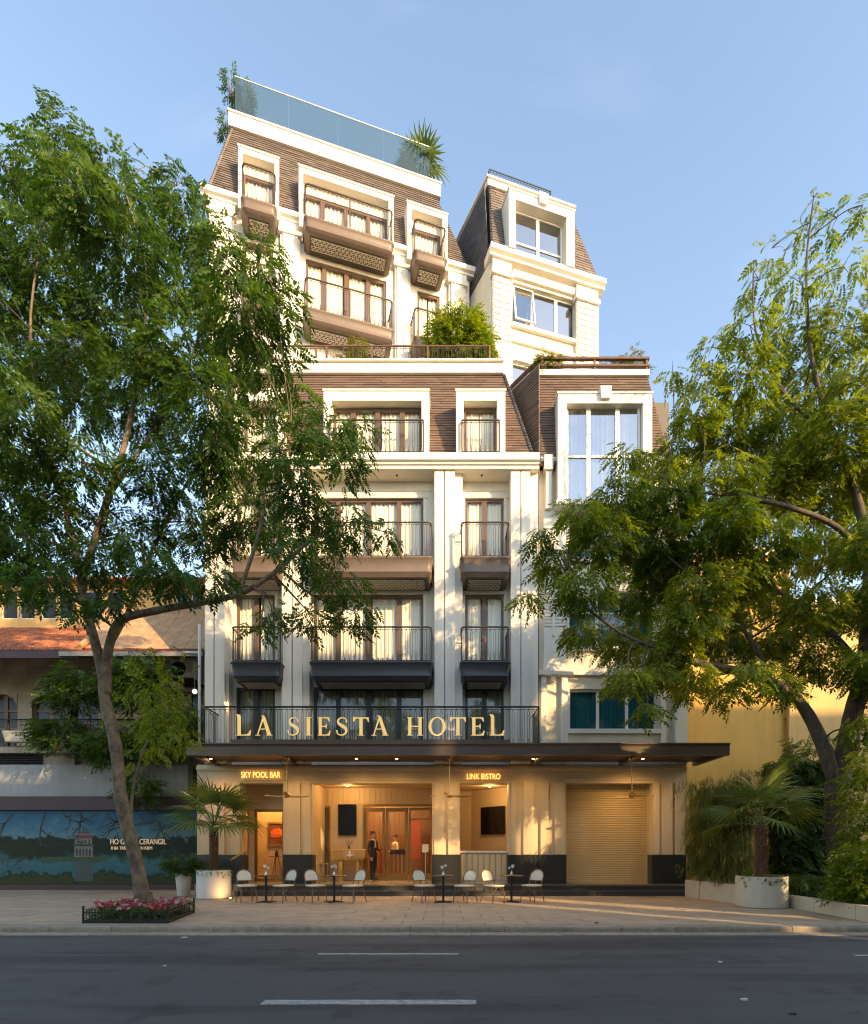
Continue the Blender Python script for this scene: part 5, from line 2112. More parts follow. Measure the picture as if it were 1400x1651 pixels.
# ================================================================== ochre building on the right
FY = Frame(0, 19.9)
yb = root('ochre_building', (12, 19.9, 0), 'ochre yellow building with a plain wall and drain pipe behind the right tree', 'building')
yx0, yx1, yx2 = FY.t(1109, -.2), FY.t(1272), 24.0
q = MB()
q.box(yx0, yx1, 0, 8, 0, 12.0)
q.build('wall', YELLOW, yb, FY.M)
q = MB()
q.box(yx1 + .002, yx2, .35, 8, 0, 10.4)
q.build('wall', mat('pale yellow wall', (0.74, 0.52, 0.22), 0.85, var=0.15, scale=1.2, streak=.2), yb, FY.M)
q = MB()
q.box(yx0 - .05, yx1 + .08, -.12, 8, 12.001, 12.28)
q.box(yx1 + .09, yx2, .25, 8, 10.401, 10.65)
q.build('cornice', TRIM, yb, FY.M)
q = MB()
x = FY.t(1271, -.08)
q.tube([(x, -.08, 2.2), (x, -.08, 11.9)], .065, 10)
for z in (4.5, 6.2, 8, 9.8):
    q.box(x - .09, x + .09, -.1, -.001, z, z + .06)
q.build('drain_pipe', mat('ochre painted pipe', (.42, .26, .08), .5, streak=.3), yb, FY.M)
q = MB()
q.box(yx0 + .0, yx0 + .28, -.12, -.001, 0, 11.9)
q.build('pilaster', YELLOW, yb, FY.M)
for (a, c) in ((1150, 1215),):
    for z in (8.2,):
        window(FY, yb, FY.t(a, -.05), FY.t(c, -.05), z, z + 1.7, -.06, (1, 1), FRAMEB, GLASSD, None, fw=.06)
# ================================================================== lamps under the canopy
for px, wt, lb in ((463, 58, 'lit brass downlight above the fan nearest the palm pot'), (727, 56, 'lit brass downlight above the fan beside the entrance doors'), (1019, 46, 'lit brass downlight above the fan in front of the roller shutter')):
    downlight(gx(px, 17.05), 17.12, 4.40, wt, lb)
for px, wt, lb in ((340, 46, 'small lit spot in the canopy over the left pier'), (575, 42, 'small lit spot in the canopy before the wall screen'), (640, 30, 'small lit spot in the canopy before the entrance doors'), (860, 34, 'small lit spot in the canopy over the wide pier'), (1037, 38, 'small lit spot in the canopy near its open end')):
    downlight(gx(px, 17.3), 17.3, 4.40, wt, lb)
# lobby and room lamps
downlight(FG.t(640, 3.4), 18.3 + 3.2, 3.80, 66, 'lit ceiling lamp in the lobby behind the glass doors', False, 'room lamps')
downlight(FG.t(600, 4.6), 18.3 + 5.2, 3.80, 60, 'lit ceiling lamp deep in the lobby', False, 'room lamps')
downlight(FG.t(432, 1.9), 18.3 + 1.95, 3.80, 40, 'lit ceiling lamp over the flower painting', False, 'room lamps', col_=(1.0, .55, .18))
downlight(FG.t(790, 1.2), 18.3 + 1.3, 3.80, 16, 'lit ceiling lamp in the open bistro room', False, 'room lamps')
downlight(FG.t(560, 1.0), 18.3 + 1.1, 3.80, 18, 'lit ceiling lamp in the entrance recess', False, 'room lamps')

# ================================================================== ceiling fans
def make_fan(px, D, rz, label):
    x = gx(px, D)
    zh = CAM_Z + (HOR - 1283) * D / FPX
    r_ = root('ceiling_fan', (x, D, zh), label, 'ceiling fan', 'brass fans under the canopy')
    q = MB()
    q.lathe([(.02, 4.27), (.07, 4.28), (.06, 4.36), (.045, 4.398)], 14, (x, D, 0))
    q.build('ceiling_cup', BRASS, r_, smooth=True)
    q = MB()
    q.tube([(x, D, 4.29), (x, D, zh + .05)], .014, 8)
    q.build('rod', BRASS, r_)
    q = MB()
    q.lathe([(.001, -.07), (.06, -.065), (.095, -.02), (.085, .02), (.045, .05), (.03, .12), (.001, .125)], 16, (x, D, zh))
    q.build('motor_hub', BRASS, r_, smooth=True)
    for k in range(3):
        a = rz + k * 2 * math.pi / 3
        q = MB()
        n = 9
        top, bot = [], []
        for i in range(n):
            s_ = i / (n - 1)
            rr = .07 + .70 * s_
            wd = .035 + .075 * math.sin(math.pi * min(1, s_ * 1.05)) * (1 - .35 * s_) + .006
            z = -.02 + .05 * s_ * s_
            top.append(((rr, -wd, z + .018), (rr, wd, z - .012)))
        rs = [[(p_[0], p_[1], p_[2] - .006) for p_ in t] + [(p_[0], p_[1], p_[2] + .006) for p_ in reversed(t)] for t in top]
        q.rings(rs)
        q.build('blade', BRASS, r_, Matrix.Translation((x, D, zh)) @ Matrix.Rotation(a, 4, 'Z'), smooth=30)
    return r_


make_fan(463, 17.0, 2.85, 'brass three blade fan under the canopy beside the potted palm')
make_fan(725, 17.0, .35, 'brass three blade fan under the canopy right of the entrance doors')
make_fan(1019, 17.0, .25, 'brass three blade fan under the canopy before the roller shutter')

# ================================================================== bistro chairs and tables
CANE = mat('brown bamboo cane', (0.24, 0.13, 0.065), 0.4, base2=(0.14, 0.07, 0.035), scale=18)
WEAVE = mat('white woven seat', (0.82, 0.73, 0.56), 0.6, var=0.15, scale=60, bump=0.4, bscale=160)
chair = root('bistro_chair', (0, 0, 0), 'x', 'chair', 'woven bistro chairs on the pavement')
q = MB()
Ub = []
for k in range(17):
    a = math.pi * k / 16
    Ub.append((.20 * math.cos(a) * (1.0 if abs(math.cos(a)) > .0 else 1), 0, .68 + .19 * math.sin(a)))
path = [(.185, .17, .44), (.195, .20, .56)] + [(x, .17 + (z - .44) * .36, z) for x, y, z in Ub] + [(-.195, .20, .56), (-.185, .17, .44)]
q.tube(path, .015, 8)
q.build('back_frame', CANE, chair, smooth=True)
q = MB()                                       # back panel fills the hoop
rows, n = 8, 10
n0 = len(q.v)
for j in range(rows + 1):
    z = .575 + .275 * j / rows
    hw = .185 if z < .68 else .20 * math.sqrt(max(.02, 1 - ((z - .68) / .19) ** 2)) - .012
    for i in range(n + 1):
        u = -1 + 2 * i / n
        q.v.append((u * hw, .17 + (z - .44) * .36 + .012 * (1 - u * u), z))
for j in range(rows):
    for i in range(n):
        k = n0 + j * (n + 1) + i
        q.face(k, k + 1, k + n + 2, k + n + 1)
q.build('backrest', WEAVE, chair, smooth='all')
q = MB()
q.tube([(-.18, .205, .575), (.18, .205, .575)], .011, 6)
q.build('back_rung', CANE, chair)
q = MB()
q.tube([(0, .18, .45), (0, .205, .575)], .011, 6)
q.build('back_post', CANE, chair)


def rsq(w_, y0, y1, r_, n=5):
    p_ = []
    for cx, cy, a0 in ((w_ - r_, y1 - r_, 0), (-w_ + r_, y1 - r_, .5), (-w_ + r_ * 1.0, y0 + r_, 1.0), (w_ - r_, y0 + r_, 1.5)):
        for k in range(n + 1):
            a = math.pi * (a0 + .5 * k / n)
            p_.append((cx + r_ * math.cos(a), cy + r_ * math.sin(a)))
    return p_


q = MB()
o0 = rsq(.225, -.24, .20, .08)
o1 = rsq(.215, -.23, .19, .08)
q.rings([[(x, y, .435) for x, y in o1], [(x, y, .44) for x, y in o0], [(x, y, .462) for x, y in o0], [(x, y, .472) for x, y in o1]])
q.build('seat', WEAVE, chair, smooth=50)
q = MB()
q.tube([(x * .95, y * .95, .424) for x, y in rsq(.215, -.23, .19, .08)], .013, 6, closed=True)
q.build('seat_rim', CANE, chair)
for sx in (-1, 1):
    q = MB()
    q.tube([(sx * .175, -.18, .43), (sx * .20, -.215, .2), (sx * .215, -.235, 0)], .014, 7)
    q.build('leg', CANE, chair, smooth=True)
    q = MB()
    q.tube([(sx * .18, .165, .445), (sx * .20, .22, .2), (sx * .215, .285, 0)], .014, 7)
    q.build('leg', CANE, chair, smooth=True)
    q = MB()
    q.tube([(sx * .197, -.21, .23), (sx * .12, -.205, .33), (sx * .03, -.2, .42)], .009, 6)
    q.build('brace', CANE, chair)
    q = MB()
    q.tube([(sx * .20, .215, .23), (sx * .19, .12, .34), (sx * .18, .0, .42)], .009, 6)
    q.build('brace', CANE, chair)
    q = MB()
    q.tube([(sx * .197, -.21, .23), (sx * .19, -.1, .35), (sx * .18, .0, .42)], .009, 6)
    q.build('brace', CANE, chair)
DCH = 14.95
spots = [(398, 36, 'woven white bistro chair closest to the potted palm, facing the first table'), (458, -35, 'woven white bistro chair on the doors side of the first table'),
         (509, 37, 'woven white bistro chair left of the table before the console'), (570, -34, 'woven white bistro chair right of the table before the console'),
         (684, 35, 'woven white bistro chair in front of the glass entrance doors'), (750, -38, 'woven white bistro chair in front of the bistro breast wall, turned left'),
         (796, 33, 'woven white bistro chair in front of the bistro breast wall, turned right'), (858, -37, 'woven white bistro chair nearest the roller shutter')]
for k, (px, rz, lb) in enumerate(spots):
    D = DCH + random.uniform(-.08, .08)
    M = Matrix.Translation((gx(px, D), D, ZP + .001)) @ Matrix.Rotation(R(rz + random.uniform(-4, 4)), 4, 'Z')
    copy_tree(chair, M, lb)


def drop_tree(o):
    for c in list(o.children):
        drop_tree(c)
    bpy.data.objects.remove(o)


drop_tree(chair)
TOPM = mat('dark stained table top', (0.05, 0.036, 0.028), 0.3, var=0.2, scale=6)
table = root('bistro_table', (0, 0, 0), 'x', 'table', 'round bistro tables on the pavement')
q = MB()
q.lathe([(.001, .695), (.30, .695), (.315, .702), (.315, .718), (.305, .724), (.001, .724)], 32)
q.build('table_top', TOPM, table, smooth=40)
q = MB()
q.tube([(0, 0, .03), (0, 0, .69)], .032, 12)
q.build('column', IRON, table, smooth=True)
for k in range(4):
    q = MB()
    q.hexa([(.02, -.03, 0), (.30, -.03, 0), (.30, .03, 0), (.02, .03, 0), (.02, -.025, .045), (.28, -.025, .02), (.28, .025, .02), (.02, .025, .045)])
    q.build('foot', IRON, table, Matrix.Rotation(math.pi / 2 * k + .4, 4, 'Z'))
VASEG = mat('silvered glass', (.7, .68, .62), .12, metal=.7)
PETAL = mat('white petal', (.75, .72, .66), .6)
STEM = mat('green stem', (.06, .13, .03), .6)
tlabels = ['round dark bistro table nearest the potted palm', 'round dark bistro table in front of the wall screen and console', 'round dark bistro table in front of the granite pier by the doors', 'round dark bistro table closest to the roller shutter']
vlabels = ['silvered bud vase on the table nearest the palm', 'silvered bud vase on the table before the console', 'silvered bud vase with spread white petals on the table by the doors', 'silvered bud vase on the table closest to the shutter']
for k, px in enumerate((429, 539, 715, 825)):
    D = DCH + .05 + random.uniform(-.05, .05)
    x = gx(px, D)
    copy_tree(table, Matrix.Translation((x, D, ZP + .001)) @ Matrix.Rotation(random.uniform(0, 1), 4, 'Z'), tlabels[k])
    zt_ = ZP + .726
    v_ = root('bud_vase', (x, D, zt_), vlabels[k], 'vase', 'bud vases on the bistro tables')
    q = MB()
    q.lathe([(.001, 0), (.034, .0), (.038, .03), (.02, .07), (.013, .10), (.019, .125), (.010, .124)], 14, (x, D, zt_))
    q.build('bottle', VASEG, v_, smooth=True)
    for j in range(3):
        a = j * 2.1 + k
        tip = Vector((x + .06 * math.cos(a), D + .05 * math.sin(a), zt_ + .19 + .03 * j))
        q = MB()
        q.tube([(x, D, zt_ + .1), (x + .02 * math.cos(a), D, zt_ + .16), tip], .004, 4)
        st = q.build('flower_stem', STEM, v_)
        q = MB()
        for p_ in range(5):
            b_ = p_ * 1.257
            q.quad(tip, tip + Vector((.03 * math.cos(b_ - .4), .02 * math.sin(b_ - .4), .03 * math.sin(b_))), tip + Vector((.055 * math.cos(b_), .03 * math.sin(b_), .045 * math.sin(b_) + .01)), tip + Vector((.03 * math.cos(b_ + .4), .02 * math.sin(b_ + .4), .03 * math.sin(b_ + .5))))
        q.build('bloom', PETAL, st)
drop_tree(table)

# ================================================================== screens, console, lectern, pictures
SCREEN = mat('black screen', (.006, .006, .008), .12)
def wall_screen(c, w_, h_, rz, label):
    M = Matrix.Translation(c) @ Matrix.Rotation(rz, 4, 'Z')
    r_ = mk('wall_screen', None, None, M)
    tag(r_, label, 'screen')
    q = MB()
    q.box(-w_ / 2, w_ / 2, -.05, .0, -h_ / 2, h_ / 2)
    q.build('casing', IRON, r_, M)
    q = MB()
    q.box(-w_ / 2 + .02, w_ / 2 - .02, -.056, -.0505, -h_ / 2 + .02, h_ / 2 - .02)
    q.build('display', SCREEN, r_, M)


DS = 18.3 + 2.15 - .03
p = at(560.5, 1322, DS)
wall_screen(p, 29 * DS / FPX, 50 * DS / FPX, 0, 'tall black wall screen left of the entrance doors')
va, vb = Vector((c0 + .55, 3.2)), Vector((c1 + .45, 1.7))
mid = va + (vb - va) * .52
ang = math.atan2(vb.y - va.y, vb.x - va.x)
nrm = Vector((math.sin(ang), -math.cos(ang)))
wp = FG.w(mid.x + nrm.x * .03, mid.y + nrm.y * .03, 0)
wall_screen((wp.x, wp.y, CAM_Z + (HOR - 1323) * wp.y / FPX), 1.12, 1.02, ang, 'squarish black screen on the slanted wall of the open room')
# console table with carved emblem
OAK = mat('light oak', (.52, .33, .12), .4, var=.2, scale=6, stretch=(1, 6, 6))
DC = 19.9
cx0, cx1 = gx(537, DC), gx(590, DC)
zt_ = CAM_Z + (HOR - 1369) * DC / FPX
con = root('console_desk', ((cx0 + cx1) / 2, DC, ZF), 'light oak console desk with a pale emblem below the wall screen', 'desk')
q = MB()
q.rings([[(cx0 + .05, DC - .22, zt_ - .38), (cx1 - .05, DC - .22, zt_ - .38), (cx1 - .05, DC + .22, zt_ - .38), (cx0 + .05, DC + .22, zt_ - .38)],
         [(cx0, DC - .25, zt_ - .30), (cx1, DC - .25, zt_ - .30), (cx1, DC + .22, zt_ - .30), (cx0, DC + .22, zt_ - .30)],
         [(cx0, DC - .25, zt_ - .03), (cx1, DC - .25, zt_ - .03), (cx1, DC + .22, zt_ - .03), (cx0, DC + .22, zt_ - .03)],
         [(cx0 + .02, DC - .23, zt_), (cx1 - .02, DC - .23, zt_), (cx1 - .02, DC + .22, zt_), (cx0 + .02, DC + .22, zt_)]])
q.build('drawer_case', OAK, con)
for e in (.2, .72):
    q = MB()
    x = cx0 + (cx1 - cx0) * e
    q.box(x, x + .12, DC - .15, DC + .15, ZF, zt_ - .381)
    q.build('leg', OAK, con)
q = MB()
xm = cx0 + (cx1 - cx0) * .52
q.box(xm - .22, xm + .22, DC - .262, DC - .2505, zt_ - .26, zt_ - .07)
fr = q.build('drawer_front', mat('pink beige inlay', (.50, .34, .22), .4), con)
q = MB()
q.box(xm + .0, xm + .06, DC - .272, DC - .263, zt_ - .22, zt_ - .06)
q.box(xm - .07, xm + .13, DC - .273, DC - .264, zt_ - .245, zt_ - .20)
q.box(xm + .0, xm + .06, DC - .272, DC - .263, zt_ - .28, zt_ - .246)
q.build('emblem', mat('white enamel', (.82, .80, .76), .4), con)
q = MB()
for a in (-.5, -.1, .35, .6):
    q.tube([(xm - .04, DC, zt_ + .02), (xm - .04 + .25 * math.sin(a), DC, zt_ + .1 + .25 * math.cos(a))], .008, 5)
q.lathe([(.001, .001), (.035, .001), (.045, .06), (.02, .1), (.001, .1)], 10, (xm - .04, DC, zt_))
tag(q.build('twig_vase', mat('dark twig', (.08, .05, .03), .7)), 'small dark vase of twigs on the console desk', 'vase')

# small tripod table with a vase under the painting
DP = FG.o.y + RA + 1.2
p = at(446, 1381, DP)
tt = root('tripod_table', (p.x, DP, ZF), 'small dark tripod table under the flower painting', 'table')
q = MB()
q.lathe([(.001, -.02), (.26, -.02), (.26, .0), (.001, .0)], 20, p)
q.build('table_top', TOPM, tt)
for k in range(3):
    a = k * 2.094 + .5
    q = MB()
    q.tube([(p.x + .05 * math.cos(a), DP + .05 * math.sin(a), p.z - .02), (p.x + .26 * math.cos(a), DP + .22 * math.sin(a), ZF)], .012, 6)
    q.build('leg', TOPM, tt)
q = MB()
q.lathe([(.001, .001), (.05, .001), (.07, .08), (.05, .16), (.02, .21), (.025, .25), (.001, .25)], 14, p)
tag(q.build('dark_vase', mat('dark glaze', (.06, .03, .02), .3), smooth=True), 'dark glazed vase on the tripod table', 'vase')
# flower painting on the room wall, gilt frame
DPW = FG.o.y + RA + 1.6
a, c = at(432, 1365, DPW), at(464, 1326, DPW)
pic = root('flower_painting', ((a.x + c.x) / 2, DPW, a.z), 'red flower painting in a gilt frame seen through the glass door', 'painting')
q = MB()
for (x0_, x1_, z0_, z1_) in ((a.x, a.x + .07, a.z, c.z), (c.x - .07, c.x, a.z, c.z), (a.x + .07, c.x - .07, c.z - .07, c.z), (a.x + .07, c.x - .07, a.z, a.z + .07)):
    q.box(x0_, x1_, DPW - .06, DPW - .004, z0_, z1_)
q.build('gilt_frame', BRASS, pic)
q = MB()
q.box(a.x + .0705, c.x - .0705, DPW - .03, DPW - .003, a.z + .0705, c.z - .0705)
q.build('canvas', mat('dark red canvas', (.12, .04, .02), .6, base2=(.30, .10, .03), scale=5), pic)
q = MB()
cx_, cz_ = (a.x + c.x) / 2, (a.z + c.z) / 2
for k in range(9):
    an = k * .7
    rr = .16 if k < 6 else .07
    ox, oz = cx_ + rr * math.cos(an), cz_ + rr * .8 * math.sin(an)
    q.rings([[(ox + .12 * math.cos(t * .785), DPW - .032 - .001 * k, oz + .10 * math.sin(t * .785)) for t in range(8)], [(ox + .10 * math.cos(t * .785), DPW - .040 - .002 * k, oz + .08 * math.sin(t * .785)) for t in range(8)]])
o = q.build('petals', mat('red orange petals', (.62, .07, .03), .6, base2=(.70, .22, .06), scale=12), pic)
o['kind'] = 'stuff'
# red hanging in the lobby
DR = 18.3 + RB + 3.2
a, c = at(664, 1385, DR), at(678, 1322, DR)
q = MB()
q.box(a.x, c.x, DR, DR + .03, a.z, c.z)
tag(q.build('red_hanging', mat('red silk hanging', (.40, .025, .012), .6, base2=(.36, .11, .03), scale=3)), 'red silk wall hanging glowing in the lobby', 'wall hanging')
# lobby cabinet behind the man and lectern
DLc = 18.3 + RB + 1.15
a, c = at(630, 1412, DLc), at(653, 1372, DLc)
lec = root('reception_lectern', ((a.x + c.x) / 2, DLc, ZF), 'slatted timber lectern with a dark top behind the glass doors', 'lectern')
n = 7
for k in range(n):
    q = MB()
    x0_ = a.x + (c.x - a.x) * k / n
    q.box(x0_ + .004, x0_ + (c.x - a.x) / n - .004, DLc, DLc + .4, ZF, c.z - .12)
    q.build('slat', OAK if k % 2 else LOBW, lec)
q = MB()
q.box(a.x - .03, c.x + .03, DLc - .04, DLc + .44, c.z - .118, c.z + .05)
q.build('lectern_top', TOPM, lec)
q = MB()
q.box(gx(612, DLc + 1.3), gx(622, DLc + 1.3), DLc + 1.3, DLc + 1.8, ZF, ZF + 1.25)
tag(q.build('red_cabinet', mat('red lacquer', (.26, .03, .015), .35)), 'low red lacquer cabinet in the lobby beside the doors', 'cabinet')
# door post stand at the entrance and menu stand
for px, D, h_, lb in ((686, 19.6, 1.05, 'slim menu stand with a pale board right of the doors'), (508, 19.3, .85, 'slim menu stand with a wooden board left of the console')):
    x = gx(px, D)
    r_ = root('menu_stand', (x, D, ZF), lb, 'stand', 'menu stands by the entrance')
    q = MB()
    q.lathe([(.001, 0), (.13, 0), (.13, .015), (.015, .03), (.015, h_), (.001, h_)], 14, (x, D, ZF))
    q.build('post', VASEG, r_)
    q = MB()
    q.hexa([(x - .11, D - .1, ZF + h_ - .02), (x + .11, D - .1, ZF + h_ - .02), (x + .11, D + .1, ZF + h_ + .24), (x - .11, D + .1, ZF + h_ + .24), (x - .11, D - .1, ZF + h_), (x + .11, D - .1, ZF + h_), (x + .11, D + .1, ZF + h_ + .26), (x - .11, D + .1, ZF + h_ + .26)])
    q.build('board', OAK if px < 600 else PETAL, r_)
# metal chair glimpsed inside by the side window
x, D = gx(521, 19.7), 19.7
r_ = root('metal_stool', (x, D, ZF), 'thin grey metal stool before the side window', 'stool')
for sx in (-1, 1):
    for sy in (-1, 1):
        q = MB()
        q.tube([(x + sx * .17, D + sy * .13, ZF + .62), (x + sx * .2, D + sy * .16, ZF)], .010, 5)
        q.build('leg', VASEG, r_)
q = MB()
q.prism([(x + u, D + v) for u, v in rsq(.2, -.16, .16, .06)], ZF + .62, ZF + .65)
q.build('seat', VASEG, r_)
# handrail with a sloping wooden top beside the left door
x, D = gx(390, 17.9), 17.9
r_ = root('wooden_handrail', (x, D, ZF), 'short sloping wooden handrail by the left pier', 'handrail')
q = MB()
q.tube([(x - .16, D - .5, 1.22), (x + .12, D + .1, 1.52)], .035, 8)
q.build('rail', OAK, r_)
for u, v, z in ((-.13, -.42, 1.24), (.08, .02, 1.46)):
    q = MB()
    q.tube([(x + u, D + v, ZF + (-.15 if v < -.3 else .0)), (x + u, D + v, z)], .018, 6)
    q.build('post', IRON, r_)

# ================================================================== two people
SKIN = mat('skin', (.42, .235, .15), .55)
HAIR = mat('black hair', (.012, .010, .009), .5)
SHOE = mat('black shoe', (.012, .012, .012), .3)


def person(name, loc, rz, label, J, suit, trousers, collar, scale=1.0):
    """one continuous skinned body; J maps joint -> (position, radius x, radius y); the figure faces -y"""
    names = list(J)
    idx = {n_: i for i, n_ in enumerate(names)}
    E = [('pelvis', 'waist'), ('waist', 'chest'), ('chest', 'neck'), ('neck', 'jaw'), ('jaw', 'face'), ('face', 'skull'), ('skull', 'crown')]
    for s_ in 'lr':
        E += [('chest', 'shoulder_' + s_), ('shoulder_' + s_, 'elbow_' + s_), ('elbow_' + s_, 'wrist_' + s_), ('wrist_' + s_, 'palm_' + s_)]
        E += [('palm_' + s_, f'f{k}a_' + s_) for k in range(5)] + [(f'f{k}a_' + s_, f'f{k}b_' + s_) for k in range(5)]
        E += [('pelvis', 'hip_' + s_), ('hip_' + s_, 'knee_' + s_), ('knee_' + s_, 'ankle_' + s_), ('ankle_' + s_, 'toe_' + s_)]
    E += [('face', 'nose')]
    me = bpy.data.meshes.new(name + '_cage')
    me.from_pydata([J[n_][0] for n_ in names], [(idx[a], idx[b_]) for a, b_ in E], [])
    o = bpy.data.objects.new(name + '_tmp', me)
    col.objects.link(o)
    o.modifiers.new('skin', 'SKIN')
    sb = o.modifiers.new('sub', 'SUBSURF')
    sb.levels = sb.render_levels = 2
    for i, n_ in enumerate(names):
        sv = me.skin_vertices[0].data[i]
        sv.radius = J[n_][1:3]
        sv.use_root = n_ == 'pelvis'
    dg = bpy.context.evaluated_depsgraph_get()
    body = bpy.data.meshes.new_from_object(o.evaluated_get(dg))
    bpy.data.objects.remove(o)
    body.materials.clear()
    for m_ in (suit, trousers, SKIN, SHOE, collar):
        body.materials.append(m_)
    wr = [Vector(J['wrist_l'][0]), Vector(J['wrist_r'][0])]
    pl = [Vector(J['palm_l'][0]), Vector(J['palm_r'][0])]
    zn = J['neck'][0][2]
    zp_ = J['pelvis'][0][2]
    for p_ in body.polygons:
        c_ = p_.center
        m_ = 0
        near_hand = any((c_ - pl[k]).length < .13 and (c_ - pl[k]).dot(pl[k] - wr[k]) > -.05 * (pl[k] - wr[k]).length for k in (0, 1))
        if near_hand:
            m_ = 2
        elif c_.z > zn + .005:
            m_ = 2
        elif c_.z > zn - .05 and abs(c_.x) < .07:
            m_ = 4
        elif c_.z < .09:
            m_ = 3
        elif c_.z < zp_ - .02:
            m_ = 1
        elif c_.y < -.06 and abs(c_.x) < .035 and c_.z > zn - .3:
            m_ = 4
        p_.material_index = m_
        p_.use_smooth = True
    M = Matrix.Translation(loc) @ Matrix.Rotation(rz, 4, 'Z') @ Matrix.Scale(scale, 4)
    po = mk('person', body, None, M)
    tag(po, label, 'person')
    q = MB()                                   # hair: a cap over the skull
    sk = Vector(J['skull'][0])
    n, m2 = 16, 9
    rs = []
    for j in range(m2 + 1):
        th = math.pi * .62 * j / m2
        ring = []
        for k in range(n):
            a = 2 * math.pi * k / n
            cut = 1.0
            th2 = th * (.72 if math.sin(a) < -.3 else 1.0)      # higher at the forehead (-y)
            ring.append(sk + Vector((.086 * math.sin(th2) * math.cos(a), .012 + .106 * math.sin(th2) * math.sin(a), .012 + .108 * math.cos(th2))))
        rs.append(ring)
    q.rings(rs, cap0=False, cap1=False)
    q.build('hair', HAIR, po, M, smooth='all')
    q = MB()
    for s_ in (-1, 1):
        q.ball(sk + Vector((s_ * .032, -.088, -.035)), .010, 6, 5)
    q.build('eyes', HAIR, po, M)['kind'] = 'stuff'
    q = MB()
    q.ball(sk + Vector((.082, .01, -.04)), .022, 8, 6, 1.4)
    q.build('ear', SKIN, po, M, smooth='all')
    q = MB()
    q.ball(sk + Vector((-.082, .01, -.04)), .022, 8, 6, 1.4)
    q.build('ear', SKIN, po, M, smooth='all')
    return po


def joints(arm_l, arm_r, lean=0.0, head_turn=0.0):
    J = {'pelvis': ((0, 0, .93), .135, .105), 'waist': ((0, -.01, 1.10), .125, .095), 'chest': ((0, .0, 1.34), .155, .105), 'neck': ((0, .005, 1.49), .055, .055),
         'jaw': ((0, -.025, 1.555), .055, .058), 'face': ((0, -.02, 1.62), .070, .080), 'skull': ((0, .0, 1.68), .074, .090), 'crown': ((0, .005, 1.735), .045, .055), 'nose': ((0, -.105, 1.605), .014, .014)}
    for s_, sg, arm in (('l', 1, arm_l), ('r', -1, arm_r)):
        J['shoulder_' + s_] = ((sg * .185, .005, 1.425), .062, .062)
        el, wr, pa = [Vector((sg * v[0], v[1], v[2])) for v in arm]
        J['elbow_' + s_] = (tuple(el), .048, .048)
        J['wrist_' + s_] = (tuple(wr), .036, .036)
        J['palm_' + s_] = (tuple(pa), .030, .036)
        d = (pa - wr).normalized()
        side = d.cross(Vector((sg, .2, .3))).normalized()
        for k in range(5):
            if k == 4:
                a = pa - d * .01 + side * .045
                b_ = a + d * .03 + side * .012
            else:
                a = pa + d * (.052 - .004 * abs(k - 1.3)) + side * (.030 - .020 * k)
                b_ = a + d * (.036 - .005 * abs(k - 1.3)) + Vector((-sg * .012, 0, -.006))
            J[f'f{k}a_' + s_] = (tuple(a), .009, .009)
            J[f'f{k}b_' + s_] = (tuple(b_), .008, .008)
        J['hip_' + s_] = ((sg * .095, 0, .86), .095, .10)
        J['knee_' + s_] = ((sg * .10, -.012, .49), .065, .07)
        J['ankle_' + s_] = ((sg * .10, .015, .085), .046, .05)
        J['toe_' + s_] = ((sg * .12, -.15, .045), .045, .035)
    return J


relaxed = [(.255, .03, 1.13), (.255, -.06, .88), (.25, -.08, .80)]
forward = [(.24, .0, 1.14), (.17, -.22, 1.05), (.13, -.30, 1.05)]
D1 = 18.3 + RB - .45
person('doorman', (gx(602, D1), D1, ZF + .001), R(62), 'person in a dark purple suit standing at the entrance doors, facing right', joints(forward, relaxed),
       mat('dark purple suit', (.030, .016, .032), .75), mat('dark trousers', (.014, .012, .016), .8), mat('white collar', (.6, .57, .52), .7))
D2 = DLc + .75
person('clerk', (gx(637, D2), D2, ZF + .001), R(-58), 'person in a white shirt behind the lectern, facing left', joints(forward, forward),
       mat('white shirt', (.70, .62, .52), .75), mat('clerk trousers', (.02, .02, .025), .8), mat('shirt collar', (.70, .62, .52), .7), .97)
# ================================================================== plants
def np_mesh(name, V, F, tint, m_, smooth=True):
    """V (n,3), F (m,4) quads, tint per face"""
    me = bpy.data.meshes.new(name)
    me.vertices.add(len(V))
    me.vertices.foreach_set('co', np.ascontiguousarray(V, dtype=np.float32).ravel())
    k = F.shape[1]
    me.loops.add(F.size)
    me.loops.foreach_set('vertex_index', np.ascontiguousarray(F, dtype=np.int32).ravel())
    me.polygons.add(len(F))
    me.polygons.foreach_set('loop_start', np.arange(0, F.size, k, dtype=np.int32))
    me.polygons.foreach_set('loop_total', np.full(len(F), k, dtype=np.int32))
    at_ = me.attributes.new('tint', 'FLOAT', 'FACE')
    at_.data.foreach_set('value', np.ascontiguousarray(tint, dtype=np.float32))
    me.materials.append(m_)
    me.update(calc_edges=True)
    me.validate()
    return me


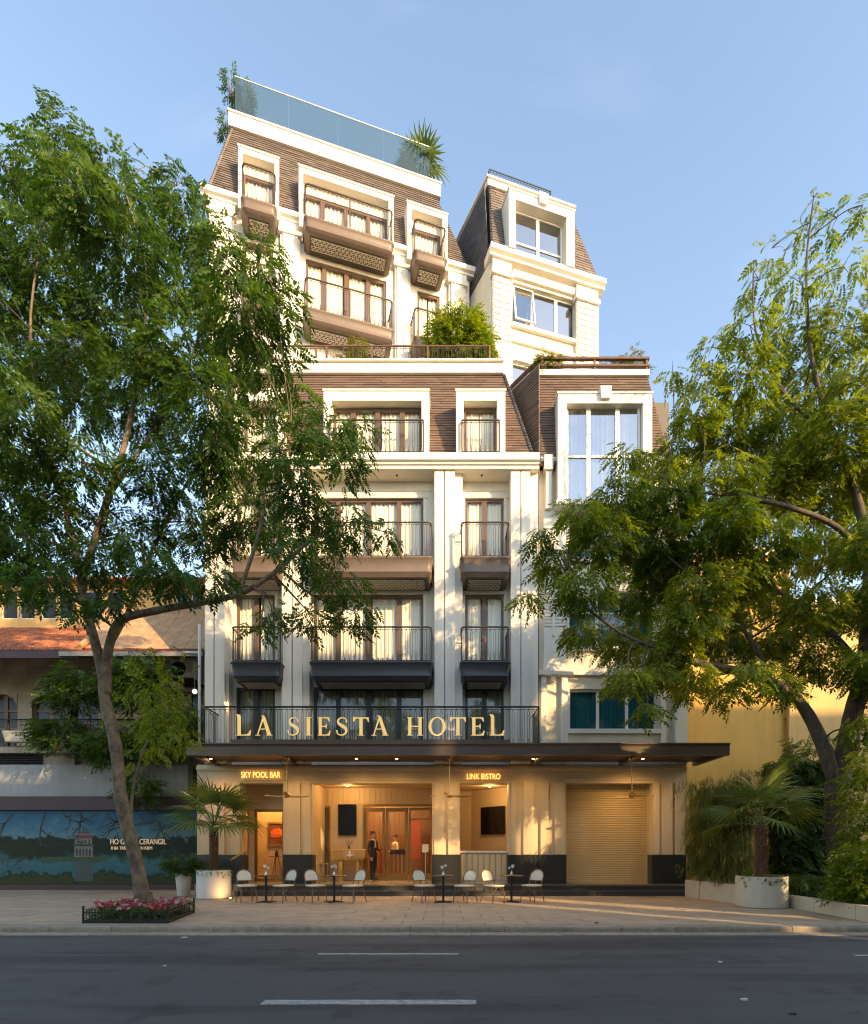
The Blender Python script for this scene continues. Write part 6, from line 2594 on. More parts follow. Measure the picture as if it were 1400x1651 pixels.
def spray_template(n=7, leaf=.28, width=.085, droop=.25, terminal=True, ang=1.0, rng=None):
    """a pinnate leaf of unit length along +x, its leaflets as folded blades (two quads meeting at the midrib would cost double: one bent quad each)"""
    V, F = [], []
    rng = rng or RNG
    for i in range(n):
        s_ = .12 + .88 * (i + .5) / n
        p = np.array([s_, 0, -droop * s_ * s_])
        L_ = leaf * (1 - .45 * abs(s_ - .5)) * rng.uniform(.85, 1.15)
        for sg in (-1, 1):
            a = ang + rng.uniform(-.15, .15)
            d = np.array([math.cos(a), sg * math.sin(a), -.18 + rng.uniform(-.15, .1)])
            d /= np.linalg.norm(d)
            up = np.array([0, 0, 1.0]) + rng.uniform(-.35, .35, 3)
            wv = np.cross(d, up)
            wv /= np.linalg.norm(wv)
            w_ = width * rng.uniform(.8, 1.2)
            k = len(V)
            V += [p, p + d * L_ * .5 + wv * w_ * .5 + np.array([0, 0, -.01]), p + d * L_ + np.array([0, 0, -.045 * 1]), p + d * L_ * .5 - wv * w_ * .5 + np.array([0, 0, -.01])]
            F.append((k, k + 1, k + 2, k + 3))
    if terminal:
        k = len(V)
        p = np.array([1, 0, -droop])
        V += [p, p + np.array([leaf * .5, width * .5, -.05]), p + np.array([leaf, 0, -.12]), p + np.array([leaf * .5, -width * .5, -.05])]
        F.append((k, k + 1, k + 2, k + 3))
    return np.array(V), np.array(F)


def rotmats(yaw, pitch, roll):
    cy_, sy_, cp, sp_, cr, sr = np.cos(yaw), np.sin(yaw), np.cos(pitch), np.sin(pitch), np.cos(roll), np.sin(roll)
    z, o = np.zeros_like(yaw), np.ones_like(yaw)
    Rz = np.stack([np.stack([cy_, -sy_, z], -1), np.stack([sy_, cy_, z], -1), np.stack([z, z, o], -1)], -2)
    Ry = np.stack([np.stack([cp, z, sp_], -1), np.stack([z, o, z], -1), np.stack([-sp_, z, cp], -1)], -2)
    Rx = np.stack([np.stack([o, z, z], -1), np.stack([z, cr, -sr], -1), np.stack([z, sr, cr], -1)], -2)
    return Rz @ Ry @ Rx


def scatter(templates, P, yaw, pitch, roll, S, tint, tj=.25):
    Vs, Fs, Ts = [], [], []
    off = 0
    which = RNG.integers(0, len(templates), len(P))
    for k, (TV, TF) in enumerate(templates):
        m_ = which == k
        if not m_.any():
            continue
        RM = rotmats(yaw[m_], pitch[m_], roll[m_])
        V = np.einsum('nij,vj->nvi', RM, TV) * S[m_][:, None, None] + P[m_][:, None, :]
        n = V.shape[0]
        F = TF[None] + (np.arange(n) * len(TV))[:, None, None] + off
        Vs.append(V.reshape(-1, 3))
        Fs.append(F.reshape(-1, TF.shape[1]))
        t_ = np.clip(tint[m_][:, None] + RNG.normal(0, tj, (n, len(TF))), 0, 1)
        Ts.append(t_.ravel())
        off += n * len(TV)
    return np.concatenate(Vs), np.concatenate(Fs), np.concatenate(Ts)


def catmull(pts, n=5):
    pts = [Vector(p) for p in pts]
    out_ = []
    for i in range(len(pts) - 1):
        p0, p1, p2, p3 = pts[max(0, i - 1)], pts[i], pts[i + 1], pts[min(len(pts) - 1, i + 2)]
        for k in range(n):
            s_ = k / n
            out_.append(.5 * (2 * p1 + (p2 - p0) * s_ + (2 * p0 - 5 * p1 + 4 * p2 - p3) * s_ ** 2 + (-p0 + 3 * p1 - 3 * p2 + p3) * s_ ** 3))
    out_.append(pts[-1])
    return out_


def limb(q, nodes, n=10, sub=5, rough=.06):
    """nodes: (Vector4: x, y, z, r); returns the sampled centre line with radii"""
    pts = catmull([Vector((a[0], a[1], a[2])) for a in nodes], sub)
    rr = []
    for i in range(len(nodes) - 1):
        for k in range(sub):
            rr.append(nodes[i][3] + (nodes[i + 1][3] - nodes[i][3]) * k / sub)
    rr.append(nodes[-1][3])
    rr = [r_ * random.uniform(1 - rough, 1 + rough) for r_ in rr]
    q.tube(pts, rr, n)
    return list(zip(pts, rr))


def build_tree(name, label, D0, limbs, clusters, leafm, barkm, dens=1.0, spread=1.6, leaf_len=.36, tpl=None, droop=(.1, .9), base_tint=.4, flat_=.8, thin=None):
    nodes = []
    q = MB()
    p0 = at(limbs[0][0][0], limbs[0][0][1], D0 + limbs[0][0][2])
    r_ = root(name, (p0.x, p0.y, p0.z), label, 'tree')
    for li, lm in enumerate(limbs):
        pts = []
        for (px, py, dd, rad) in lm:
            v = at(px, py, D0 + dd)
            pts.append((v.x, v.y, v.z, rad))
        nodes += limb(q, pts, 12 if li == 0 else 9)
    if limbs[0][0][3] > .1:                    # root flare
        v = at(limbs[0][0][0], limbs[0][0][1], D0 + limbs[0][0][2])
        rb = limbs[0][0][3]
        q.rings([[(v.x + rb * f_ * (1 + .12 * math.sin(k * 2.3)) * math.cos(2 * math.pi * k / 14), v.y + rb * f_ * (1 + .12 * math.sin(k * 2.3)) * math.sin(2 * math.pi * k / 14), v.z + z) for k in range(14)] for f_, z in ((1.45, -.12), (1.25, .0), (1.08, .12), (.98, .3))], cap0=False, cap1=False)
    q.build('trunk', barkm, r_, smooth='all')
    tw = MB()
    P, TI, OUT = [], [], []
    for (px, py, rp, *rest) in clusters:
        dj = rest[0] if rest else random.uniform(-spread, spread)
        c = at(px, py, D0 + dj)
        s_ = (D0 + dj) / FPX
        rad = rp * s_
        # a branch from the nearest limb point that is not above the cluster
        best = min(nodes, key=lambda nd: (nd[0] - c).length + (1.5 if nd[0].z > c.z + .4 else 0))
        a = best[0]
        mid = (a + c) / 2 + Vector((random.uniform(-.15, .15), random.uniform(-.15, .15), .18 * (c - a).length * random.uniform(-.3, .9)))
        rb = min(best[1] * .6, .018 + .012 * (c - a).length)
        path = catmull([a, mid, c], 4)
        tw.tube(path, [rb + (.009 - rb) * i / (len(path) - 1) for i in range(len(path))], 6)
        nt_ = max(4, int(rad * 9))
        for k in range(nt_):
            d = Vector((random.gauss(0, 1), random.gauss(0, 1), random.gauss(.15, .8))).normalized() * rad * random.uniform(.6, 1.05)
            m2 = c + d * .5 + Vector((0, 0, .08 * rad))
            tw.tube([c, m2, c + d], [.009, .006, .003], 4, cap=False)
        n = int(dens * (thin(px, py) if thin else 1) * 135 * (rad / .75) ** 2.1)
        d = RNG.normal(0, 1, (n, 3))
        d /= np.linalg.norm(d, axis=1)[:, None]
        rr = rad * RNG.uniform(.15, 1.0, n) ** .55
        rr *= np.where(RNG.random(n) < .08, 1.25, 1.0)
        p = d * rr[:, None]
        p[:, 2] *= flat_
        P.append(p + np.array(c)[None])
        OUT.append(np.arctan2(d[:, 1], d[:, 0]))
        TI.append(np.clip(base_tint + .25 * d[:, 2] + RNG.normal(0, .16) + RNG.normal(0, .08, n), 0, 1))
    o = tw.build('twigs', barkm, r_)
    o['kind'] = 'stuff'
    P = np.concatenate(P)
    yaw = np.concatenate(OUT) + RNG.normal(0, .8, len(P))
    pitch = RNG.uniform(droop[0], droop[1], len(P))
    roll = RNG.normal(0, .45, len(P))
    S = leaf_len * RNG.uniform(.7, 1.25, len(P))
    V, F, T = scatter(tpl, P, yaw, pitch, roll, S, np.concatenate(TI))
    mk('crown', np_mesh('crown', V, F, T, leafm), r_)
    return r_


TPL_A = [spray_template(6, .36, .14, .25) for _ in range(4)]          # broad pinnate sprays
TPL_B = [spray_template(6, .35, .135, .28, ang=1.0) for _ in range(4)]   # finer, feathery
TPL_C = [spray_template(4, .50, .16, .2, ang=.85) for _ in range(3)]     # shrubs with larger leaves
TPL_D = [spray_template(5, .55, .07, .45, ang=.6) for _ in range(3)]     # bamboo
random.seed(31)
left_limbs = [
    [(231, 1462, 0, .1591), (222, 1400, 0, .1376), (207, 1340, 0, .1290), (195, 1285, 0, .1273), (190, 1230, 0, .1204), (183, 1185, 0, .1187), (170, 1130, 0, .1118), (167, 1095, 0, .0989), (164, 1060, 0, .0516)],
    [(170, 1130, 0, .1015), (165, 1085, 0, .1015), (152, 1030, .05, .0877), (140, 985, .1, .0860), (132, 940, .15, .0903), (150, 880, .2, .0731), (175, 800, .2, .0645), (205, 700, .1, .0516), (226, 580, 0, .0387), (235, 440, 0, .0258), (200, 300, 0, .0138)],
    [(172, 1120, 0, .0963), (172, 1075, -.03, .0963), (178, 1035, -.1, .0903), (195, 1000, -.2, .0817), (250, 985, -.3, .0731), (320, 972, -.5, .0645), (385, 958, -.6, .0533), (440, 925, -.7, .0430), (490, 880, -.8, .0327), (540, 850, -.9, .0189)],
    [(385, 958, -.6, .0387), (420, 850, -.6, .0344), (430, 760, -.5, .0258), (470, 690, -.5, .0155)],
    [(140, 985, .1, .0516), (105, 935, .3, .0430), (70, 895, .5, .0387), (20, 850, .7, .0327), (-60, 800, .8, .0172)],
    [(132, 940, .15, .0645), (115, 860, .3, .0533), (90, 760, .4, .0430), (60, 640, .5, .0344), (50, 500, .5, .0241), (80, 320, .4, .0120)],
    [(175, 800, .2, .0473), (230, 720, .4, .0387), (290, 620, .5, .0301), (330, 500, .5, .0189), (300, 380, .5, .0103)],
    [(166, 1060, 0, .0602), (205, 990, .5, .0473), (240, 900, .9, .0387), (290, 800, 1.1, .0275), (360, 680, 1.1, .0172)],
    [(226, 1100 + 40, 0, .0009), (226, 1139, 0, .0009)],
][:8]
left_clusters = [(105, 212, 42), (92, 255, 50), (50, 275, 38), (5, 268, 36), (165, 262, 46), (130, 320, 72), (30, 345, 66), (215, 320, 52), (285, 300, 34), (295, 345, 46), (205, 395, 72), (80, 430, 76), (-5, 460, 66), (285, 430, 66),
                 (355, 410, 48), (418, 420, 44), (445, 480, 42), (385, 490, 60), (180, 510, 80), (60, 555, 74), (300, 545, 70), (430, 560, 48), (-25, 590, 56), (120, 630, 72), (225, 645, 66), (335, 640, 60), (420, 630, 48), (480, 640, 34),
                 (515, 690, 42), (585, 690, 26), (560, 735, 38), (455, 730, 52), (360, 750, 60), (250, 760, 54), (130, 745, 58), (25, 710, 60), (15, 800, 50), (95, 830, 46), (205, 850, 46), (300, 840, 50), (395, 830, 48), (490, 815, 46),
                 (560, 840, 42), (622, 858, 20), (470, 890, 40), (540, 930, 42), (570, 985, 34), (505, 995, 34), (440, 990, 30), (350, 930, 30), (265, 925, 38), (190, 935, 34), (70, 930, 40), (0, 890, 40), (340, 870, 34), (420, 1010, 20), (130, 560, 50), (250, 580, 50), (40, 650, 44), (380, 570, 46), (-60, 700, 60), (-70, 400, 60), (470, 760, 40), (540, 700, 36), (520, 860, 36), (440, 850, 40), (330, 720, 46), (30, 860, 50), (90, 895, 42), (150, 895, 40), (20, 935, 40), (232, 890, 40), (300, 930, 32), (60, 770, 54), (180, 960, 26), (120, 975, 26), (-40, 930, 46), (-30, 830, 50)]
build_tree('pavement_tree', 'tall leafy tree with a leaning forked trunk growing from the flower bed', 11.6, left_limbs, left_clusters, LEAF1, BARK, dens=1.5, spread=1.9, leaf_len=.305, tpl=TPL_A, base_tint=.34, thin=lambda x, y: .8 if y < 300 or x > 400 else 1)
right_limbs = [
    [(1378, 1445, 0, .30), (1362, 1390, 0, .265), (1348, 1330, 0, .25), (1350, 1270, 0, .255), (1365, 1210, 0, .255), (1374, 1150, 0, .15)],
    [(1352, 1290, 0, .15), (1332, 1215, -.1, .17), (1295, 1140, -.2, .135), (1245, 1100, -.4, .115), (1190, 1082, -.6, .10), (1130, 1070, -.8, .08), (1070, 1050, -1.0, .06), (1000, 1020, -1.2, .035), (920, 960, -1.2, .02)],
    [(1366, 1215, 0, .24), (1374, 1160, 0, .225), (1392, 1080, .1, .18), (1400, 980, .2, .15), (1398, 880, .2, .12), (1375, 780, .2, .10), (1340, 690, .1, .075), (1310, 580, 0, .05), (1300, 440, 0, .028), (1312, 320, 0, .012)],
    [(1398, 900, .2, .08), (1350, 850, -.2, .07), (1280, 820, -.5, .06), (1190, 800, -.8, .045), (1090, 790, -1.0, .03), (1010, 780, -1.0, .018)],
    [(1340, 700, .1, .05), (1270, 640, .2, .04), (1220, 540, .3, .026), (1215, 430, .3, .012)],
    [(1392, 1080, .1, .10), (1330, 1010, .4, .075), (1250, 950, .6, .05), (1150, 910, .6, .03)],
    [(1245, 1100, -.4, .06), (1210, 1030, -.5, .05), (1150, 960, -.7, .035), (1080, 900, -.8, .02)],
    [(1398, 880, .2, .06), (1420, 760, .2, .05), (1410, 600, .2, .035), (1395, 420, .2, .015)]]
right_clusters = [(1312, 318, 16), (1300, 372, 24), (1245, 400, 20), (1350, 352, 26), (1392, 330, 24), (1225, 452, 28), (1290, 455, 34), (1360, 430, 36), (1210, 525, 36), (1148, 560, 24), (1280, 540, 48), (1360, 525, 52), (1135, 605, 26), (1205, 605, 46), (1300, 620, 60), (1385, 615, 56),
                  (1125, 660, 34), (1180, 690, 50), (1260, 700, 56), (1350, 700, 62), (1052, 760, 34), (1000, 795, 38), (1080, 800, 50), (1160, 775, 54), (1250, 790, 56), (1340, 790, 56), (1405, 770, 50), (935, 825, 32), (870, 868, 20), (975, 865, 50), (1060, 870, 54), (1150, 865, 54),
                  (1240, 875, 52), (1330, 880, 52), (1400, 870, 48), (895, 905, 30), (850, 962, 18), (945, 945, 44), (1040, 950, 50), (1130, 950, 50), (1220, 960, 46), (1310, 970, 46), (1395, 970, 46), (935, 1020, 28), (1000, 1035, 38), (1080, 1045, 40), (1015, 1090, 30), (1165, 1025, 44),
                  (1240, 1040, 40), (1205, 1082, 28), (1320, 1060, 40), (1395, 1070, 42), (1045, 1140, 18), (1110, 1110, 22), (1398, 1170, 30), (1450, 700, 60), (1460, 500, 50), (1450, 950, 60), (1440, 850, 50), (1455, 1100, 50), (1100, 720, 40), (1010, 730, 22), (1085, 600, 14), (1070, 905, 44), (1180, 830, 44), (1290, 740, 44), (1180, 1112, 26, -.6), (1125, 1090, 30, -.9), (1265, 1105, 26, -.5), (1060, 1085, 26, -1.1), (1300, 1010, 36), (1110, 1000, 40, -1.2), (1190, 930, 40, -1.0)]
rt = build_tree('garden_tree', 'spreading yellow green tree with a thick dark trunk in the right garden bed', 13.9, right_limbs, right_clusters, LEAF2, BARKD, dens=1.85, spread=1.8, leaf_len=.36, tpl=TPL_B, base_tint=.50, thin=lambda x, y: min(1, max(.28, (y - 300) / 420)))
# street trees on the far pavement behind the photographer shade the front
for k, (x, y, rz, sc, lb) in enumerate([(17.5, -4.1, .1, 1.0, 'street tree on the opposite pavement before the ochre townhouse'), (6.0, -4.2, .2, .92, 'street tree on the opposite pavement before the grey townhouse')]):
    b0_ = W[rt.name].translation
    copy_tree(rt, Matrix.Translation((x, y, .1)) @ Matrix.Rotation(rz, 4, 'Z') @ Matrix.Scale(sc, 4), lb)


def bush(name, label, c, rx, ry, rz_, n, m_, tpl, leaf, cat='plant', stem=None, tint=.4, group=None, lo=.2, drop=0):
    """a leafy shrub: stems fanning out from c, leaf sprays over an uneven ellipsoid above it"""
    r_ = root(name, c, label, cat, group)
    c = Vector(c)
    q = MB()
    for k in range(7):
        a = random.uniform(0, 6.28)
        t_ = c + Vector((rx * .6 * math.cos(a), ry * .6 * math.sin(a), rz_ * random.uniform(.6, 1.5)))
        q.tube(([c - Vector((0, 0, drop))] if drop else []) + [c, c + (t_ - c) * .5 + Vector((0, 0, .1 * rz_)), t_], ([.03] if drop else []) + [.018, .012, .004], 5)
    q.build('stems', BARK, r_)['kind'] = 'stuff'
    d = RNG.normal(0, 1, (n, 3))
    d /= np.linalg.norm(d, axis=1)[:, None]
    lump = 1 + .22 * np.sin(d[:, 0] * 5 + c.x) * np.sin(d[:, 2] * 4 + c.z) + .12 * np.sin(d[:, 1] * 9)
    rr = RNG.uniform(lo, 1, n) ** .5 * lump
    P = d * rr[:, None] * np.array([rx, ry, rz_]) + np.array([c.x, c.y, c.z + rz_ * 1.02])
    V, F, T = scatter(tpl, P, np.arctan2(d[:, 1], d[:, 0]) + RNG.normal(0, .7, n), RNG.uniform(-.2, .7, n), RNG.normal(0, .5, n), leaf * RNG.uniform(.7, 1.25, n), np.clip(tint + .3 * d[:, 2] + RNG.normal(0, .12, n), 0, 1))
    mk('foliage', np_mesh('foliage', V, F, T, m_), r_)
    return r_


# shrubs growing over the old balcony behind the trunk
for (px, py, D, rx, rz_, n, m_, lb) in [(120, 1125, 18.6, .95, .8, 420, LEAF3, 'bushy green shrub in front of the arched window of the old house'), (215, 1120, 18.4, 1.15, 1.0, 560, LEAF1, 'dark leafy shrub behind the tree trunk below the tin eave'),
                                        (95, 1195, 18.7, .9, .65, 380, LEAF3, 'low shrub spilling over the old balcony near the window box'), (180, 1215, 18.5, .9, .7, 380, LEAF1, 'dark shrub hanging below the old balcony behind the trunk'),
                                        (265, 1200, 18.5, .85, .8, 420, LEAF2, 'sunny yellow green shrub beside the end of the hotel canopy'), (222, 1285, 18.6, .55, .6, 220, LEAF3, 'small shrub against the grey band behind the trunk'),
                                        (305, 1190, 18.9, .4, .9, 240, LEAF2, 'climbing plant beside the hotel downpipe')]:
    p = at(px, py, D)
    bush('balcony_shrub', lb, (p.x, p.y, p.z - rz_ * .6), rx, .55, rz_, n, m_, TPL_B, .36, tint=.35, group='shrubs on the old house')
# slender sapling stem that carries the lower shrubs
q = MB()
limb(q, [(*at(240, 1462, 12.0), .04), (*at(212, 1330, 12.1), .035), (*at(222, 1240, 12.2), .028), (*at(255, 1150, 12.3), .018), (*at(270, 1090, 12.3), .010)], 7)
tr_ = root('sapling', tuple(at(240, 1462, 12.0)), 'thin sapling growing beside the leaning trunk', 'tree')
q.build('trunk', BARK, tr_, smooth='all')
n = 260
P = np.array([list(at(RNG.normal(262, 26), RNG.normal(1150, 42), 12.3 + RNG.normal(0, .4))) for _ in range(n)])
V, F, T = scatter(TPL_A, P, RNG.uniform(0, 6.28, n), RNG.uniform(.1, .8, n), RNG.normal(0, .4, n), .26 * RNG.uniform(.7, 1.2, n), np.full(n, .5))
mk('crown', np_mesh('crown', V, F, T, LEAF2), tr_)

# ---- palms in pots
def fan_leaf(nseg, petiole, blade, seed):
    rs_ = random.Random(seed)
    q = MB()
    q.tint = .35
    q.tube([(0, 0, 0), (petiole * .5, 0, .05 * petiole), (petiole, 0, 0)], [.016, .011, .009], 5)
    half = R(118)
    hc, hs_ = math.cos(R(14)), math.sin(R(14))
    for k in range(nseg):
        a = -half + 2 * half * (k + .5) / nseg
        L_ = blade * (1 - .28 * (abs(a) / half) ** 2) * rs_.uniform(.93, 1.05)
        da = half / nseg * .98
        dr = rs_.uniform(.16, .36)
        q.tint = min(1, max(0, .45 + rs_.uniform(-.25, .25)))
        prev = None
        for s_, wd, dz in ((.04, 1, .0), (.42, .98, -.02), (.70, .55, -.10), (1.0, .03, -dr)):
            r0 = L_ * s_
            lw = min(da, .9) * min(r0, L_ * .48) * wd if s_ < .99 else .003
            c_ = Vector((petiole + r0 * math.cos(a), r0 * math.sin(a), dz * L_ - .10 * r0 * math.cos(a) ** 2))
            sd_ = Vector((-math.sin(a), math.cos(a), 0))
            row = [c_ - sd_ * lw, c_ + Vector((0, 0, .28 * lw)), c_ + sd_ * lw]
            row = [Vector((petiole + (v.x - petiole) * hc + v.z * hs_, v.y, -(v.x - petiole) * hs_ + v.z * hc)) for v in row]
            if prev:
                q.quad(prev[0], row[0], row[1], prev[1])
                q.quad(prev[1], row[1], row[2], prev[2])
            prev = row
    return q.mesh('frond', PALM, smooth=False)


FRONDS = [fan_leaf(24, .66, .70, s_) for s_ in (1, 2, 3)]
FRONDS_R = [fan_leaf(13, .55, .95, s_) for s_ in (7, 8)]
FRONDS_L = [fan_leaf(24, .80, .82, s_) for s_ in (4, 5, 6)]


def palm(label, x, y, z0, ztop, r_tr, fronds, n, scale=1.0, name='fan_palm', skirt=True, seed=1, top_el=80):
    rs_ = random.Random(seed)
    r_ = root(name, (x, y, z0), label, 'palm tree')
    q = MB()
    q.tube([(x, y, z0 - .1), (x + .01, y, (z0 + ztop) / 2), (x, y, ztop)], [r_tr * 1.1, r_tr, r_tr * .8], 12)
    tr = q.build('trunk', BARKD, r_, smooth='all')
    q = MB()                                   # old leaf bases
    nz_ = int((ztop - z0) / .045)
    for k in range(nz_):
        for j in range(7):
            a = j * .898 + k * .45 + rs_.uniform(-.1, .1)
            z = z0 + .02 + k * .045
            u = Vector((math.cos(a), math.sin(a), 0))
            v = Vector((-math.sin(a), math.cos(a), 0))
            p = Vector((x, y, z)) + u * r_tr * .95
            q.hexa([p - v * .03, p + v * .03, p + v * .03 + u * .02, p - v * .03 + u * .02, p - v * .02 + u * .035 + Vector((0, 0, .06)), p + v * .02 + u * .035 + Vector((0, 0, .06)), p + v * .015 + u * .05 + Vector((0, 0, .06)), p - v * .015 + u * .05 + Vector((0, 0, .06))])
    o = q.build('leaf_bases', mat('rusty leaf bases', (.20, .085, .045), .85, base2=(.10, .055, .03), scale=14), tr)
    o['kind'] = 'stuff'
    for k in range(n):
        f_ = (k + .5) / n
        el = R(top_el - (top_el - 2) * f_ ** .9 + rs_.uniform(-7, 7))
        az = k * 2.399 + rs_.uniform(-.2, .2)
        M = Matrix.Translation((x, y, ztop - .05 + .08 * (1 - f_))) @ Matrix.Rotation(az, 4, 'Z') @ Matrix.Rotation(-el, 4, 'Y') @ Matrix.Rotation(rs_.uniform(-.5, .5), 4, 'X') @ Matrix.Scale(scale * rs_.uniform(.85, 1.1), 4)
        # blades hinge down at the end of their stalk
        mk('frond', fronds[k % len(fronds)], r_, M)
    return r_


def pot(name, label, x, y, prof, m_, soil=None):
    r_ = root(name, (x, y, ZP), label, 'plant pot')
    q = MB()
    q.lathe(prof, 36, (x, y, ZP))
    q.build('pot_body', m_, r_, smooth=45)
    q = MB()
    zz, rr = prof[-1][1], prof[-1][0]
    q.lathe([(.001, zz - .05), (rr + .01, zz - .05), (rr + .01, zz - .02), (.001, zz - .01)], 24, (x, y, ZP))
    q.build('soil', mat('potting soil', (.05, .035, .025), .95), r_)
    return r_


POTM = mat('white cast pot', (.62, .58, .52), .6, var=.08, scale=3, streak=.12)
DPL = 16.3
xl = gx(345, DPL)
pot('cylinder_pot', 'wide white cylindrical pot holding the palm left of the chairs', xl, DPL, [(.001, .001), (.45, .001), (.475, .02), (.475, .80), (.465, .82), (.43, .82), (.43, .74)], POTM)
palm('fan palm in the white pot at the left end of the canopy', xl, DPL, ZP + .74, 2.2, .095, FRONDS, 19, seed=3, scale=1.28)
DPR = 13.75
xr = gx(1228, DPR)
pot('cylinder_pot', 'wide pale cylindrical pot holding the palm beside the bamboo', xr, DPR, [(.001, .001), (.55, .001), (.575, .02), (.575, .74), (.565, .76), (.53, .76), (.53, .68)], CONC)
palm('large fan palm in the pale pot beside the bamboo planter', xr, DPR, ZP + .68, 2.15, .115, FRONDS_L, 16, seed=9, scale=1.08, top_el=88)


def trailing(label, x, y, z, rad, n):
    r_ = root('trailing_groundcover', (x, y, z), label, 'plant')
    a = RNG.uniform(0, 6.28, n)
    rr = rad * np.sqrt(RNG.uniform(.1, 1.1, n))
    P = np.stack([x + rr * np.cos(a), y + rr * np.sin(a), z + RNG.uniform(-.04, .06, n) - np.where(rr > rad * .95, RNG.uniform(0, .14, n), 0)], -1)
    V, F, T = scatter(TPL_C, P, a + RNG.normal(0, .5, n), RNG.uniform(.0, .9, n), RNG.normal(0, .4, n), .09 * RNG.uniform(.7, 1.2, n), np.full(n, .4))
    mk('foliage', np_mesh('foliage', V, F, T, LEAF3), r_)


trailing('small green leaves filling the rim of the left palm pot', xl, DPL, ZP + .82, .46, 420)
trailing('short green leaves filling the rim of the right palm pot', xr, DPR, ZP + .76, .54, 420)
# tapered pot with a shrub
DT = 16.9
xt = gx(296, DT)
pot('tapered_pot', 'tall tapered white pot standing left of the cylindrical palm pot', xt, DT, [(.001, .001), (.15, .001), (.17, .02), (.235, .66), (.235, .70), (.205, .70), (.20, .62)], POTM)
bush('potted_shrub', 'dark leafy shrub in the tapered white pot', (xt, DT, ZP + .66), .46, .46, .30, 260, LEAF1, TPL_C, .22, tint=.3)

# ---- bamboo behind long concrete troughs
troughs = [((7.34, 16.95), (7.40, 16.15)), ((7.41, 16.12), (7.62, 14.35))]
tl_ = ['short concrete trough planter at the foot of the steps', 'long concrete trough planter below the bamboo beside the palm pot']
for k, (a, c) in enumerate(troughs):
    r_ = root('trough_planter', ((a[0] + c[0]) / 2 + .25, (a[1] + c[1]) / 2, ZP), tl_[k], 'planter', 'concrete troughs')
    q = MB()
    wd, h_ = .55, .50
    q.rings([[(a[0], a[1], ZP), (c[0], c[1], ZP), (c[0] + wd, c[1], ZP), (a[0] + wd, a[1], ZP)], [(a[0], a[1], ZP + h_), (c[0], c[1], ZP + h_), (c[0] + wd, c[1], ZP + h_), (a[0] + wd, a[1], ZP + h_)],
             [(a[0] + .05, a[1] - .05, ZP + h_), (c[0] + .05, c[1] + .05, ZP + h_), (c[0] + wd - .05, c[1] + .05, ZP + h_), (a[0] + wd - .05, a[1] - .05, ZP + h_)],
             [(a[0] + .05, a[1] - .05, ZP + h_ - .06), (c[0] + .05, c[1] + .05, ZP + h_ - .06), (c[0] + wd - .05, c[1] + .05, ZP + h_ - .06), (a[0] + wd - .05, a[1] - .05, ZP + h_ - .06)]])
    q.build('trough_body', CONC, r_)
bam = root('bamboo_hedge', (7.8, 15.7, ZP + .4), 'dense bamboo screen with pale stems growing from the concrete troughs', 'hedge')
STEMB = mat('pale bamboo stem', (.34, .25, .10), .5, var=.3, scale=9)
P = []
for k in range(14):
    f_ = (k + .5) / 14
    y = 16.85 - 2.35 * f_
    x = 7.55 + .22 * f_ + random.uniform(-.08, .2)
    q = MB()
    h_ = random.uniform(3.1, 3.6)
    pts = []
    for j in range(9):
        pts.append((x + .04 * math.sin(j * .7 + k), y + .03 * math.cos(j + k), ZP + .42 + (h_ - .5) * j / 8))
    q.tube(pts, [.018 - .0012 * j for j in range(9)], 6)
    q.build('stem', STEMB, bam)
    n = 150
    zz = RNG.uniform(.95, h_ + .2, n)
    P.append(np.stack([x + RNG.normal(0, .20, n), y + RNG.normal(0, .16, n), zz], -1))
P = np.concatenate(P)
n = len(P)
V, F, T = scatter(TPL_D, P, RNG.uniform(0, 6.28, n), RNG.uniform(.4, 1.3, n), RNG.normal(0, .4, n), .30 * RNG.uniform(.7, 1.2, n), np.clip(RNG.normal(.5, .22, n), 0, 1))
mk('foliage', np_mesh('foliage', V, F, T, LEAF4), bam)

# ---- garden bed on the right: kerb wall, soil, hedge, ivy pillar
garden = tag(mk('garden_bed', None), kind='structure')
q = MB()
q.prism([(8.45, 13.3), (8.24, 10.72), (20, 10.72), (20, 19.6), (8.9, 19.6), (8.9, 14.6)], ZP - .02, .34)
tag(q.build('garden_soil', mat('garden soil', (.06, .045, .03), .95, var=.4, scale=6), garden), kind='stuff')
segs = [((8.42, 13.9), (8.36, 12.6)), ((8.36, 12.59), (8.27, 11.2)), ((8.27, 11.19), (8.235, 10.72))]
for (a, c) in segs:
    q = MB()
    q.prism([(a[0], a[1]), (c[0], c[1]), (c[0] + .18, c[1]), (a[0] + .18, a[1])], ZP - .01, .42)
    q.build('edging_stone', CONC, garden)
q = MB()
q.prism([(8.235, 10.53), (8.235, 10.715), (20, 10.715), (20, 10.53)], ZP - .01, .41)
q.build('edging_stone', CONC, garden)


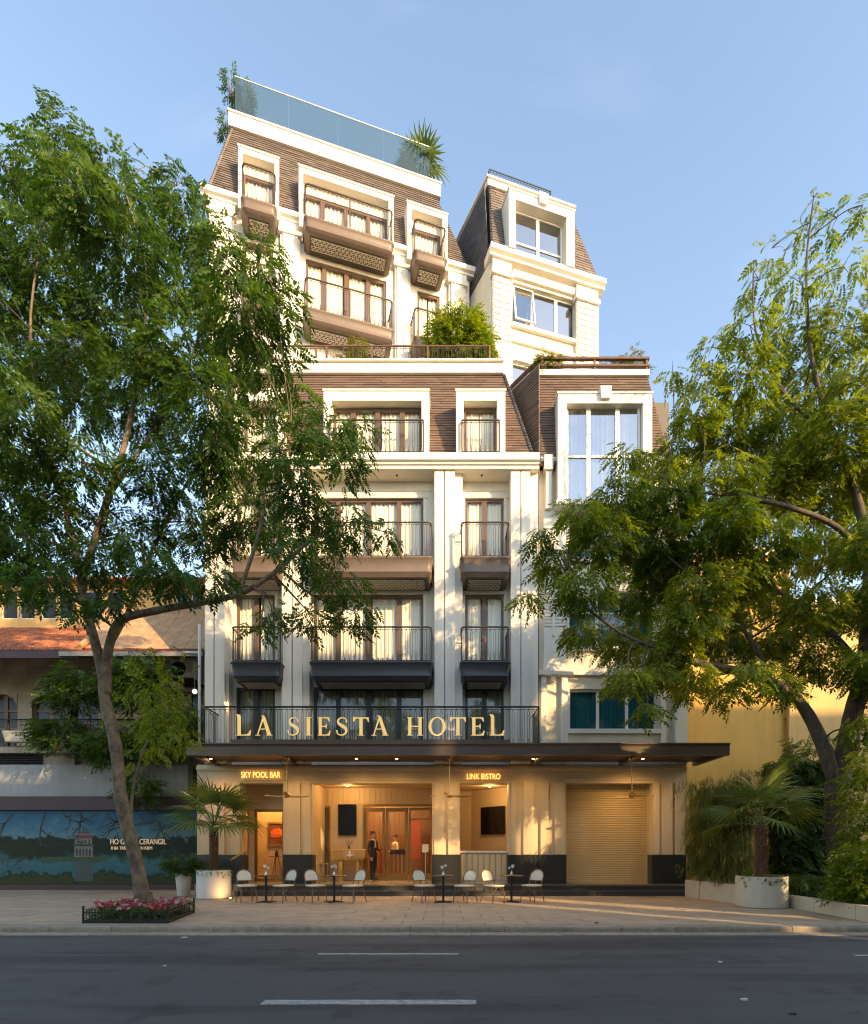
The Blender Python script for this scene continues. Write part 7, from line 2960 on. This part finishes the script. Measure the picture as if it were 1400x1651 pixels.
def leafbox(name, label, x0, x1, y0, y1, z0, z1, n, m_, tpl, leaf, cat, tint=.35):
    r_ = root(name, ((x0 + x1) / 2, (y0 + y1) / 2, z0), label, cat)
    f_ = RNG.integers(0, 4, n)
    u, v = RNG.random(n), RNG.random(n)
    bl = .08 * np.sin(u * 14) * np.sin(v * 11) + RNG.normal(0, .05, n)
    X = np.where(f_ == 0, x0 + bl, np.where(f_ == 3, x1 - bl, x0 + (x1 - x0) * u))
    Y = np.where((f_ == 1), y0 + bl, np.where(f_ == 2, y0 + (y1 - y0) * v, y0 + (y1 - y0) * u))
    Z = np.where(f_ == 2, z1 + bl, z0 + (z1 - z0) * v)
    P = np.stack([X, Y, Z], -1)
    V, F, T = scatter(tpl, P, RNG.uniform(0, 6.28, n), RNG.uniform(.1, 1.0, n), RNG.normal(0, .5, n), leaf * RNG.uniform(.7, 1.25, n), np.clip(RNG.normal(tint, .18, n), 0, 1))
    mk('foliage', np_mesh('foliage', V, F, T, m_), r_)
    return r_


ip = leafbox('ivy_pillar', 'square pillar wrapped in dark ivy between the palm and the right tree', 10.15, 11.35, 16.6, 17.6, .34, 4.15, 5200, LEAF3, TPL_C, .24, 'ivy', .28)
q = MB()
q.box(10.25, 11.25, 16.7, 17.5, .3, 4.0)
q.build('pillar', OLDW, ip)
leafbox('tall_hedge', 'tall dark leafy screen behind the right tree trunk', 11.5, 16.0, 17.4, 18.0, .34, 4.0, 5200, LEAF1, TPL_C, .26, 'hedge', .3)
leafbox('clipped_hedge', 'low clipped green hedge behind the stone edging', 8.75, 9.9, 13.6, 16.0, .34, .78, 1600, LEAF3, TPL_C, .16, 'hedge', .4)
leafbox('clipped_hedge', 'low dark hedge in the bed at the foot of the right tree', 9.0, 12.6, 12.2, 13.2, .34, .72, 1600, LEAF1, TPL_C, .17, 'hedge', .35)
for (px, py, D, rx, rz_, lb) in [(1402, 1300, 12.6, .55, .7, 'leafy shrub at the picture edge beside the right trunk'), (1398, 1400, 11.6, .5, .45, 'low bright shrub behind the stone edging near the picture edge'), (1312, 1235, 18.6, 1.2, 1.1, 'dark shrub mass above the ivy pillar')]:
    p = at(px, py, D)
    z0_ = .34 if py > 1240 else p.z - 1.0
    if py > 1240:
        rz_ = max(.35, (p.z - .34))
    bush('garden_shrub', lb, (p.x, p.y, max(.34, p.z - rz_)), rx, .5, rz_ if py <= 1240 else rz_ * .9, 420, LEAF2 if D < 13 else LEAF1, TPL_B, .32, tint=.4, group='garden shrubs')

# ---- terrace and roof plants
p = FM.w(FM.t(743, 1.7), 1.7, Z5 + .35)
bush('terrace_bush', 'round glossy bush on the terrace before the tower balcony', (p.x, p.y, p.z + .95), 1.10, .9, .95, 2200, LEAF2, TPL_C, .26, tint=.45, lo=.3, drop=1.2)
p = FM.w(FM.t(577, .9), .9, Z5 + .35)
bush('terrace_plant', 'small pale sapling behind the terrace rail', (p.x, p.y, p.z + .25), .30, .3, .55, 300, LEAFY, TPL_C, .17, tint=.5)
p = FM.w(FM.t(560, .8), .8, Z5 + .35)
bush('terrace_plant', 'low yellow green plant at the foot of the terrace sapling', (p.x, p.y, p.z + .1), .60, .25, .24, 260, LEAFY, TPL_C, .17, tint=.5)
for px, y_, rx, rz_, n, lb in ((883, .5, .42, .42, 190, 'yellow flowered plant trailing over the corner of the annex terrace'), (1012, .8, .62, .55, 240, 'loose twiggy shrub on the annex terrace near its end'), (962, .9, .25, .4, 60, 'thin sprig rising behind the annex terrace rail')):
    p = FA.w(FA.t(px, y_), y_, zf1)
    bush('annex_terrace_plant', lb, (p.x, p.y, p.z - .05), rx, .3, rz_, n * 2, LEAFY, TPL_C, .17, tint=.42)
p = FT.w(FT.t(679, 1.2), 1.2, zp1 - .2)
palm('fan palm in the roof terrace corner behind the glass', p.x, p.y, p.z, p.z + 1.45, .09, FRONDS_R, 11, scale=.85, seed=5)
for (px, py, rz_, n, lb) in [(372, 135, .5, 70, 'creeper reaching above the glass at the roof corner'), (366, 205, .7, 70, 'creeper hanging down the left roof edge'), (395, 165, .6, 170, 'shrub behind the glass at the left roof corner'), (655, 268, .45, 150, 'low shrub behind the glass near the roof palm')]:
    d_ = 1.1
    t = FT.t(px, d_)
    p = FT.w(t, d_, FT.zt(t, py, d_))
    bush('roof_plant', lb, (p.x, p.y, p.z - rz_), .20, .2, rz_, n, LEAF1, TPL_C, .24, tint=.3, group='roof terrace plants')

# ================================================================== flower bed round the trunk
fb = [(-6.84, 10.6), (-5.23, 10.6), (-5.54, 12.4), (-7.15, 12.4)]
q = MB()
q.prism(fb, ZP - .01, ZP + .06)
tag(q.build('bed_soil', mat('dark bed soil', (.05, .038, .028), .95, var=.4, scale=8), None), 'x', None, None, 'structure')
bpy.data.objects['bed_soil']['label'] = 'dark soil of the fenced flower bed'
fence = root('bed_fence', (-6.0, 10.6, ZP), 'low black iron picket fence round the flower bed', 'fence')
pk = MB()
pk.tube([(0, 0, 0), (0, 0, .25)], .007, 5)
pk.lathe([(.001, .25), (.012, .255), (.001, .275)], 6)
pk = pk.mesh('picket', IRON)
for i in range(4):
    a, c = Vector(fb[i]), Vector(fb[(i + 1) % 4])
    for z in (.04, .21):
        q = MB()
        q.tube([(a.x, a.y, ZP + z), (c.x, c.y, ZP + z)], .008, 5)
        q.build('fence_rail', IRON, fence)
    n = int((c - a).length / .115)
    for k in range(1, n):
        p = a + (c - a) * k / n
        mk('picket', pk, fence, Matrix.Translation((p.x, p.y, ZP)))
    q = MB()
    q.box(a.x - .014, a.x + .014, a.y - .014, a.y + .014, ZP, ZP + .33)
    q.build('fence_post', IRON, fence)
n = 1300
u, v = RNG.random(n), RNG.random(n)
A, B_, C_, D_ = [np.array(p) for p in fb]
XY = (A + (B_ - A) * u[:, None] * .96 + .02) * (1 - v[:, None]) + (D_ + (C_ - D_) * u[:, None] * .96 + .02) * v[:, None]
P = np.column_stack([XY, ZP + .06 + RNG.uniform(.02, .24, n)])
V, F, T = scatter(TPL_C, P, RNG.uniform(0, 6.28, n), RNG.uniform(-.3, .8, n), RNG.normal(0, .4, n), .11 * RNG.uniform(.7, 1.2, n), np.clip(RNG.normal(.35, .15, n), 0, 1))
o = mk('flower_foliage', np_mesh('flower_foliage', V, F, T, LEAF3))
tag(o, 'short green flower foliage filling the fenced bed', 'flowers', None, 'stuff')


def bloom_template():
    V, F = [], []
    for k in range(6):
        a = k * 1.047
        c_, s_ = math.cos(a), math.sin(a)
        i = len(V)
        V += [np.array([0, 0, 0]), np.array([c_ - .35 * s_, s_ + .35 * c_, .35]) * .6, np.array([c_, s_, .15]), np.array([c_ + .35 * s_, s_ - .35 * c_, .35]) * .6]
        F.append((i, i + 1, i + 2, i + 3))
    return np.array(V), np.array(F)


BT = [bloom_template()]
for nm, nn, m_, lb in (('crimson_flowers', 300, leafmat('crimson petals', (.30, .008, .03), (.50, .03, .07), .2), 'crimson blooms crowding the fenced flower bed'), ('pink_white_flowers', 130, leafmat('pink white petals', (.60, .22, .28), (.72, .60, .58), .2), 'pale pink and white blooms among the crimson ones')):
    u, v = RNG.random(nn), RNG.random(nn)
    XY = (A + (B_ - A) * u[:, None]) * (1 - v[:, None]) + (D_ + (C_ - D_) * u[:, None]) * v[:, None]
    lump = .05 * np.sin(XY[:, 0] * 9) * np.sin(XY[:, 1] * 8)
    P = np.column_stack([XY, ZP + .30 + lump + RNG.uniform(-.06, .05, nn)])
    V, F, T = scatter(BT, P, RNG.uniform(0, 6.28, nn), RNG.normal(0, .5, nn), RNG.normal(-.0, .5, nn), .048 * RNG.uniform(.7, 1.3, nn), RNG.random(nn))
    tag(mk(nm, np_mesh(nm, V, F, T, m_)), lb, 'flowers', None, 'stuff')

# small ground spotlight washing the left palm pot
gxs, gys = xl + .72, DPL - .62
gs = root('ground_spotlight', (gxs, gys, ZP), 'small brass ground spotlight beside the left palm pot', 'lamp')
q = MB()
q.lathe([(.001, .0), (.05, .0), (.05, .04), (.04, .05), (.001, .05)], 12, (gxs, gys, ZP + .003))
q.build('housing', BRASS, gs)
q = MB()
q.lathe([(.001, .0505), (.03, .0505), (.03, .055), (.001, .055)], 10, (gxs, gys, ZP + .003))
q.build('lens', LAMP, gs)
ld = bpy.data.lights.new('ground_light', 'SPOT')
ld.energy = 7
ld.color = (1, .62, .26)
ld.spot_size = R(100)
ld.spot_blend = .9
ld.shadow_soft_size = .03
dv = (Vector((xl + .1, DPL - .2, ZP + .5)) - Vector((gxs, gys, ZP + .1))).normalized()
mk('ground_light', ld, gs, Matrix.Translation((gxs, gys, ZP + .09)) @ dv.to_track_quat('-Z', 'Y').to_matrix().to_4x4())
